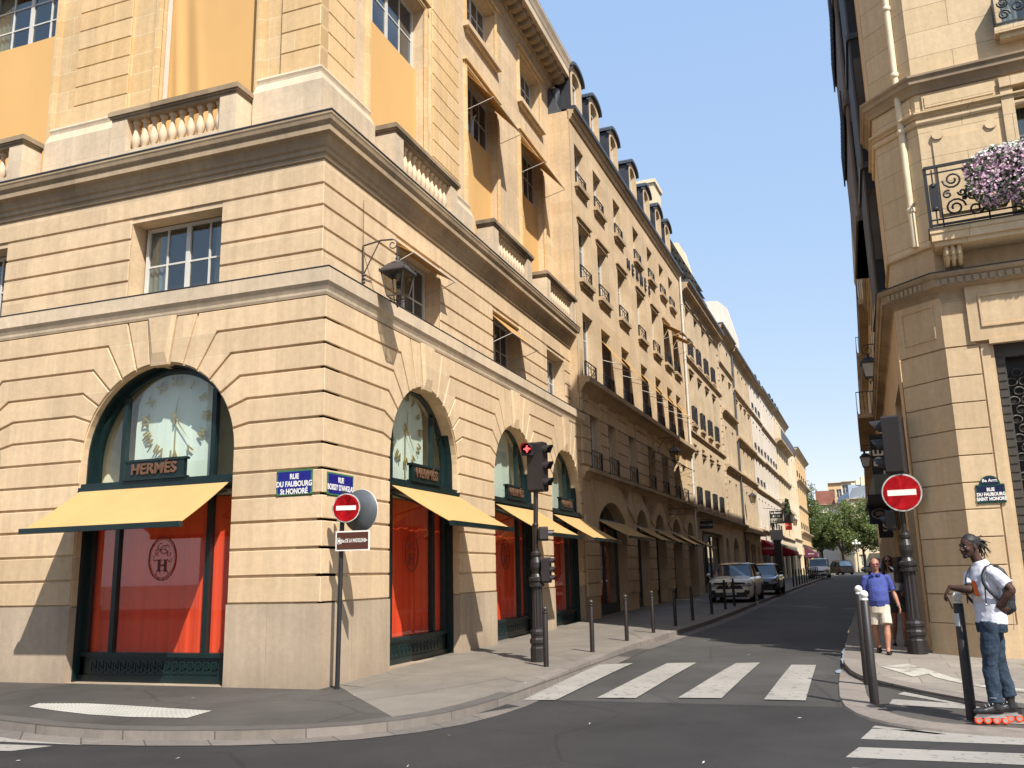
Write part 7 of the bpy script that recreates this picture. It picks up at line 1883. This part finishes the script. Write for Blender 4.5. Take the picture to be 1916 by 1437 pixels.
b = MB(); eloft(b, [((0,0,.86),.17,.13,X_),((0,0,1.1),.165,.125,X_),((0,0,1.38),.19,.12,X_),((0,0,1.47),.09,.07,X_)])
for sx in (-1,1): b.tube([(sx*.19,0,1.38),(sx*.24,.05,1.1),(sx*.22,-.08,.92)], [.065,.055,.045], 8)
link(voxel_mesh(b,'jacket',.016,2), 'jacket', cloth('dark_jacket', (.02,.02,.025)), P4)
b = MB(); 
for sx in (-1,1): b.tube([(sx*.08,0,.9),(sx*.1,-.08*sx,.47),(sx*.1,.1*sx,.04)], [.105,.075,.06], 8)
link(voxel_mesh(b,'trousers',.016,2), 'trousers', cloth('dark_trousers', (.025,.028,.04)), P4)
# ================================================================ vehicles
M_tyre = pmat('tyre_rubber', (.012,.012,.013), .8); M_rim = pmat('alloy_rim', (.22,.22,.23), .35, metal=.7); M_cgl = window_glass('car_glass', (.03,.05,.075), .04); M_plas = pmat('black_plastic', (.015,.015,.016), .5)
M_hl = pmat('headlight_glass', (.30,.32,.34), .12, .2, 12, spec=.9); M_chrome = pmat('chrome', (.6,.6,.6), .15, metal=1.0); M_plate = pmat('plate_white', (.55,.55,.52), .5)
def vehicle(name, label, loc, rz, L, W, H, paint, prof, belt, wheels, wr=.32, roofm=None, van=False, cat='car', group=None, simple=False):
    """local -y is forward, x across. prof: (y, z) upper outline of the lower body; belt: (front glass base y, roof front y, roof rear y, rear glass base y, belt z)"""
    t = thing(name, label, cat, loc, rz, group); hw = W/2
    yb0, yr0, yr1, yb1, zb = belt
    def top(y): return lerp([p[0] for p in prof], [p[1] for p in prof], y)
    n = 26; ys = [-L/2+L*i/n for i in range(n+1)]; b = MB(); P = []
    for y in ys:
        e = min(1, (L/2-abs(y))/.35); f = sqrt(max(0,1-(1-e)**2)); w = hw*(.80+.20*f); zt = top(y); z0 = .20+.10*(1-f)
        w2 = w*(.90 if zt < zb-.02 or True else 1)
        P.append([(-w*.93,y,z0),(-w,y,z0+.16),(-w*1.0,y,zt*.62),(-w*.985,y,zt*.84),(-w*.90,y,zt*.955),(-w*.62,y,zt*.998),(0,y,zt*1.012),(w*.62,y,zt*.998),(w*.90,y,zt*.955),(w*.985,y,zt*.84),(w,y,zt*.62),(w,y,z0+.16),(w*.93,y,z0)])
    k = len(P[0]); V = [v for r in P for v in r]; F = [(i*k+j,i*k+j+1,(i+1)*k+j+1,(i+1)*k+j) for i in range(n) for j in range(k-1)]+[(i*k,(i+1)*k,(i+1)*k+k-1,i*k+k-1) for i in range(n)]
    b.add(V, F, True); b.add(P[0], [list(range(k))]); b.add(P[-1], [list(range(k))])
    body = b.build('body', paint, t, weld=True)
    # greenhouse
    wt, wb = hw*(.86 if van else .74), hw*.93; g = MB()
    A = [(yb0,zb-.02,wb*.92),(yr0,H-.07,wt*.93),(yr1,H-.07,wt*.93),(yb1,zb-.02,wb*.90)]
    V = []
    for y, z, w in A: V += [(-w,y,z),(w,y,z)]
    mid = [((A[0][0]+A[1][0])/2-.03,(A[0][1]+A[1][1])/2+.03,(A[0][2]+A[1][2])/2+.01)]
    g.add(V, [(0,1,3,2),(2,3,5,4),(4,5,7,6),(0,2,4,6),(1,7,5,3)]); g.build('windows', M_cgl, t)
    r = MB(); ys2 = [yr0-.06, yr0+.15, (yr0+yr1)/2, yr1-.15, yr1+.06]; hs = [H-.075, H-.015, H, H-.02, H-.085]; V = []
    for y, z in zip(ys2, hs): V += [(-wt*.97,y,z-.045),(-wt*.80,y,z-.005),(0,y,z+.0),(wt*.80,y,z-.005),(wt*.97,y,z-.045)]
    r.add(V, [(i*5+j,i*5+j+1,(i+1)*5+j+1,(i+1)*5+j) for i in range(4) for j in range(4)], True)
    # pillars
    for sx in (-1,1):
        r.tube([(sx*wb*.935,yb0,zb-.02),(sx*wt*.95,yr0,H-.07)], .030, 5); r.tube([(sx*wt*.95,yr0,H-.07),(sx*wt*.95,yr1,H-.07)], .026, 5)
        r.tube([(sx*wb*.92,yb1,zb-.02),(sx*wt*.95,yr1,H-.08)], .06 if not van else .05, 5); ym = (yr0+yr1)/2-.1; r.tube([(sx*wb*.94,ym,zb),(sx*wt*.95,ym,H-.07)], .030, 5)
    r.build('roof', roofm or paint, t)
    # front details
    fz = top(-L/2+.12); yf = -L/2
    d = MB(); d.prism([(-hw*.60,fz*.62),(hw*.60,fz*.62),(hw*.50,fz*.78),(-hw*.50,fz*.78)], yf-.012, yf+.05); d.prism([(-hw*.62,.34),(hw*.62,.34),(hw*.56,.24),(-hw*.56,.24)], yf-.02, yf+.05)
    d.box(-hw*.74,hw*.74,yf-.014,yf+.06,.22,.40); d.build('grille', M_plas, t)
    for sx in (-1,1):
        h = MB(); h.add([(sx*hw*.54,yf-.02,fz*.74),(sx*hw*.80,yf-.02,fz*.70),(sx*hw*.80,yf-.02,fz*.88),(sx*hw*.56,yf-.02,fz*.80),(sx*(hw*.965),yf+.10,fz*.74),(sx*(hw*1.01),yf+.36,fz*.86),(sx*(hw*.97),yf+.30,fz*.94)], [(0,1,2,3),(1,4,5,6,2)]); h.build('headlight', M_hl, t, recalc=False)
        h = MB(); ellipsoid2(h, (sx*(hw+.10),yb0+.18,zb+.08), .09,.05,.07); h.build('wing_mirror', paint, t)
        h = MB(); h.add([(sx*hw*.62,L/2+.004,fz*.80),(sx*hw*.86,L/2-.04,fz*.80),(sx*hw*.86,L/2-.03,fz*1.0),(sx*hw*.66,L/2+.004,fz*1.0)], [(0,1,2,3)]); h.build('tail_light', pmat('tail_red', (.25,.01,.01), .3), t, recalc=False)
    h = MB(); h.box(-.26,.26,yf-.035,yf-.02,.30,.41); pl = h.build('number_plate', M_plate, t)
    h = MB(); 
    for i in range(7): h.box(-.21+i*.062,-.21+i*.062+.035,yf-.038,yf-.035,.33,.385)
    link(h.mesh('plate_mark'), 'plate_mark', M_plas, pl)
    # wheels with dark arches
    for sx in (-1,1):
        for y in wheels:
            a = MB(); a.lathe([(wr+.07,0),(wr+.07,.012),(1e-4,.012)], (sx*(hw-.010)-(.0 if sx > 0 else .012),y,wr+.02), 20, 'x'); a.build('wheel_arch', M_plas, t)
            w = MB(); w.lathe([(wr*.62,-.0),(wr*.93,.0),(wr,.04),(wr,.17),(wr*.93,.20),(wr*.62,.20)], (sx*(hw+.012)-(.20 if sx > 0 else 0),y,wr), 22, 'x'); wo = w.build('wheel', M_tyre, t)
            w = MB(); c = (sx*(hw+.005)-(.19 if sx > 0 else .0), y, wr); w.lathe([(1e-4,.10 if sx < 0 else .09),(wr*.15,.02 if sx < 0 else .17),(wr*.60,.012 if sx < 0 else .18),(wr*.64,.0 if sx < 0 else .19)], c, 14, 'x'); link(w.mesh('rim'), 'rim', M_rim, wo)
    return t
def ellipsoid2(mb, c, rx, ry, rz, n=10, m=6):
    P = []
    for i in range(m+1):
        for k in range(n): th = pi*i/m; r = max(1e-3, sin(th)); P.append((c[0]+rx*r*cos(2*pi*k/n), c[1]+ry*r*sin(2*pi*k/n), c[2]-rz*cos(th)))
    mb.add(P, [(i*n+k,i*n+(k+1)%n,(i+1)*n+(k+1)%n,(i+1)*n+k) for i in range(m) for k in range(n)], True)
M_pcream = pmat('car_paint_cream', (.82,.77,.63), .22, .04, 2, coat=.6); M_pdark = pmat('car_paint_dark', (.022,.026,.032), .18, .05, 2, coat=.8); M_pwhite = pmat('car_paint_white', (.78,.80,.80), .25, .04, 2, coat=.5); M_pblack = pmat('car_paint_black', (.008,.008,.009), .5, .05, 2, spec=.3)
CP = [(-2.06,.74),(-1.9,.90),(-1.2,1.01),(-.9,1.04),(0,1.03),(1.2,1.05),(1.95,1.05),(2.06,.85)]
c1 = vehicle('parked_car', 'cream crossover car with coppery roof, nearest parked on the left kerb', (3.05,27.4,gz(26)), radians(-1.2), 4.12, 1.80, 1.58, M_pcream, CP, (-1.02,-.30,1.35,1.98,1.02), (-1.30,1.30), .34, roofm=pmat('car_roof_copper', (.10,.045,.035), .25, coat=.6))
g = MB(); g.prism([(-.62,.72),(-.12,.70),(0,.62),(.12,.70),(.62,.72),(.62,.78),(.15,.80),(-.15,.80),(-.62,.78)], -2.10, -2.04); g.build('upper_grille', M_plas, c1)
g = MB(); g.prism([(0,.60),(.075,.72),(0,.84),(-.075,.72)], -2.125, -2.10); g.build('badge', M_chrome, c1); 
g = MB(); g.prism([(0,.66),(.035,.72),(0,.78),(-.035,.72)], -2.130, -2.124); g.build('badge_centre', M_plas, c1)
for sx in (-1,1): g = MB(); g.prism([(sx*.50,.30),(sx*.74,.32),(sx*.78,.46),(sx*.60,.50)], -2.085, -2.0); g.build('fog_light_surround', M_plas, c1)
SP_ = [(-2.2,.62),(-2.0,.78),(-1.1,.92),(-.8,.95),(0,.93),(1.3,.96),(2.05,.98),(2.2,.78)]
vehicle('parked_car', 'dark grey car with bluish windscreen parked directly behind the cream crossover', (3.38,35.8,gz(35)), radians(-1.2), 4.4, 1.82, 1.50, M_pdark, SP_, (-1.0,-.15,1.2,1.9,.94), (-1.38,1.36), .33)
VP_ = [(-2.1,.70),(-1.95,.92),(-1.45,1.08),(-1.2,1.12),(0,1.10),(1.9,1.10),(2.1,1.0)]
vehicle('delivery_van', 'small white van parked on the left at the end of the distant bollards', (4.75,80.5,gz(80)), radians(-2), 4.2, 1.84, 1.84, M_pwhite, VP_, (-1.30,-.72,1.9,2.05,1.08), (-1.30,1.32), .33, van=True, cat='van')
vehicle('black_car', 'black off-road car turning across the far end of the street', (6.3,110,gz(110)-.1), radians(-158), 4.6, 1.9, 1.75, M_pblack, CP, (-1.1,-.4,1.6,2.1,1.05), (-1.4,1.4), .37)
vehicle('black_car', 'dark saloon car crossing the boulevard beyond the black off-road car', (11.2,132,gz(120)-.1), radians(-88), 4.5, 1.8, 1.45, M_pblack, SP_, (-1.0,-.15,1.2,1.9,.94), (-1.38,1.36), .33)
vehicle('black_car', 'black car parked on the right kerb, its front just visible past the man in blue', (10.3,95,gz(95)-.1), radians(2), 4.4, 1.82, 1.50, M_pblack, SP_, (-1.0,-.15,1.2,1.9,.94), (-1.38,1.36), .33)
vehicle('silver_car', 'small silver car crossing the boulevard behind the dark saloon', (14.5,134,gz(120)-.1), radians(-92), 4.2, 1.8, 1.5, pmat('car_paint_silver', (.3,.31,.32), .25, metal=.4), CP, (-1.0,-.3,1.2,1.9,1.0), (-1.3,1.3), .33)
# dark pillar kiosk / sign on the left pavement
k = thing('street_sign_column', 'slim black information column on the distant pavement before the white shopfronts', 'sign column', (3.0,53.5,gz(53))); b = MB(); b.box(-.24,.24,-.12,.12,0,3.0); b.build('column', M_sblack, k)
b = MB(); b.box(-.42,.42,-.05,.05,3.05,3.75); b.build('sign_panel', pmat('grey_panel', (.3,.31,.31), .5), k); b = MB(); b.box(-.3,.3,-.14,.14,2.95,3.06); b.build('cap', M_iron, k)

# ================================================================ boulevard: trees and buildings behind
def tree(name, label, x, y, H, cr, seed, tone, lean=(0,0)):
    random.seed(seed); z0 = gz(120)-.05; t = thing(name, label, 'tree', (x,y,z0), 0, 'plane trees on the boulevard')
    b = MB(); tips = []
    th = H*.30; b.tube([(0,0,-.1),(.04,0,th*.5),(lean[0]*.2,lean[1]*.2,th)], [.24,.19,.16], 8)
    for k in range(9):
        a = k*2.4+random.random(); el = random.uniform(.5,1.25); L = cr*random.uniform(.7,1.1)*(1.25 if el > 1 else 1); st = Vector((lean[0]*.2,lean[1]*.2,th*random.uniform(.85,1.1))); d = Vector((cos(a)*cos(el),sin(a)*cos(el),sin(el)))
        p1 = st+d*L*.5+Vector((0,0,.2)); p2 = st+d*L*1.2+Vector((random.gauss(0,.3),random.gauss(0,.3),.3)); b.tube([st,p1,p2], [.10,.06,.02], 5); tips += [p1.lerp(p2,.3),p2]
        for j in range(3):
            e = p1.lerp(p2,random.random()); v = Vector((random.gauss(0,1),random.gauss(0,1),random.gauss(.3,.7))).normalized(); b.tube([e,e+v*cr*.45], [.03,.01], 4); tips.append(e+v*cr*.45)
    b.build('trunk', M_bark, t)
    f = MB(); cz = H*.63; cl_ = []
    for k in range(46):
        th_ = random.random()*6.28; ph = math.acos(random.uniform(-.9,1)); r = random.uniform(.55,1.0)
        cl_.append((Vector((cr*r*sin(ph)*cos(th_)+lean[0], cr*r*sin(ph)*sin(th_)+lean[1], cz+H*.36*r*cos(ph))), random.uniform(.55,1.15)*cr/3.2))
    cl_ += [(p, .7*cr/3.2) for p in tips]
    for c, r in cl_:
        for k in range(int(95*r*r)+30):
            v = Vector((random.gauss(0,1),random.gauss(0,1),random.gauss(0,.75))); v = v.normalized()*r*random.random()**.35; p = c+v
            d = Vector((random.gauss(0,1),random.gauss(0,1),random.gauss(0,.6))).normalized()*random.uniform(.10,.19); e = d.cross(Vector((random.gauss(0,1),random.gauss(0,1),random.gauss(0,1)))).normalized()*.10
            f.add([p-d,p+e,p+d,p-e], [(0,1,2,3)])
    f.build('crown', tone, t, recalc=False); return t
M_bark = pmat('plane_bark', (.09,.075,.055), .9, .3, 5)
def leafmat(name, c):
    s = NT(name); co = s.obj(); n = s.noise(1.1, co, 3); gi = s.n('ShaderNodeNewGeometry')
    s.l(s.ramp(n, [(.3,tuple(x*.55 for x in c)),(.7,tuple(x*1.45 for x in c))]), s.b.inputs['Base Color']); s.b.inputs['Roughness'].default_value = .6
    tr = s.n('ShaderNodeBsdfTranslucent'); tr.inputs[0].default_value = (c[0]*1.4,c[1]*1.5,c[2]*.8,1); mx = s.n('ShaderNodeMixShader'); mx.inputs[0].default_value = .3
    s.l(s.b.outputs[0], mx.inputs[1]); s.l(tr.outputs[0], mx.inputs[2]); s.l(mx.outputs[0], s.out.inputs[0]); MATS[name] = s.m; return s.m
LA = leafmat('plane_leaf_a', (.130,.170,.055)); LB = leafmat('plane_leaf_b', (.095,.135,.045)); LC_ = leafmat('plane_leaf_c', (.145,.185,.065))
tree('plane_tree', 'tall plane tree rising beside the last building of the left row', .8, 131, 13.5, 3.6, 1, LB)
tree('plane_tree', 'plane tree second from the left, lower and darker than the first', 3.6, 138, 10.5, 3.4, 2, LB)
tree('plane_tree', 'broad plane tree in the middle of the street end', 6.6, 136, 11.0, 3.6, 3, LC_)
tree('plane_tree', 'rounded plane tree just right of the middle of the street end', 9.6, 137, 11.2, 3.6, 4, LA)
tree('plane_tree', 'rightmost plane tree beside the right row of buildings', 12.3, 135, 10.2, 3.2, 5, LC_)
def far_building(name, label, x0, x1, y, z1, wm, cols, rows, roof=2.5, rm=None, base=0.9, depth=12, rot_=0):
    t = thing(name, label, 'building', (x0,y,0), rot_); L = x1-x0; hs = []
    for r in rows: hs += [(L*(i+.5)/cols-.6, L*(i+.5)/cols+.6, r, r+2.0) for i in range(cols)]
    b = MB(); hole_wall(b, 0, L, 0, z1, 0, .3, hs); b.box(0,.01,.01,depth,0,z1); b.box(L-.01,L,.01,depth,0,z1); b.box(0,L,depth-.1,depth,0,z1); b.build('wall', wm, t)
    for h in hs: window(t, ((h[0]+h[1])/2,.2,h[2]), 0, 1.2, 2.0, 2, 2)
    b = MB(); b.sweep([(0,z1-.5),(.3,z1-.3),(.5,z1),(0,z1+.1)], [(0,0),(L,0)]); b.build('cornice', M_stringst, t)
    if roof:
        b = MB(); b.prism([(.1,z1),(1.0,z1+roof),(6,z1+roof+1.2),(depth,z1+roof),(depth,z1)], 0, L, 'x'); r_ = b.build('roof', rm or M_zinc, t)
        ch = MB(); 
        for k in range(3): ch.box(L*(.2+.3*k),L*(.2+.3*k)+1.2,3,4,z1+roof-.5,z1+roof+2.4)
        link(ch.mesh('chimney'), 'chimney', M_crm, r_)
    return t
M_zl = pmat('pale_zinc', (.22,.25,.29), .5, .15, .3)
far_building('boulevard_building', 'yellowish stone building with mansard roof facing the boulevard behind the right trees', 8.5, 42, 168, 14.2, M_crm, 13, [2.0,5.4,8.5,11.4], 1.9, M_zl)
far_building('boulevard_wing', 'long receding wing with a glazed grey attic left of the yellowish building', 5.5, 27.6, 190, 14.2, M_crm, 9, [5.4,8.5,11.4], 2.0, M_zl, rot_=radians(-82.6), depth=8)
fb = far_building('brick_building', 'red brick and white building rising behind the middle trees', 1.5, 5.5, 206, 15.8, M_wht, 2, [9,12], 0)
b = MB(); b.box(.0,4.0,.3,8,15.8,19.0); b.build('brick_storey', pmat('far_brick', (.27,.11,.075), .9, .2, .8), fb)
far_building('white_block', 'white rendered block with a row of chimney pots behind the mansard roof', 7.2, 12, 197, 20.0, M_wht, 3, [15,17.4], 0)
far_building('sandy_block', 'sandy gable block between the brick building and the white block', 4.2, 7.4, 216, 21.5, M_ochre, 2, [15,18], 0)
far_building('left_boulevard_building', 'pale building across the boulevard behind the left trees', -40, 2, 178, 9.5, M_stC, 14, [2,5.6], 1.2, M_zl)
tw_ = thing('distant_tower', 'pale stepped tower on the skyline left of the brick building', 'tower', (-3.2,330,0)); b = MB()
for z, w, h_ in ((0,2.4,16),(16,1.9,4),(20,1.4,3),(23,.9,2)): b.box(-w,w,-w,w,z,z+h_)
b.build('tower_body', pmat('tower_stone', (.42,.42,.42), .9), tw_); b = MB(); b.lathe([(.9,0),(.6,1),(.1,2.4),(.04,4)], (0,0,25), 10); b.build('spire', M_zinc, tw_)
lp = thing('globe_lamp_post', 'boulevard lamp post with pale globes in front of the trees', 'street lamp', (8.6,125,gz(120))); b = MB(); b.lathe([(.16,0),(.10,.4),(.06,.8),(.05,3.6),(.09,3.7)], (0,0,0), 10)
for a in range(4): b.tube([(0,0,3.5),(.35*cos(a*1.57),.35*sin(a*1.57),3.55),(.4*cos(a*1.57),.4*sin(a*1.57),3.75)], .03, 5)
b.build('lamp_column', M_iron, lp); b = MB()
for a in range(4): b.ball((.4*cos(a*1.57),.4*sin(a*1.57),3.95), .2, 10, 8)
b.ball((0,0,4.3), .22, 10, 8); b.build('globes', M_lampmilk, lp)
ca = thing('cafe_awning', 'long dark cafe awning along the foot of the yellowish boulevard building', 'awning', (11,165,3.2)); b = MB(); b.quad((0,3,1.0),(26,3,1.0),(26,0,0),(0,0,0)); b.quad((0,0,0),(26,0,0),(26,0,-.5),(0,0,-.5)); b.build('cloth', M_sblack, ca, recalc=False)

# the building across the cross street (behind the viewpoint), which the shop and window glass mirrors
ob = thing('opposite_building', 'stone building across the cross street, mirrored in the shop windows', 'building', (14,-36,0), pi)
hs = [(2+3.2*i,3.3+3.2*i,z,z+2.1) for i in range(13) for z in (5.4,8.8,12.2,15.4)]
b = MB(); hole_wall(b, 0, 46, 4.2, 19, 0, .3, hs); b.box(0,46,8,8.1,0,19); b.box(0,.05,.05,8,0,19); b.build('wall', M_stC, ob)
b = MB(); hole_wall(b, 0, 46, -.2, 4.2, 0, .4, [(1.5+4.5*i,5+4.5*i,.1,3.6) for i in range(9)]); b.box(0,46,.41,.5,-.2,4.2); b.build('ground_floor_wall', M_wht, ob)
for h in hs: window(ob, ((h[0]+h[1])/2,.2,h[2]), 0, 1.3, 2.1, 2, 3)
b = MB(); b.prism([(.1,19),(1.2,22),(4,22.6),(8,22),(8,19)], 0, 46, 'x'); b.build('roof', M_slate, ob)
